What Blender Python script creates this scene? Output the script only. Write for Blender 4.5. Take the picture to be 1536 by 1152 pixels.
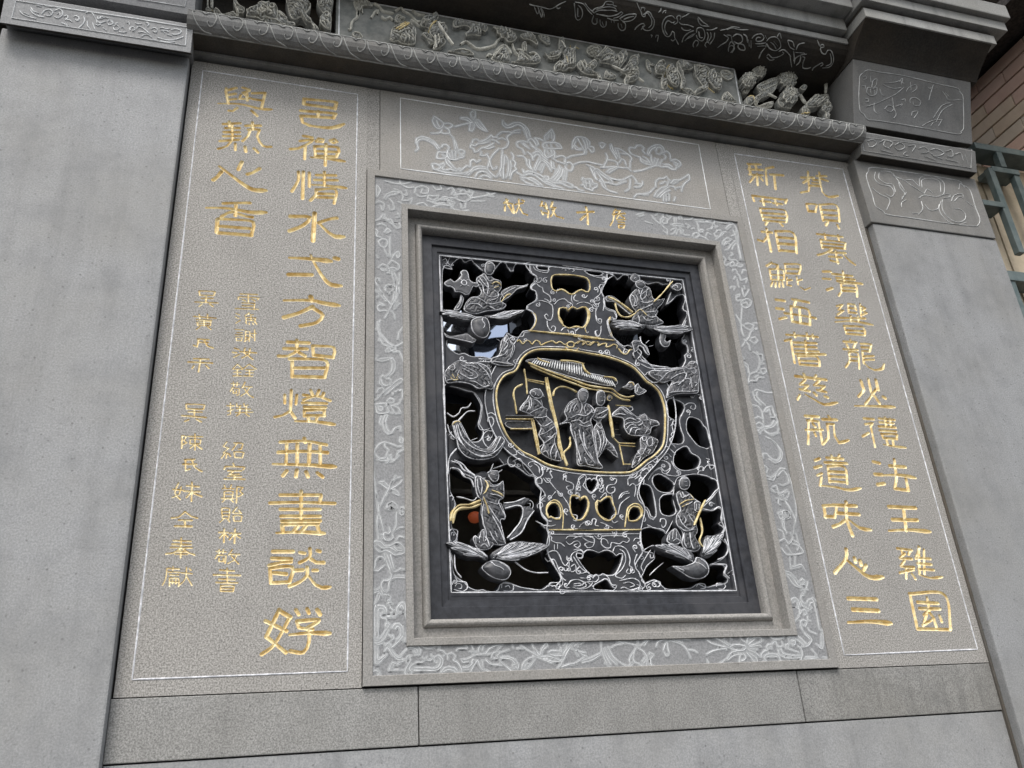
import bpy, bmesh, math, random
import numpy as np
from mathutils import Vector, Matrix
random.seed(7); rng = np.random.default_rng(7)
for o in list(bpy.data.objects): bpy.data.objects.remove(o)
SC = bpy.context.scene
# ---------------------------------------------------------------- camera (metres; the wall face is the plane y = 0)
YAW, PITCH, ROLL, FPX = math.radians(17.822), math.radians(24.445), math.radians(-4.019), 1261.15
CAM = np.array([0.0, -2.4, 1.6])
_cy, _sy, _cp, _sp, _cr, _sr = math.cos(YAW), math.sin(YAW), math.cos(PITCH), math.sin(PITCH), math.cos(ROLL), math.sin(ROLL)
FWD = np.array([_sy*_cp, _cy*_cp, _sp]); _rt = np.array([_cy, -_sy, 0.0]); _up = np.cross(_rt, FWD)
RGT = _cr*_rt + _sr*_up; UPV = -_sr*_rt + _cr*_up
cam_d = bpy.data.cameras.new('camera'); cam = bpy.data.objects.new('camera', cam_d); SC.collection.objects.link(cam)
cam_d.sensor_fit = 'HORIZONTAL'; cam_d.sensor_width = 36.0; cam_d.lens = 36.0*FPX/1536.0
cam_d.clip_start = 0.05; cam_d.clip_end = 500.0
M3 = Matrix(((RGT[0], UPV[0], -FWD[0]), (RGT[1], UPV[1], -FWD[1]), (RGT[2], UPV[2], -FWD[2])))
cam.matrix_world = Matrix.Translation(Vector(CAM)) @ M3.to_4x4()
SC.camera = cam
# ---------------------------------------------------------------- overcast sky, soft sun, exposure
W = bpy.data.worlds.new('World'); SC.world = W; W.use_nodes = True
wn, wl = W.node_tree.nodes, W.node_tree.links
bg = wn['Background']; sky = wn.new('ShaderNodeTexSky'); sky.sky_type = 'NISHITA'; sky.sun_disc = False
SUN_EL, SUN_AZ = math.radians(58), math.radians(205)      # compass angle, clockwise from +Y: the sun is behind the camera, a little left
sky.sun_elevation = SUN_EL; sky.sun_rotation = SUN_AZ; sky.air_density = 1.6; sky.dust_density = 4.0; sky.ozone_density = 1.0
hs = wn.new('ShaderNodeHueSaturation'); hs.inputs['Saturation'].default_value = 0.45
wl.new(sky.outputs[0], hs.inputs['Color']); wl.new(hs.outputs[0], bg.inputs['Color']); bg.inputs['Strength'].default_value = 0.15
sd = bpy.data.lights.new('sun', 'SUN'); sun = bpy.data.objects.new('sun', sd); SC.collection.objects.link(sun)
sd.energy = 1.5; sd.angle = math.radians(20); sd.color = (1.0, 0.97, 0.92)
sdir = Vector((math.sin(SUN_AZ)*math.cos(SUN_EL), math.cos(SUN_AZ)*math.cos(SUN_EL), math.sin(SUN_EL)))
sun.rotation_euler = sdir.to_track_quat('Z', 'Y').to_euler()
SC.view_settings.view_transform = 'Standard'; SC.view_settings.look = 'None'
SC.view_settings.gamma = 1.0; SC.view_settings.use_curve_mapping = False; SC.view_settings.exposure = 0.58

# ---------------------------------------------------------------- helpers
def at(px, py, y=0.0):
    """Point of the wall (or of a plane parallel to it) behind a place in the photograph."""
    d = FWD + RGT*((px-768.0)/FPX) - UPV*((py-576.0)/FPX)
    return CAM + d*((y-CAM[1])/d[1])
class TF:                                   # reads coordinates measured in an enlarged view of the photograph
    def __init__(s, ox, oy, k): s.o = (ox, oy); s.k = k
    def __call__(s, txt):
        return [(s.o[0]+float(a)/s.k, s.o[1]+float(b)/s.k) for a, b in (t.split(',') for t in txt.split())]
def smooth(pts, closed=False, step=2.0):
    """Catmull-Rom through traced points."""
    P = np.array(pts, float); n = len(P)
    if n < 3: 
        return P
    out = []
    for i in range(n if closed else n-1):
        p1, p2 = P[i], P[(i+1) % n]
        p0 = P[i-1] if (closed or i > 0) else p1*2-p2
        p3 = P[(i+2) % n] if (closed or i+2 < n) else p2*2-p1
        m = int(min(8, max(1, np.hypot(*(p2-p1)[:2])/step)))
        for k in range(m):
            t = k/m
            out.append(0.5*((2*p1)+(-p0+p2)*t+(2*p0-5*p1+4*p2-p3)*t*t+(-p0+3*p1-3*p2+p3)*t**3))
    if not closed: out.append(P[-1])
    return np.array(out)
def link(name, me, mat=None, parent=None, sm=False):
    if mat is not None: me.materials.append(mat)
    o = bpy.data.objects.new(name, me); SC.collection.objects.link(o); o.parent = parent
    if sm: me.polygons.foreach_set('use_smooth', np.ones(len(me.polygons), bool))
    return o
def mesh(name, V, F, mat=None, parent=None, sm=False):
    me = bpy.data.meshes.new(name); me.from_pydata([tuple(map(float, v)) for v in V], [], [tuple(map(int, f)) for f in F]); me.update()
    return link(name, me, mat, parent, sm)
def thing(name, label, cat, loc=(0, 0, 0), group=None):
    o = bpy.data.objects.new(name, None); SC.collection.objects.link(o); o.empty_display_size = 0.1
    o['label'] = label; o['category'] = cat; o['kind'] = 'thing'
    if group: o['group'] = group
    return o
def tag(o, label, cat, group=None):
    o['label'] = label; o['category'] = cat; o['kind'] = 'thing'
    if group: o['group'] = group
    return o
def box(name, x0, x1, y0, y1, z0, z1, mat, parent=None, bev=0.003):
    bm = bmesh.new(); bmesh.ops.create_cube(bm, size=1.0)
    for v in bm.verts: v.co = Vector(((x0+x1)/2+v.co.x*(x1-x0), (y0+y1)/2+v.co.y*(y1-y0), (z0+z1)/2+v.co.z*(z1-z0)))
    if bev: bmesh.ops.bevel(bm, geom=bm.edges[:], offset=bev, segments=2, affect='EDGES', profile=0.6)
    me = bpy.data.meshes.new(name); bm.to_mesh(me); bm.free()
    return link(name, me, mat, parent)
def prism(name, prof, x0, x1, mat, parent=None, sm=False, chamfer=None):
    """Closed (y,z) profile run along x; chamfer = x shift at the two ends per profile point."""
    n = len(prof); c = chamfer or [(0, 0)]*n
    V = [(x0+c[i][0], p[0], p[1]) for i, p in enumerate(prof)] + [(x1+c[i][1], p[0], p[1]) for i, p in enumerate(prof)]
    F = [(i, (i+1) % n, n+(i+1) % n, n+i) for i in range(n)] + [tuple(range(n))[::-1], tuple(range(n, 2*n))]
    o = mesh(name, V, F, mat, parent)
    bm = bmesh.new(); bm.from_mesh(o.data); bmesh.ops.recalc_face_normals(bm, faces=bm.faces[:])
    bm.to_mesh(o.data); bm.free()
    return o
def arc(cy, cz, ry, rz, a0, a1, n=8):
    return [(cy+ry*math.cos(math.radians(a0+(a1-a0)*i/n)), cz+rz*math.sin(math.radians(a0+(a1-a0)*i/n))) for i in range(n+1)]

# ---- distance fields in the wall plane
def seg_dist(P, a, b):
    d = b-a; L = max((d*d).sum(), 1e-12)
    t = np.clip(((P-a)@d)/L, 0, 1)
    q = P-(a+t[:, None]*d)
    return np.sqrt((q*q).sum(1)), t
def poly_sdf(P, poly):
    """Signed distance to a closed polygon, negative inside."""
    D = np.full(len(P), 1e9); ins = np.zeros(len(P), bool); n = len(poly)
    for i in range(n):
        a, b = poly[i], poly[(i+1) % n]
        d, _ = seg_dist(P, a, b); np.minimum(D, d, out=D)
        if abs(b[1]-a[1]) > 1e-12:
            c = ((a[1] > P[:, 1]) != (b[1] > P[:, 1])) & (P[:, 0] < (b[0]-a[0])*(P[:, 1]-a[1])/(b[1]-a[1])+a[0])
            ins ^= c
    return np.where(ins, -D, D)
def snap_grid(xs, zs, S):
    """Grid vertices with those beside the outline pulled onto it."""
    c = xs[1]-xs[0]; X, Z = np.meshgrid(xs, zs, indexing='ij')
    gx, gz = np.gradient(S, c); g2 = np.maximum(gx*gx+gz*gz, 0.2)
    m = np.abs(S) < 0.62*c
    X = np.where(m, X-S*gx/g2, X); Z = np.where(m, Z-S*gz/g2, Z)
    return X, Z
def field_mesh(name, xs, zs, S, hfun, mat, parent, thick=None, yb=0.0):
    """Solid from the region S<0: front at y = yb - h(S), straight sides back to yb + thick."""
    X, Z = snap_grid(xs, zs, S); nx, nz = S.shape
    Sc = 0.25*(S[:-1, :-1]+S[1:, :-1]+S[:-1, 1:]+S[1:, 1:])
    inside = Sc < 0
    if not inside.any(): return None
    Y = yb-hfun(np.maximum(-S, 0))
    idx = np.arange(nx*nz).reshape(nx, nz)
    i, j = np.nonzero(inside)
    F = np.stack([idx[i, j], idx[i+1, j], idx[i+1, j+1], idx[i, j+1]], 1)
    V = np.stack([X.ravel(), Y.ravel(), Z.ravel()], 1)
    pad = np.zeros((nx+1, nz+1), bool); pad[1:-1, 1:-1] = inside
    sides = []
    if thick is not None:
        for (di, dj, a, b) in ((0, -1, (0, 0), (1, 0)), (1, 0, (1, 0), (1, 1)), (0, 1, (1, 1), (0, 1)), (-1, 0, (0, 1), (0, 0))):
            e = inside & ~pad[1+di:nx+di, 1+dj:nz+dj]
            ii, jj = np.nonzero(e)
            sides.append(np.stack([idx[ii+a[0], jj+a[1]], idx[ii+b[0], jj+b[1]]], 1))
    nsm = len(F)
    faces = F
    if sides:
        E = np.concatenate(sides); u, inv = np.unique(E.ravel(), return_inverse=True)
        base = len(V); f1 = V[u]; b1 = f1.copy(); b1[:, 1] = yb+thick
        V = np.concatenate([V, f1, b1]); inv = inv.reshape(-1, 2)
        q = np.stack([base+inv[:, 1], base+inv[:, 0], base+len(u)+inv[:, 0], base+len(u)+inv[:, 1]], 1)
        faces = np.concatenate([F, q])
    used, inv = np.unique(faces.ravel(), return_inverse=True)
    V = V[used]; faces = inv.reshape(-1, 4)
    return quads(name, V, faces, mat, parent, nsm)
def quads(name, V, Q, mat, parent, nsmooth=0):
    me = bpy.data.meshes.new(name); n = len(Q)
    me.vertices.add(len(V)); me.vertices.foreach_set('co', np.asarray(V, np.float32).ravel())
    me.loops.add(4*n); me.loops.foreach_set('vertex_index', np.asarray(Q, np.int32).ravel())
    me.polygons.add(n); me.polygons.foreach_set('loop_start', np.arange(0, 4*n, 4, dtype=np.int32))
    s = np.zeros(n, bool); s[:nsmooth] = True; me.polygons.foreach_set('use_smooth', s)
    me.update(calc_edges=True); me.validate()
    return link(name, me, mat, parent)
def grid_for(poly, cell, pad=2):
    lo = poly.min(0)-pad*cell; hi = poly.max(0)+pad*cell
    xs = np.arange(lo[0], hi[0]+cell, cell); zs = np.arange(lo[1], hi[1]+cell, cell)
    X, Z = np.meshgrid(xs, zs, indexing='ij')
    return xs, zs, np.stack([X.ravel(), Z.ravel()], 1)
def wall(pts, y):
    return np.array([at(p[0], p[1], y)[[0, 2]] for p in pts])
def dome(b, R):                             # rounded-edge height profile
    return lambda d: b*np.sqrt(np.clip(1-(1-np.minimum(d/R, 1))**2, 0, 1))
class Relief:
    """A carved piece: traced outline, raised b in front of the plane yb, standing on a back thick deep."""
    def __init__(s, name, parent, pts, yb, b=0.012, R=0.012, thick=0.03, mat=None, cell=0.0016, sm=True, carve=0.0, wave=0.02):
        s.yb, s.b, s.R = yb, b, R
        pts = smooth(pts, True, 2.5) if sm else np.array(pts)
        s.poly = wall(pts, yb-0.6*b); xs, zs, P = grid_for(s.poly, cell)
        S = poly_sdf(P, s.poly).reshape(len(xs), len(zs))
        hf = dome(b, R)
        if carve:                           # chiselled folds
            X, Z = P[:, 0].reshape(S.shape), P[:, 1].reshape(S.shape); a = rng.uniform(0, 6.28, 6); k = 6.28/wave
            th = rng.uniform(-0.9, 0.9); U = X*math.cos(th)+Z*math.sin(th); Wd = -X*math.sin(th)+Z*math.cos(th)
            ph = U*k+1.5*np.sin(Wd*k*0.45+a[0])+1.1*np.sin(U*k*0.37+Wd*k*0.6+a[1])
            rd = 1-np.abs(np.sin(ph*0.5)); rd = rd*rd*(0.65+0.35*np.sin(Wd*k*0.33+a[2]))
            h0 = hf; hf = lambda d: h0(d)*(1-carve*rd)
        s.obj = field_mesh(name, xs, zs, S, hf, mat, parent, thick, yb)
    def surf(s):
        def f(px, py):
            p = at(px, py, s.yb-s.b*0.7); d = max(0.0, -poly_sdf(np.array([[p[0], p[2]]]), s.poly)[0])
            return np.array([p[0], s.yb-float(dome(s.b, s.R)(np.array([d]))[0]), p[2]])
        return f
def plane(y): return lambda px, py: at(px, py, y)
def prof_surf(prof):
    """Front surface of a profile run along x, given as (y,z) points from bottom to top."""
    def f(px, py):
        d = FWD + RGT*((px-768.0)/FPX) - UPV*((py-576.0)/FPX)
        best = None
        for (y0, z0), (y1, z1) in zip(prof[:-1], prof[1:]):
            # CAM + t d ; (y,z) on segment
            A = np.array([[d[1], -(y1-y0)], [d[2], -(z1-z0)]]); r = np.array([y0-CAM[1], z0-CAM[2]])
            try: t, u = np.linalg.solve(A, r)
            except Exception: continue
            e = 0 if best is not None else 0
            if -0.02 <= u <= 1.02 and t > 0 and (best is None or t < best[0]): best = (t, u)
        if best is None:
            k = min(range(len(prof)), key=lambda i: abs((prof[i][1]-CAM[2])/(prof[i][0]-CAM[1])-d[2]/d[1]))
            t = (prof[k][0]-CAM[1])/d[1]
            return CAM+d*t
        return CAM+d*best[0]
    return f
def ribbon_geo(P, w, h, closed, V, F, nrm=(0, -1, 0), wob=0.18):
    """Half-round raised line along P lying on a surface of normal nrm."""
    n = len(P)
    if n < 2: return
    N = np.array(nrm, float); N /= np.linalg.norm(N)
    T = np.roll(P, -1, 0)-np.roll(P, 1, 0)
    if not closed: T[0] = P[1]-P[0]; T[-1] = P[-1]-P[-2]
    T /= np.maximum(np.linalg.norm(T, axis=1), 1e-9)[:, None]
    B = np.cross(T, N); B /= np.maximum(np.linalg.norm(B, axis=1), 1e-9)[:, None]
    ph = rng.uniform(0, 6.28); ww = w*(1+wob*np.sin(ph+np.arange(n)*0.7)+wob*1.1*np.sin(ph*2+np.arange(n)*0.19)+wob*0.5*rng.standard_normal(n).clip(-1, 1))
    if not closed: ww[0] *= 0.55; ww[-1] *= 0.45
    b = len(V)
    for i in range(n):
        e = ww[i]*0.5
        V.append(P[i]+B[i]*e+N*(-0.0008)); V.append(P[i]+B[i]*e*0.6+N*h*0.8); V.append(P[i]-B[i]*e*0.6+N*h*0.8); V.append(P[i]-B[i]*e-N*0.0008)
    for i in range(n if closed else n-1):
        a = b+4*i; c = b+4*((i+1) % n)
        for k in range(3): F.append((a+k, a+k+1, c+k+1, c+k))
def lines(name, parent, tf, txts, surf, w, h, mat, nrm=(0, -1, 0), step=2.0, wob=0.18):
    """One mesh of carved lines. Each entry: traced points; a leading '@' closes it, '|' keeps corners sharp."""
    V, F = [], []; o = None
    for t in txts:
        cl = '@' in t; raw = '|' in t; pts = tf(t.replace('@', '').replace('|', ''))
        Q = np.array(pts) if raw else smooth(pts, cl, step)
        P = np.array([surf(q[0], q[1]) for q in Q])
        ribbon_geo(P, w, h, cl, V, F, nrm, wob)
    if not V: return None
    return quads(name, np.array(V), np.array(F), mat, parent, len(F))

# ---------------------------------------------------------------- materials
def nmat(name):
    m = bpy.data.materials.new(name); m.use_nodes = True
    return m, m.node_tree.nodes, m.node_tree.links, m.node_tree.nodes['Principled BSDF']
def ramp(n, stops):
    r = n.new('ShaderNodeValToRGB'); e = r.color_ramp.elements
    while len(e) < len(stops): e.new(0.5)
    for k, (p, c) in enumerate(stops): e[k].position = p; e[k].color = (*c, 1) if len(c) == 3 else c
    return r
def mix(n, l, a, b, f, mode='MIX'):
    m = n.new('ShaderNodeMix'); m.data_type = 'RGBA'; m.blend_type = mode
    for s, v in ((m.inputs[0], f), (m.inputs[6], a), (m.inputs[7], b)):
        if hasattr(v, 'links') or hasattr(v, 'is_linked'): l.new(v, s)
        elif isinstance(v, (int, float)): s.default_value = v
        else: s.default_value = (*v, 1)
    return m.outputs[2]
def noise(n, l, co, scale, detail=4, rough=0.6):
    t = n.new('ShaderNodeTexNoise'); t.inputs['Scale'].default_value = scale; t.inputs['Detail'].default_value = detail
    t.inputs['Roughness'].default_value = rough; l.new(co, t.inputs['Vector']); return t.outputs['Fac']
def objco(n):
    return n.new('ShaderNodeTexCoord').outputs['Object']
def granite(name, dark, light, speck=0.35, grain=260, blotch=0.25, warm=(0.20, 0.18, 0.14), bump=0.25, rough=0.75, dots=0.5, streak=0.0):
    m, n, l, p = nmat(name); co = objco(n)
    g1 = noise(n, l, co, grain, 3, 0.7); g2 = noise(n, l, co, grain*0.42, 3, 0.7)
    r1 = ramp(n, [(0.36, dark), (0.5, tuple((a+b)/2 for a, b in zip(dark, light))), (0.62, light)]); l.new(g1, r1.inputs[0])
    mid = tuple((a+b)/2 for a, b in zip(dark, light))
    c = mix(n, l, mid, r1.outputs[0], speck*2 if speck < .5 else 1.0)
    r2 = ramp(n, [(0.60, (0, 0, 0)), (0.70, (1, 1, 1))]); l.new(g2, r2.inputs[0])
    c = mix(n, l, c, tuple(x*0.42 for x in dark), mix_fac(n, l, r2.outputs[0], dots*0.7))
    # sparse black mica dots
    v = n.new('ShaderNodeTexVoronoi'); v.inputs['Scale'].default_value = grain*0.16; l.new(co, v.inputs['Vector'])
    r3 = ramp(n, [(0.05, (1, 1, 1)), (0.13, (0, 0, 0))]); l.new(v.outputs['Distance'], r3.inputs[0])
    c = mix(n, l, c, (0.035, 0.035, 0.04), mix_fac(n, l, r3.outputs[0], dots))
    b1 = noise(n, l, co, 2.3, 5, 0.6); r4 = ramp(n, [(0.40, (0, 0, 0)), (0.68, (1, 1, 1))]); l.new(b1, r4.inputs[0])
    c = mix(n, l, c, warm, mix_fac(n, l, r4.outputs[0], blotch))
    b2 = noise(n, l, co, 9.0, 5, 0.65); r5 = ramp(n, [(0.45, (0, 0, 0)), (0.7, (1, 1, 1))]); l.new(b2, r5.inputs[0])
    c = mix(n, l, c, tuple(x*0.7 for x in dark), mix_fac(n, l, r5.outputs[0], blotch*0.9))
    if streak:
        mp = n.new('ShaderNodeMapping'); mp.inputs['Scale'].default_value = (9, 9, 0.7); l.new(co, mp.inputs['Vector'])
        s1 = noise(n, l, mp.outputs[0], 1.6, 4, 0.6); r6 = ramp(n, [(0.5, (0, 0, 0)), (0.72, (1, 1, 1))]); l.new(s1, r6.inputs[0])
        c = mix(n, l, c, tuple(x*0.45 for x in dark), mix_fac(n, l, r6.outputs[0], streak))
    oi = n.new('ShaderNodeObjectInfo'); mr = n.new('ShaderNodeMapRange'); mr.inputs['To Min'].default_value = 0.90; mr.inputs['To Max'].default_value = 1.06
    l.new(oi.outputs['Random'], mr.inputs['Value']); cb = n.new('ShaderNodeCombineColor')
    for q in range(3): l.new(mr.outputs[0], cb.inputs[q])
    c = mix(n, l, c, cb.outputs[0], 1.0, 'MULTIPLY')
    l.new(c, p.inputs['Base Color']); p.inputs['Roughness'].default_value = rough; p.inputs['Specular IOR Level'].default_value = 0.3
    bu = n.new('ShaderNodeBump'); bu.inputs['Strength'].default_value = bump; bu.inputs['Distance'].default_value = 0.003
    l.new(g2, bu.inputs['Height']); l.new(bu.outputs[0], p.inputs['Normal'])
    return m
def mix_fac(n, l, col, k):
    m = n.new('ShaderNodeMath'); m.operation = 'MULTIPLY'; l.new(col, m.inputs[0]); m.inputs[1].default_value = k
    return m.outputs[0]
def paint(name, a, b, scale=60, rough=0.6, metal=0.0, bump=0.0, third=None):
    m, n, l, p = nmat(name); co = objco(n)
    r = ramp(n, [(0.38, a), (0.62, b)]); l.new(noise(n, l, co, scale, 4, 0.65), r.inputs[0])
    c = r.outputs[0]
    if third:
        r2 = ramp(n, [(0.50, (0, 0, 0)), (0.66, (1, 1, 1))]); l.new(noise(n, l, co, scale*0.23, 4, 0.6), r2.inputs[0])
        c = mix(n, l, c, third, mix_fac(n, l, r2.outputs[0], 0.8))
    l.new(c, p.inputs['Base Color']); p.inputs['Roughness'].default_value = rough; p.inputs['Metallic'].default_value = metal
    p.inputs['Specular IOR Level'].default_value = 0.35
    if bump:
        bu = n.new('ShaderNodeBump'); bu.inputs['Strength'].default_value = bump; bu.inputs['Distance'].default_value = 0.002
        l.new(noise(n, l, co, scale*3, 3), bu.inputs['Height']); l.new(bu.outputs[0], p.inputs['Normal'])
    return m
M = {}
m_, n_, l_, p_ = nmat('window_glass'); p_.inputs['Base Color'].default_value = (0.05, 0.06, 0.075, 1); p_.inputs['Roughness'].default_value = 0.03; p_.inputs['Specular IOR Level'].default_value = 1.0; p_.inputs['IOR'].default_value = 1.9
M['glass'] = m_
def mirror(name, c):
    m, n, l, p = nmat(name); p.inputs['Base Color'].default_value = (*c, 1); p.inputs['Metallic'].default_value = 0.9; p.inputs['Roughness'].default_value = 0.06; return m
M['glass'] = mirror('mirror_glass', (0.85, 0.88, 0.95)); M['glass2'] = mirror('tinted_glass', (0.36, 0.41, 0.52)); M['glass3'] = mirror('smoked_glass', (0.07, 0.075, 0.085))
m_, n_, l_, p_ = nmat('lantern_paper'); p_.inputs['Base Color'].default_value = (0.6, 0.12, 0.05, 1); p_.inputs['Emission Color'].default_value = (1.0, 0.22, 0.08, 1); p_.inputs['Emission Strength'].default_value = 0.06; M['lantern'] = m_
M['pier'] = granite('pier_granite', (0.215, 0.222, 0.232), (0.345, 0.35, 0.358), 0.42, 200, 0.45, (0.225, 0.22, 0.205), 0.14, 0.7, 0.5, 0.22)
M['panel'] = granite('panel_granite', (0.155, 0.149, 0.141), (0.445, 0.432, 0.413), 0.6, 230, 0.14, (0.27, 0.26, 0.24), 0.22, 0.8, 0.45, 0.05)
M['course'] = granite('course_granite', (0.16, 0.16, 0.157), (0.37, 0.367, 0.357), 0.5, 230, 0.25, (0.19, 0.182, 0.162), 0.22, 0.8, 0.45, 0.16)
M['course2'] = granite('stained_granite', (0.15, 0.15, 0.147), (0.34, 0.337, 0.327), 0.5, 230, 0.5, (0.15, 0.142, 0.122), 0.22, 0.8, 0.5, 0.45)
M['fine'] = paint('fine_carved_line', (0.44, 0.45, 0.46), (0.66, 0.675, 0.69), 28, 0.75)
M['surround'] = granite('surround_granite', (0.205, 0.20, 0.194), (0.345, 0.335, 0.32), 0.45, 190, 0.3, (0.24, 0.212, 0.17), 0.25, 0.7, 0.4)
M['band'] = granite('band_granite', (0.20, 0.205, 0.215), (0.32, 0.325, 0.335), 0.42, 190, 0.15, (0.23, 0.22, 0.20), 0.25, 0.7, 0.35)
M['cornice'] = granite('cornice_granite', (0.22, 0.225, 0.225), (0.36, 0.36, 0.35), 0.35, 250, 0.35, (0.14, 0.13, 0.10), 0.15, 0.75, 0.3, 0.5)
M['cap'] = granite('capital_granite', (0.14, 0.145, 0.148), (0.25, 0.25, 0.25), 0.35, 250, 0.35, (0.14, 0.12, 0.09), 0.15, 0.75, 0.3, 0.3)
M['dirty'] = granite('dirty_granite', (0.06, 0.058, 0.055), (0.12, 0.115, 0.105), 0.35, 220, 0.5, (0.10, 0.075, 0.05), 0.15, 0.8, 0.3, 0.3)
M['soot_shade'] = granite('sooty_shaded_stone', (0.018, 0.017, 0.016), (0.045, 0.042, 0.038), 0.35, 120, 0.5, (0.055, 0.040, 0.026), 0.2, 0.75, 0.2, 0.3)  # near-black stone; also carries painted shade in grooves and under ledges
M['dark'] = paint('dark_stone', (0.020, 0.021, 0.026), (0.036, 0.038, 0.046), 40, 0.42, 0, 0.25, (0.052, 0.052, 0.058))
M['relief'] = paint('relief_stone', (0.036, 0.038, 0.044), (0.080, 0.083, 0.092), 60, 0.45, 0, 0.3, (0.13, 0.13, 0.14))
M['white'] = paint('white_paint_line', (0.42, 0.43, 0.46), (0.78, 0.79, 0.83), 60, 0.7, 0, 0, (0.34, 0.35, 0.38))
M['pale'] = paint('pale_carved_line', (0.56, 0.575, 0.59), (0.80, 0.82, 0.84), 30, 0.75)
M['grey'] = paint('grey_carved_line', (0.24, 0.245, 0.24), (0.50, 0.505, 0.49), 30, 0.75)
M['gold'] = paint('gold_leaf', (0.62, 0.45, 0.19), (0.92, 0.80, 0.50), 40, 0.36, 0.08, 0.0)
M['goldline'] = paint('gold_paint_line', (0.48, 0.36, 0.14), (0.76, 0.66, 0.40), 60, 0.5, 0.1, 0, (0.34, 0.27, 0.14))
M['scroll'] = paint('scroll_line', (0.24, 0.245, 0.24), (0.40, 0.405, 0.395), 30, 0.75)
M['friezeline'] = paint('frieze_line', (0.34, 0.335, 0.30), (0.60, 0.59, 0.53), 40, 0.75)
M['frieze'] = paint('frieze_stone', (0.14, 0.15, 0.145), (0.22, 0.225, 0.215), 30, 0.75, 0, 0.3, (0.11, 0.11, 0.10))
M['friezerelief'] = paint('frieze_relief_stone', (0.20, 0.205, 0.20), (0.38, 0.385, 0.365), 70, 0.7, 0, 0.3, (0.26, 0.25, 0.21))
M['black'] = paint('room_plaster', (0.10, 0.085, 0.065), (0.17, 0.15, 0.12), 5, 0.9)
M['frost'] = granite('frosted_stone', (0.27, 0.28, 0.29), (0.40, 0.41, 0.42), 0.4, 260, 0.1, (0.30, 0.29, 0.27), 0.15, 0.75, 0.2)
M['midline'] = paint('worn_carved_line', (0.36, 0.37, 0.375), (0.60, 0.61, 0.61), 26, 0.75)
M['teal'] = paint('teal_steel_paint', (0.075, 0.105, 0.108), (0.125, 0.155, 0.155), 20, 0.5, 0.0, 0.0, (0.10, 0.12, 0.115))
M['mortar'] = paint('dark_mortar', (0.03, 0.027, 0.025), (0.07, 0.06, 0.055), 60, 0.9)
M['board'] = paint('tan_board', (0.40, 0.34, 0.25), (0.52, 0.44, 0.33), 12, 0.7, 0, 0.2)
M['ground'] = granite('asphalt', (0.04, 0.04, 0.042), (0.07, 0.07, 0.072), 0.4, 60, 0.3, (0.05, 0.047, 0.042), 0.3, 0.9, 0.3)

# ================================================================ the setting
g = mesh('ground', [(-60, -60, 0), (60, -60, 0), (60, 0.3, 0), (-60, 0.3, 0)], [(0, 1, 2, 3)], M['ground']); g['kind'] = 'structure'
XL, XR = -0.325, 2.400                       # inner faces of the two piers
PL, PR = -0.900, 3.040                       # outer edges of the piers
DEEP = 0.30
# ---- plinth wall: courses of plain granite blocks
wallb = thing('plinth_wall', 'plain grey granite courses below the two gold inscriptions', 'wall')
for (a, b) in ((-0.325, 0.4414), (0.4446, 1.6346), (1.6378, 2.400)):
    box('stone_block', a, b, 0.0015*random.random(), DEEP, 1.6680, 1.8160, M['course2'] if a > 1.5 else M['course'], wallb, 0.0025)
for k, zt in enumerate((1.6645, 1.05, 0.45)):
    zb = (1.052, 0.452, 0.0)[k]
    js = ([-0.325, 1.30, 2.4], [-0.325, 0.6, 1.7, 2.4], [-0.325, 1.2, 2.4])[k]
    if k == 0: js = [-0.325, 2.4]
    for a, b in zip(js[:-1], js[1:]): box('stone_block', a+.001, b-.001, 0.004, DEEP, zb, zt, M['pier'], wallb, 0.0025)

# ================================================================ piers
def zat(px, py, y): return float(at(px, py, y)[2])
pierL = thing('stone_pier', 'smooth pale grey pier with a narrow flower band, beside the four-line gold inscription', 'pier')
box('shaft', PL, XL-.001, -0.045, DEEP, 0.0, 3.895, M['pier'], pierL, 0.006)
box('neck', PL+.01, XL-.008, 0.01, DEEP, 3.8952, 3.9048, M['soot_shade'], pierL, 0)  # groove back, its shade put into the black colour
prism('grime_shade_strip', [(-0.0990, 3.8608), (-0.051, 3.9040), (-0.051, 3.9010), (-0.0975, 3.8588)], PL+.014, XL+.006, M['soot_shade'], pierL)  # dark strip: grime plus painted shade on the underside of the band
prism('carved_band', [(-0.10, 3.862), (-0.112, 3.975), (-0.10, 3.99), (0.2, 3.99), (0.2, 3.905), (-0.05, 3.905)], PL+.012, XL+.008, M['band'], pierL)
box('neck', PL+.01, XL-.006, -0.03, DEEP, 3.9902, 4.0278, M['soot_shade'], pierL, 0)  # shade of the upper groove painted in as black stone
prism('upper_block', [(-0.105, 4.028), (-0.19, 4.35), (0.2, 4.35), (0.2, 4.028)], PL+.012, XL+.006, M['band'], pierL)
pierR = thing('stone_pier', 'smooth pale grey pier with carved dragon block, beside brick wall and teal railing', 'pier')
box('shaft', XR-.004, PR+.006, -0.040, DEEP, 0.0, 3.578, M['pier'], pierR, 0.006)
box('carved_block', XR-.014, PR, -0.047, DEEP, 3.5795, 3.905, M['cap'], pierR, 0.004)
prism('carved_band', [(-0.085, 3.908), (-0.112, 4.005), (-0.10, 4.022), (0.2, 4.022), (0.2, 3.908)], XR-.002, PR-.022, M['cap'], pierR)
box('neck', XR+.012, PR-.03, -0.03, DEEP, 4.0222, 4.0618, M['soot_shade'], pierR, 0)  # black colour deepens the shade in this groove
box('grime_shade_strip', XR-.004, PR-.008, -0.0965, -0.031, 4.0592, 4.0616, M['soot_shade'], pierR, 0)  # thin dark plate: grime and painted shade below the upper block
box('grime_shade_strip', XR+.002, PR-.026, -0.0835, -0.0485, 3.9052, 3.9077, M['soot_shade'], pierR, 0)  # same below the band: grime with shade painted in
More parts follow.
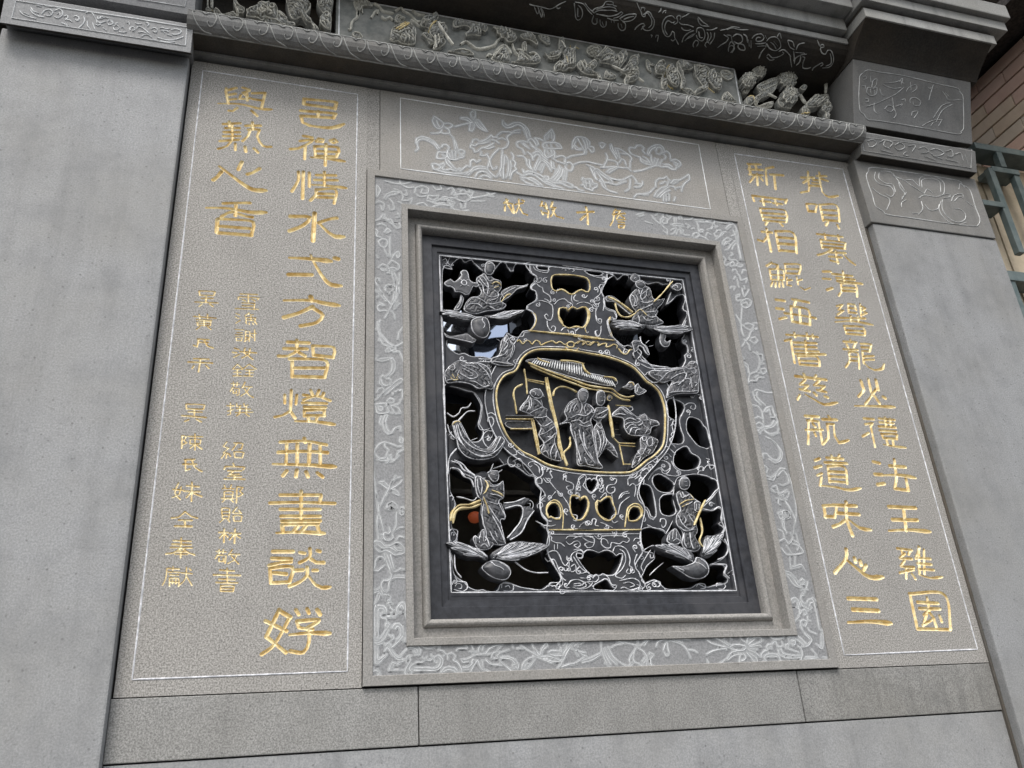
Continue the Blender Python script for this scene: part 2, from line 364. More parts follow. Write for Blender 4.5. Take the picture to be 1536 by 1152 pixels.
box('mortar_joint', XR-.013, XR-.0045, -0.007, 0.02, 1.0, 3.575, M['dirty'], pierR, 0.002)
prism('upper_block', [(-0.098, 4.062), (-0.125, 4.15), (-0.16, 4.25), (-0.195, 4.345), (0.2, 4.345), (0.2, 4.062)], XR-.008, PR-.004, M['cap'], pierR)
prism('capital_moulding', [(-0.198, 4.345)]+[(-0.198-0.045*math.sin(t)-0.085*(t/1.57)**2, 4.345+0.105*(t/1.57)) for t in np.linspace(0.15, 1.57, 8)]+[(0.2, 4.45), (0.2, 4.345)], XR-.012, PR+.03, M['soot_shade'], pierR)
box('capital_ledge', XR-.015, PR+.055, -0.335, DEEP, 4.4505, 4.502, M['cornice'], pierR, 0.003)
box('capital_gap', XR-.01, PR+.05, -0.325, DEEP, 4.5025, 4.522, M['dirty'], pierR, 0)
box('capital_ledge', XR-.03, PR+.12, -0.36, DEEP, 4.5225, 4.575, M['cornice'], pierR, 0.003)
box('capital_ledge', XR-.03, PR+.135, -0.385, DEEP, 4.579, 4.66, M['cornice'], pierR, 0.006)

# ================================================================ inscriptions: V-cut gilded strokes
ZS = {'1': TF(280, 90, 4.114), '2': TF(380, 370, 3.6), '3': TF(380, 680, 3.6), '4': TF(230, 420, 4.8), '5': TF(230, 590, 3.716),
      '6': TF(1090, 220, 4.43), '7': TF(1140, 440, 4.43), '8': TF(1190, 660, 3.6), '9': TF(740, 280, 6.98)}
LEFT = """1;245,175 242,195 258,268;258,185 305,172;262,215 302,207;262,245 305,240;345,170 388,183;385,190 345,202 372,222;335,215 325,240 395,235;370,200 374,248;405,205 480,203;485,203 462,295;405,240 465,250;>195,268 330,272 450,300 525,305;312,295 285,315 260,312;400,312 435,345
1;225,395 330,390;262,380 264,405;365,405 455,405;405,385 410,425;240,420 325,420;230,445 325,445;280,400 282,490;225,470 330,470;205,500 320,492;280,490 250,530 195,548;300,515 300,555;380,430 450,430 435,470 470,530 520,535;395,425 378,470 345,500;360,535 365,565;415,545 440,570
1;>200,655 260,700 340,760 410,800 490,805;215,690 190,720 165,740;340,630 320,675;375,705 410,695 450,670
1;225,885 310,882 390,882;>120,912 250,915 400,940 490,940;305,885 300,960;290,935 250,945 215,967;320,950 365,965 405,970;190,985 185,1062;195,980 300,985 410,1000 400,1078;200,1025 390,1040;192,1066 400,1082
1;725,240 722,272;725,240 925,262 915,302;725,272 915,300;705,312 920,332 905,358;812,315 812,345;712,345 905,357;705,345 715,385 760,405;>715,385 780,408 900,418 970,395
1;720,468 775,478;700,500 780,492 735,525 690,545 640,550;732,528 728,610;800,502 815,485 845,490 838,505 805,503;885,497 912,488 930,505 905,512 886,500;790,535 795,592;790,533 935,540 925,592;795,562 930,568;795,592 925,596;860,520 855,650;>765,600 860,608 975,625
1;690,690 690,740 650,810;720,690 715,855;757,695 757,780;800,710 920,712;790,740 930,742;>770,770 860,775 985,790;850,690 850,775;800,800 800,830 765,865;805,800 920,800 910,885;805,825 905,828;805,847 905,850
1;790,945 780,1115;640,965 760,970 720,1020 635,1055;925,975 870,985 815,1005;>820,1010 870,1060 920,1090 970,1090
2;>195,60 300,65 420,78;440,62 458,66;190,150 315,152;>310,45 330,90 380,170 420,205 475,212
2;>165,290 310,290 380,305 465,318;310,270 315,290;320,325 240,360 165,382;320,330 375,370 340,410 255,428
2;185,515 300,520;165,550 290,552;235,505 235,560;240,560 190,590 135,590;245,570 280,590;320,535 325,587;320,535 435,545 430,598;325,585 430,598;210,620 210,702;195,606 270,606 395,618 385,705;215,655 385,655;210,700 385,705
2;170,800 170,845;205,775 200,890;235,800 230,850;200,885 160,910 115,920;205,895 225,925;270,800 300,805;310,775 320,800;355,775 345,800;380,790 372,812;270,828 340,806 415,832;265,843 395,847;275,865 390,868;275,882 275,915;275,884 385,884 380,914;275,912 385,912;295,918 300,940;345,918 340,940;>225,942 330,945 440,960
2;145,1055 280,1050 395,1070;275,1035 280,1055;135,1110 270,1105 400,1112;180,1065 178,1150 175,1172;238,1065 236,1172;305,1065 300,1172;360,1065 362,1172;>105,1174 270,1178 445,1188;180,1211 160,1236;235,1206 230,1241;285,1216 295,1241;345,1221 375,1244
3;145,225 365,225;90,268 250,265 440,270;145,302 360,302;150,340 360,340;155,366 360,364;258,205 258,352;365,230 360,260;155,384 350,382;155,390 160,425;345,388 355,425;240,390 220,418;285,390 262,420;>125,430 250,425 385,432
3;105,530 215,530;100,567 205,570;85,605 150,590 205,585;90,625 95,700;90,620 210,615 195,695;95,700 195,695;112,645 178,652;250,535 278,540;345,525 360,530;305,515 305,560 250,590;310,570 340,590 380,590;322,632 345,632;225,632 268,630;290,615 290,660 250,695 195,718;>300,665 335,710 370,725 415,722
3;140,845 70,990;140,850 200,885;195,890 115,1030 45,1085;70,990 120,1030 175,1075;65,905 180,960;230,845 245,870;290,840 300,862;345,845 360,870;240,907 355,900 290,945;235,907 245,940 320,950;>195,980 300,970 415,972;300,955 300,1020 270,1075 200,1068"""
SMALL = """4;625,100 750,105;612,138 612,122 760,130 750,142;682,100 685,155;640,140 660,150;710,138 732,150;640,165 730,168;640,186 725,188;730,168 725,206;590,205 755,211
4;595,240 620,250;590,265 615,275;595,310 625,290;690,235 660,257;680,245 720,250;665,267 738,275;670,286 730,291;702,255 702,292;668,270 668,302;735,272 730,302;672,315 664,304;690,305 690,320;714,305 720,320;735,302 745,318
4;590,355 650,358;600,378 640,380;590,395 645,398;595,412 600,436;595,412 640,413 635,436;600,436 635,437;665,365 660,440;665,365 695,370 690,440;665,390 690,392;665,412 690,413;690,420 655,442;700,385 740,385;728,355 730,437;706,400 715,414
4;585,490 615,500;570,520 600,525;580,555 620,535;660,490 650,520 690,550 715,570;695,495 690,530 640,560;625,515 740,525
4;605,605 570,640;605,605 640,635;580,642 630,643;580,664 630,665;605,640 605,690;575,690 635,690;690,605 640,645;690,605 740,640;665,646 725,646;665,668 720,668;692,646 692,690;650,690 715,692
4;560,745 620,750;576,735 579,760;604,735 601,760;572,770 555,800;565,777 620,781 615,825 600,830;575,792 575,814;598,794 598,814;575,814 598,814;660,735 640,775;650,767 710,770;695,770 670,810 630,835;655,780 690,830 720,845
4;530,905 580,905;555,885 555,965 535,970;535,945 575,930;600,888 600,910 630,905;652,888 655,910 680,900;600,926 700,930;622,910 622,950;670,910 670,950;590,955 715,951;620,962 600,977;665,960 690,980
5;410,270 390,295 420,305 390,330;400,332 380,360;410,332 405,360;420,335 430,350;450,277 500,280 490,310 475,312;465,280 440,315;450,327 455,355;450,327 505,329 495,358;455,356 495,358
5;445,390 450,406;395,422 400,408 510,412 500,425;415,430 490,432;450,432 420,450 480,450;451,450 452,475;415,462 490,463;395,477 510,479
5;395,510 400,525;435,510 430,525;385,530 450,532;395,546 395,580;395,546 445,547 440,580;405,563 440,564;380,585 450,586;400,590 385,605;430,590 445,605;466,520 463,610;466,520 500,525 480,545 500,560 475,575
5;380,640 385,695;380,640 425,642 420,695;385,659 420,660;385,677 420,678;385,695 420,697;390,702 370,718;415,702 425,715;465,635 440,665 490,668;475,650 490,668;445,682 450,710;445,682 495,683 488,710;450,711 490,712
5;365,775 415,775;395,755 393,830;392,780 370,805;398,782 415,800;425,780 485,782;455,755 452,835;450,785 425,815;458,788 485,805
5;350,880 405,885;366,870 368,890;390,870 388,890;360,897 345,920;355,902 405,905 400,945;366,917 366,936;390,917 390,936;366,936 390,936;440,870 420,900;430,896 480,898;465,900 450,930 415,948;435,905 460,935 475,950
5;370,985 450,990;335,1011 485,1015;365,1035 455,1038;350,1054 470,1056;411,975 412,1055;375,1072 375,1102;375,1072 450,1073 445,1102;375,1087 445,1088;375,1102 445,1103
4;330,80 335,110;330,78 445,85 435,112;335,109 435,112;345,132 430,132;380,120 378,160;300,158 465,165;350,172 330,190;405,172 430,190
4;290,262 450,275;330,245 335,275;390,245 390,275;310,286 420,290;315,302 320,327;315,302 415,300 410,327;320,314 410,314;365,286 365,327;320,327 410,327;335,336 310,355;390,336 415,355
4;320,425 400,430;326,425 315,480 290,470;330,447 395,450;365,430 390,475 430,490
4;290,566 400,570;250,590 425,598;340,566 325,660;292,618 280,635;378,613 400,635
4;235,895 240,926;235,893 370,900 360,930;240,928 355,931;250,948 350,951;296,935 295,985;205,976 380,990;255,1005 225,1018;310,1002 345,1020
5;160,235 158,305;160,235 185,240 170,260 185,275 165,285;195,240 275,242;205,256 205,281;205,256 265,258 260,282;205,281 260,282;232,225 232,315;228,286 205,305;238,286 270,310
5;175,370 230,368;180,370 180,430 205,420;165,395 240,395;215,372 230,410 270,435
5;140,500 120,555 150,590;155,520 145,560 105,580;110,535 170,540;185,515 255,520;170,545 260,548;215,495 212,600;210,550 185,580;220,555 270,575
5;175,660 140,690 100,695;178,660 210,685 245,695;140,706 215,708;176,708 176,738;120,739 215,742
5;110,820 210,825;105,841 210,843;95,859 215,861;155,805 150,860 110,890 70,895;165,865 200,890 230,900;125,881 185,882;120,896 190,897;152,870 152,915
5;75,975 145,978;110,965 108,985;75,978 70,1030 50,1070;85,995 145,998;90,1010 140,1012;90,1027 90,1075;90,1028 140,1030 140,1075;106,1035 106,1060;125,1035 125,1060;95,1050 138,1052;155,1000 215,1005;185,970 180,1030 150,1065;185,1020 215,1070;200,975 210,985"""
RIGHT = """6;140,115 225,118;145,150 240,155;150,185 240,190;150,128 160,185;190,120 200,150;185,195 155,235;202,180 206,255;225,203 240,225;310,135 262,145 268,250;290,185 375,190;315,190 325,280
6;170,325 400,355;170,325 182,360;400,350 390,375;225,362 290,367;238,340 248,387;308,375 370,382;320,355 335,387;222,412 245,490;222,410 390,425 397,500;235,440 385,450;238,467 388,477;245,490 392,502;272,495 260,517;350,502 372,525
6;235,565 300,570;265,545 295,695;270,600 245,630 210,620;325,565 350,692;325,562 445,575 465,705;335,602 447,611;340,643 453,652;350,688 458,698
6;300,770 265,792;297,775 340,785 330,812;285,817 297,882;285,815 375,820 380,887;290,850 378,855;340,790 345,880;295,882 378,888;305,897 295,927;325,900 325,930;350,900 350,930;370,900 377,930;388,785 395,842;385,780 490,785 480,842;393,812 483,815;398,841 482,845;400,868 402,920 430,925;402,888 432,886;465,865 475,915;470,890 500,882;>488,932 520,952 555,938
7;105,42 165,50;110,100 155,105;130,170 175,160;215,40 325,60;240,42 228,78;205,90 215,187;205,86 320,110 332,206;262,98 270,195;165,132 260,145 370,165;215,187 332,208
7;175,275 385,290;228,262 234,290;310,265 318,300;350,275 354,297;165,315 208,305;205,310 230,460;225,327 375,332;230,354 375,359;235,381 390,386;238,402 435,406;300,315 312,402;255,420 265,472;252,418 380,422 396,482;262,447 388,453;265,472 396,482
7;235,550 440,575;290,535 308,562;372,545 362,572;300,575 265,605 320,612 285,640;265,637 330,650;395,580 360,610 430,617 398,645;380,643 440,656;>300,670 370,710 430,740 515,725;265,675 250,705;358,660 376,677;430,684 452,692
7;300,815 390,820;345,820 342,845;322,845 322,905 320,1000;315,845 388,853 398,900 415,1000;350,865 368,885;305,907 415,907;362,925 372,947;415,837 510,840;455,815 470,836;447,870 455,960 420,1000;447,868 490,870;>490,870 498,950 525,992 590,975
8;118,110 142,100;115,150 150,140;130,190 155,180;152,198 146,245;>140,245 230,255 300,270 365,260;180,96 268,102;205,83 216,105;248,80 240,105;170,121 290,127;186,142 196,226;186,142 277,147 291,235;190,170 280,175;194,196 284,202;196,222 290,230
8;165,360 175,416;160,356 232,356 222,416;170,412 225,415;215,352 340,356;285,335 290,430 320,515;240,395 355,402;285,430 250,455 215,468;>300,430 360,475 420,485
8;285,590 285,640 225,715;>280,640 340,690 410,740 485,740;330,638 336,656;360,653 366,672;392,678 380,700
8;295,855 450,860;320,915 460,922;>295,985 420,980 530,990
6;540,165 546,255;495,205 580,205;545,215 510,240;615,170 622,240;600,195 662,195;622,210 672,228;575,220 620,225;570,240 622,245;550,258 545,295 495,305;555,258 622,262;>625,250 635,300 680,335 740,325
6;530,385 545,430;530,380 600,385 590,430;545,427 590,432;620,390 642,490;617,386 730,390 750,495;630,420 735,425;635,453 742,459;640,486 748,495;672,500 660,522;735,518 747,542
6;600,580 770,600;650,577 657,612;740,588 746,617;625,622 637,672;622,617 790,640 785,675;632,643 780,655;640,667 788,678;700,682 660,705 605,720;680,702 790,707;680,730 765,736;722,690 740,775;690,755 742,770;>775,715 820,760 855,785
6;640,830 690,830;640,877 690,880;668,952 702,940;700,845 835,860;730,872 850,885;772,828 787,905;735,892 900,912;760,912 765,960 745,990;757,908 855,915 867,995;775,937 850,941;775,957 852,962
7;510,85 550,75 520,110 555,115 515,142;585,72 590,128;587,70 630,75 640,110;590,97 632,101;590,125 642,132;665,70 672,150;665,80 700,100 680,112 710,130 682,142;>500,190 620,185 750,210;505,162 700,167;602,150 607,187;652,153 657,190;560,220 575,267;557,217 685,225 697,277;568,245 688,252;575,268 695,278
7;555,320 640,325;600,308 604,325;575,335 585,357;632,335 622,357;555,371 650,376;592,395 597,450 570,490;590,392 650,396 660,500;600,420 652,424;605,446 655,450;670,335 740,340 730,380;675,358 735,362;680,383 730,386;680,388 690,465;690,420 755,416;692,443 757,440;>690,460 720,490 760,510 815,500 825,470
7;670,580 690,640;720,570 740,660;770,575 785,640;690,645 655,685;770,640 735,690 700,735;745,660 795,730;818,688 832,696;>630,748 760,750 895,755
7;690,832 755,836;700,870 750,862 735,885;735,880 765,1020;722,928 682,950;790,832 895,842;795,857 888,863;830,825 840,885;865,833 872,887;790,885 900,891;795,911 905,917;808,933 820,962;806,935 912,938 907,966;820,962 910,968;840,972 850,1002;882,972 887,1004;>820,1004 900,1018 970,1025
8;430,117 466,125;440,185 480,187;455,241 492,235;545,105 555,187;520,140 605,146;>470,190 580,190 660,205;558,195 548,262;548,262 622,272;608,210 622,272
8;515,360 660,367;535,430 670,433;595,370 610,487;>515,490 620,485 740,495
8;560,585 640,595;583,590 590,612;632,598 622,618;602,612 575,637 640,642;600,652 580,680 650,688;575,717 650,700;610,690 610,747;640,722 660,750;682,580 660,640;677,577 682,722;705,592 708,722;665,637 740,642;670,667 745,672;675,697 760,702;>680,727 740,745 805,740
8;630,835 670,1018;627,830 815,835 850,1020;670,1020 850,1024;670,876 782,882;722,852 732,902;680,910 792,912;740,912 705,945;720,942 702,997;735,932 750,950 760,962 700,1000;758,962 772,1006;790,950 802,980"""
TOP4 = """9;110,172 150,140;135,130 160,200;122,200 120,250;130,170 200,180;160,200 205,270;200,180 215,275;230,187 310,170;265,130 270,200 235,270;275,220 310,280 355,295;300,140 320,150
9;510,155 500,200;490,200 560,200;545,170 560,220;500,250 520,290;540,220 580,250 570,320;525,272 560,280;620,160 605,210;600,217 652,220;640,230 620,290 600,310;615,240 660,310 730,330
9;880,270 1050,262;970,215 985,270 990,390;965,300 915,345
9;1280,235 1260,270;1270,250 1330,250 1310,275;1250,290 1380,280;1265,290 1255,350 1225,405;1310,300 1290,330;1330,300 1370,325;1295,345 1380,345;1310,370 1370,375;1310,395 1315,430;1315,395 1375,400 1360,430;1320,430 1365,430"""
def parse_chars(txt, r, y):
    out = []
    for ln in txt.strip().split('\n'):
        parts = ln.split(';'); tf = ZS[parts[0]]; st = []; rk = r*min(1.08, max(0.66, (8.5/len(parts))**0.42))
        for s in parts[1:]:
            fl = s.startswith('>'); pts = tf(s.lstrip('>'))
            P = wall(smooth(pts, False, 6.0) if len(pts) > 2 else pts, y); n = len(P)
            t = np.linspace(0, 1, n)
            rr = rk*(0.62+0.85*t**1.5) if fl else rk*(0.86+0.2*np.abs(2*t-1))
            rr = rr*rng.uniform(0.9, 1.1)
            if fl: rr[-1] *= 0.55
            st.append((P, rr))
        out.append(st)
    return out
def carved_face(parent, x0, x1, z0, z1, y, chars, cell, mat, gold, blk=8, slope=1.3):
    """Flat stone face with the strokes cut into it; every character is a mesh of its own."""
    nx = int(math.ceil((x1-x0)/cell/blk))*blk; nz = int(math.ceil((z1-z0)/cell/blk))*blk
    xs = np.linspace(x0, x1, nx+1); zs = np.linspace(z0, z1, nz+1); cx, cz = xs[1]-xs[0], zs[1]-zs[0]
    S = np.full((nx+1, nz+1), 1.0); own = np.full((nx+1, nz+1), -1)
    for k, ch in enumerate(chars):
        for P, rr in ch:
            pad = rr.max()+3*cell; lo = P.min(0)-pad; hi = P.max(0)+pad
            i0, i1 = max(0, int((lo[0]-x0)/cx)), min(nx, int((hi[0]-x0)/cx)+1); j0, j1 = max(0, int((lo[1]-z0)/cz)), min(nz, int((hi[1]-z0)/cz)+1)
            if i1 <= i0 or j1 <= j0: continue
            X, Z = np.meshgrid(xs[i0:i1+1], zs[j0:j1+1], indexing='ij'); Q = np.stack([X.ravel(), Z.ravel()], 1)
            D = np.full(len(Q), 1.0)
            for a in range(len(P)-1):
                d, t = seg_dist(Q, P[a], P[a+1]); D = np.minimum(D, d-(rr[a]*(1-t)+rr[a+1]*t))
            D = D.reshape(X.shape); sub = S[i0:i1+1, j0:j1+1]; m = D < sub
            sub[m] = D[m]; own[i0:i1+1, j0:j1+1][m] = k
    X, Z = snap_grid(xs, zs, S); dm = np.maximum(-S, 0); Y = y+slope*0.0064*(1-(1-np.minimum(dm/0.0066, 1))**2)*np.minimum(1, 0.55+0.45*dm/0.0066)
    idx = np.arange((nx+1)*(nz+1)).reshape(nx+1, nz+1)
    Sc = 0.25*(S[:-1, :-1]+S[1:, :-1]+S[:-1, 1:]+S[1:, 1:]); ins = Sc < 0
    V = np.stack([X.ravel(), Y.ravel(), Z.ravel()], 1)
    # plain stone: blocks far from any stroke are single faces
    Smin = np.minimum.reduce([S[:-1, :-1], S[1:, :-1], S[:-1, 1:], S[1:, 1:]])
    B = Smin.reshape(nx//blk, blk, nz//blk, blk).min((1, 3)) > 1.2*max(cx, cz)
    bi, bj = np.nonzero(B); q1 = np.stack([idx[bi*blk, bj*blk], idx[(bi+1)*blk, bj*blk], idx[(bi+1)*blk, (bj+1)*blk], idx[bi*blk, (bj+1)*blk]], 1)
    fine = np.repeat(np.repeat(~B, blk, 0), blk, 1)
    def qd(m):
        i, j = np.nonzero(m); return np.stack([idx[i, j], idx[i+1, j], idx[i+1, j+1], idx[i, j+1]], 1)
    def emit(name, Q, mt, ns):
        u, inv = np.unique(Q.ravel(), return_inverse=True); return quads(name, V[u], inv.reshape(-1, 4), mt, parent, ns)
    emit('face', np.concatenate([q1, qd(fine & ~ins)]), mat, 0)
    ow = own[:-1, :-1]
    for k in range(len(chars)):
        m = ins & (ow == k)
        if m.any(): Q = qd(m); emit('character', Q, gold, len(Q))
def frame_line(parent, corners, y, w, mat):
    P = [at(px, py, y) for px, py in corners]
    V, F = [], []; n = len(P)
    for i in range(n):
        a, b = P[i], P[(i+1) % n]; m = max(2, int(np.linalg.norm(b-a)/0.03))
        seg = np.array([a+(b-a)*k/m for k in range(m+1)]); ribbon_geo(seg, w, 0.0016, False, V, F, wob=0.10)
    return quads('border_line', np.array(V), np.array(F), mat, parent, len(F))
pan1 = thing('inscription_panel', 'speckled granite panel with large gold characters and two columns of small gold characters', 'inscription')
chars = parse_chars(LEFT, 0.0064, 0.0) + parse_chars(SMALL, 0.0024, 0.0)
carved_face(pan1, XL+.005, 0.2895, 1.8185, 3.926, 0.0, chars, 0.0015, M['panel'], M['gold'])
box('slab', XL+.005, 0.2895, 0.022, DEEP, 1.8185, 3.926, M['panel'], pan1, 0)
for a in (0.2895,): box('slab_edge', a, 0.3355, 0.0006, DEEP, 3.5475, 3.926, M['panel'], pan1, 0.001)
frame_line(pan1, [(304.3, 105.8), (536.4, 141.5), (521, 1007), (198, 1019.6)], 0.0, 0.0052, M['white'])
pan2 = thing('inscription_panel', 'speckled granite panel with two columns of large gold characters only', 'inscription')
carved_face(pan2, 1.7885, XR-.001, 1.8185, 3.926, 0.0, parse_chars(RIGHT, 0.0064, 0.0), 0.0018, M['panel'], M['gold'])
box('slab', 1.7885, XR-.001, 0.022, DEEP, 1.8185, 3.926, M['panel'], pan2, 0)
box('slab_edge', 1.7395, 1.7885, 0.0006, DEEP, 3.5475, 3.926, M['panel'], pan2, 0.001)
frame_line(pan2, [(1101.3, 230.6), (1263.8, 253.9), (1466.4, 973.9), (1266.5, 982.8)], 0.0, 0.0052, M['white'])
lotus = thing('lotus_panel', 'granite panel with white line carving of lotus pond, above the dark window', 'carved panel')
box('slab', 0.3375, 1.7375, 0.0, DEEP, 3.5475, 3.926, M['surround'], lotus, 0.0015)
frame_line(lotus, [(600.5, 147), (1047.8, 217), (1065.7, 314), (601.2, 253)], 0.0, 0.0045, M['pale'])

# ================================================================ window surround and its mouldings
sur = thing('window_surround', 'pale granite frame with fine line carving around the dark pierced window', 'window frame')
SX0, SX1, SZ0, SZ1 = 0.2915, 1.7865, 1.8205, 3.5455     # outer edge
IX0, IX1, IZ0, IZ1 = 0.4330, 1.6390, 1.9430, 3.3920     # opening
YB = -0.004
ZJT, ZJB = zat(575, 330, -.01), zat(575, 921, -.01)       # the joints near the corners
carved_face(sur, SX0, SX1, IZ1, SZ1, YB, parse_chars(TOP4, 0.0042, YB), 0.0016, M['band'], M['gold'])
box('stone_block', SX0, SX1, YB+.018, DEEP, IZ1+.002, SZ1, M['surround'], sur, 0)
box('stone_block', SX0, IX0-.002, YB, DEEP, ZJT+.001, IZ1, M['band'], sur, 0); box('stone_block', IX1+.002, SX1, YB, DEEP, ZJT+.001, IZ1, M['band'], sur, 0)
box('stone_block', SX0, IX0-.002, YB, DEEP, ZJB+.001, ZJT-.001, M['band'], sur, 0.001); box('stone_block', IX1+.002, SX1, YB, DEEP, ZJB+.001, ZJT-.001, M['band'], sur, 0.001)
box('stone_block', SX0, SX1, YB, DEEP, SZ0, IZ0-.002, M['band'], sur, 0.001)
box('stone_block', SX0, IX0-.002, YB, DEEP, IZ0-.0015, ZJB-.001, M['band'], sur, 0); box('stone_block', IX1+.002, SX1, YB, DEEP, IZ0-.0015, ZJB-.001, M['band'], sur, 0)
def sweep(name, parent, x0, x1, z0, z1, prof, mat):
    """Four mitred members of a rectangular frame; prof = (inset, y)."""
    corner = lambda d: [(x0+d, z0+d), (x1-d, z0+d), (x1-d, z1-d), (x0+d, z1-d)]
    for k in range(4):
        V, F = [], []
        for (d, y) in prof:
            c = corner(d); V += [(c[k][0], y, c[k][1]), (c[(k+1) % 4][0], y, c[(k+1) % 4][1])]
        for i in range(len(prof)-1): F.append((2*i, 2*i+1, 2*i+3, 2*i+2))
        o = mesh(name, V, F, mat, parent)
sweep('outer_fillet', sur, SX0, SX1, SZ0, SZ1, [(0.0, 0.02), (0.0, -0.009), (0.0012, -0.0102), (0.0255, -0.0102), (0.0270, -0.0085), (0.0275, -0.003)], M['surround'])
sweep('inner_fillet', sur, IX0-.022, IX1+.022, IZ0-.022, IZ1+.022, [(0.0, -0.003), (0.0007, -0.0085), (0.002, -0.0102), (0.0205, -0.0102), (0.0220, -0.008), (0.0220, 0.035)], M['surround'])
sweep('frame_moulding', sur, IX0, IX1, IZ0, IZ1, [(0.0, 0.034), (0.031, 0.034), (0.033, 0.036)]+[(0.0445-0.0115*math.cos(t), 0.036-0.018*math.sin(t)) for t in np.linspace(0.05, 2.9, 9)]+[(0.057, 0.036), (0.057, 0.075)], M['surround'])
# ================================================================ dark pierced window: stone frame
lat = thing('lattice_window', 'dark pierced stone window carved with a vase, riders on cranes and a courtyard scene', 'window')
sweep('dark_frame', lat, 0.488, 1.584, 1.998, 3.337, [(0.0, 0.052), (0.038, 0.052), (0.0395, 0.0535), (0.041, 0.061), (0.060, 0.062), (0.062, 0.067), (0.070, 0.067)], M['dark'])
# ================================================================ entablature
corn = thing('scroll_cornice', 'grey projecting moulding with a row of carved scrolls under the figure frieze', 'cornice')
SCP = [(-0.098, 3.954), (-0.112, 3.957), (-0.124, 3.966), (-0.133, 3.979), (-0.139, 3.995), (-0.141, 4.012), (-0.139, 4.016)]
box('shadow_gap', XL+.001, XR-.001, 0.03, 0.2, 3.9262, 3.9535, M['soot_shade'], corn, 0)  # recess face coloured black to paint the shade under the lip
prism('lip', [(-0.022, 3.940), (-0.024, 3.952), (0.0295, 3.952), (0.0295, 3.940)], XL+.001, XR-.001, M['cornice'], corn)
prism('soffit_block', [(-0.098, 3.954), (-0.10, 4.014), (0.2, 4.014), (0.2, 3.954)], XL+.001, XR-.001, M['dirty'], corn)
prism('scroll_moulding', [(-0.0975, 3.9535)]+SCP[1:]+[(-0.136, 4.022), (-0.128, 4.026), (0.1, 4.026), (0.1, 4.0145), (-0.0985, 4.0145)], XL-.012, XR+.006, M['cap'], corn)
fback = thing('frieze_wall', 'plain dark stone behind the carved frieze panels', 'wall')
box('backing', XL+.002, XR-.002, 0.06, DEEP, 4.0265, 4.348, M['soot_shade'], fback, 0)
flor = thing('flower_cornice', 'dark concave moulding with line carved flowers, above the figure frieze', 'cornice')
CYP = [(-0.022, 4.3485), (-0.055, 4.350), (-0.090, 4.354), (-0.120, 4.361), (-0.148, 4.372), (-0.172, 4.387), (-0.188, 4.403), (-0.198, 4.420)]
prism('flower_moulding', CYP+[(0.2, 4.420), (0.2, 4.3485)], XL+.002, XR-.002, M['soot_shade'], flor)
top = thing('top_cornice', 'pale grey stacked stone ledges along the very top of the wall', 'cornice')
box('ledge', XL+.002, XR-.016, -0.205, DEEP, 4.4205, 4.452, M['cornice'], top, 0.003)
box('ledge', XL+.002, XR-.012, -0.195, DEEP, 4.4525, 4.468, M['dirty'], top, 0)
box('ledge', XL+.002, XR-.032, -0.235, DEEP, 4.4685, 4.535, M['cornice'], top, 0.003)
box('ledge', XL+.002, XR-.032, -0.30, DEEP, 4.5355, 4.66, M['cornice'], top, 0.004)
box('ledge', PL, XL, -0.335, DEEP, 4.45, 4.66, M['cornice'], top, 0.004)
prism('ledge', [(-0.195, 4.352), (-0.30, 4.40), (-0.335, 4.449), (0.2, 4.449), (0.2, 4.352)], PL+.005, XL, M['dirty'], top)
# roof eave that shades the wall top
eave = tag(box('eave', -3.0, 3.25, -0.45, 2.0, 4.78, 4.90, M['dirty'], None, 0.01), 'dark roof eave projecting above the stone ledges', 'eave')
# ================================================================ room behind the window
room = mesh('room', [(-.3, .31, 1.2), (2.4, .31, 1.2), (2.4, 1.1, 1.2), (-.3, 1.1, 1.2), (-.3, .31, 4.3), (2.4, .31, 4.3), (2.4, 1.1, 4.3), (-.3, 1.1, 4.3)],
            [(0, 1, 2, 3), (7, 6, 5, 4), (1, 5, 6, 2), (2, 6, 7, 3), (3, 7, 4, 0)], M['black']); room['kind'] = 'structure'

def pane(px0, px1, py0, py1, y, mat, tilt):
    a, b = at(px0, py1, y), at(px1, py0, y); w, h = b[0]-a[0], b[2]-a[2]
    V = [(-w/2, 0, -h/2), (w/2, 0, -h/2), (w/2, 0, h/2), (-w/2, 0, h/2), (-w/2, .006, -h/2), (w/2, .006, -h/2), (w/2, .006, h/2), (-w/2, .006, h/2)]
    o = mesh('pane', V, [(0, 1, 2, 3), (5, 4, 7, 6), (0, 4, 5, 1), (1, 5, 6, 2), (2, 6, 7, 3), (3, 7, 4, 0)], mat, sash)
    o.location = ((a[0]+b[0])/2, y, (a[2]+b[2])/2); o.rotation_euler = (tilt, 0, tilt*0.6); return o
sash = thing('glass_sash', 'blue grey mirror glass seen through the openings left of the carved vase', 'window glass')
pane(655, 701, 468, 545, 0.15, M['glass'], 0.06); pane(703, 760, 474, 545, 0.18, M['glass2'], 0.0); pane(660, 700, 588, 604, 0.18, M['glass2'], 0.05); pane(765, 800, 470, 500, 0.19, M['glass3'], 0.0); pane(922, 955, 495, 520, 0.18, M['glass3'], 0.0); pane(990, 1022, 515, 548, 0.19, M['glass3'], 0.0)
bar = tag(box('window_bar', 0.45, 1.05, 0.20, 0.23, zat(750, 738, .2)-.008, zat(750, 738, .2)+.008, M['dirty'], None, 0.003), 'horizontal bar behind the lower left opening of the dark window', 'bar')
c_ = at(712, 776, 0.24)
bm = bmesh.new(); bmesh.ops.create_uvsphere(bm, u_segments=16, v_segments=10, radius=0.022)
for v in bm.verts: v.co = Vector((v.co.x*(1+.06*math.cos(8*math.atan2(v.co.y, v.co.x))), v.co.y*(1+.06*math.cos(8*math.atan2(v.co.y, v.co.x))), v.co.z*0.9))+Vector(c_)
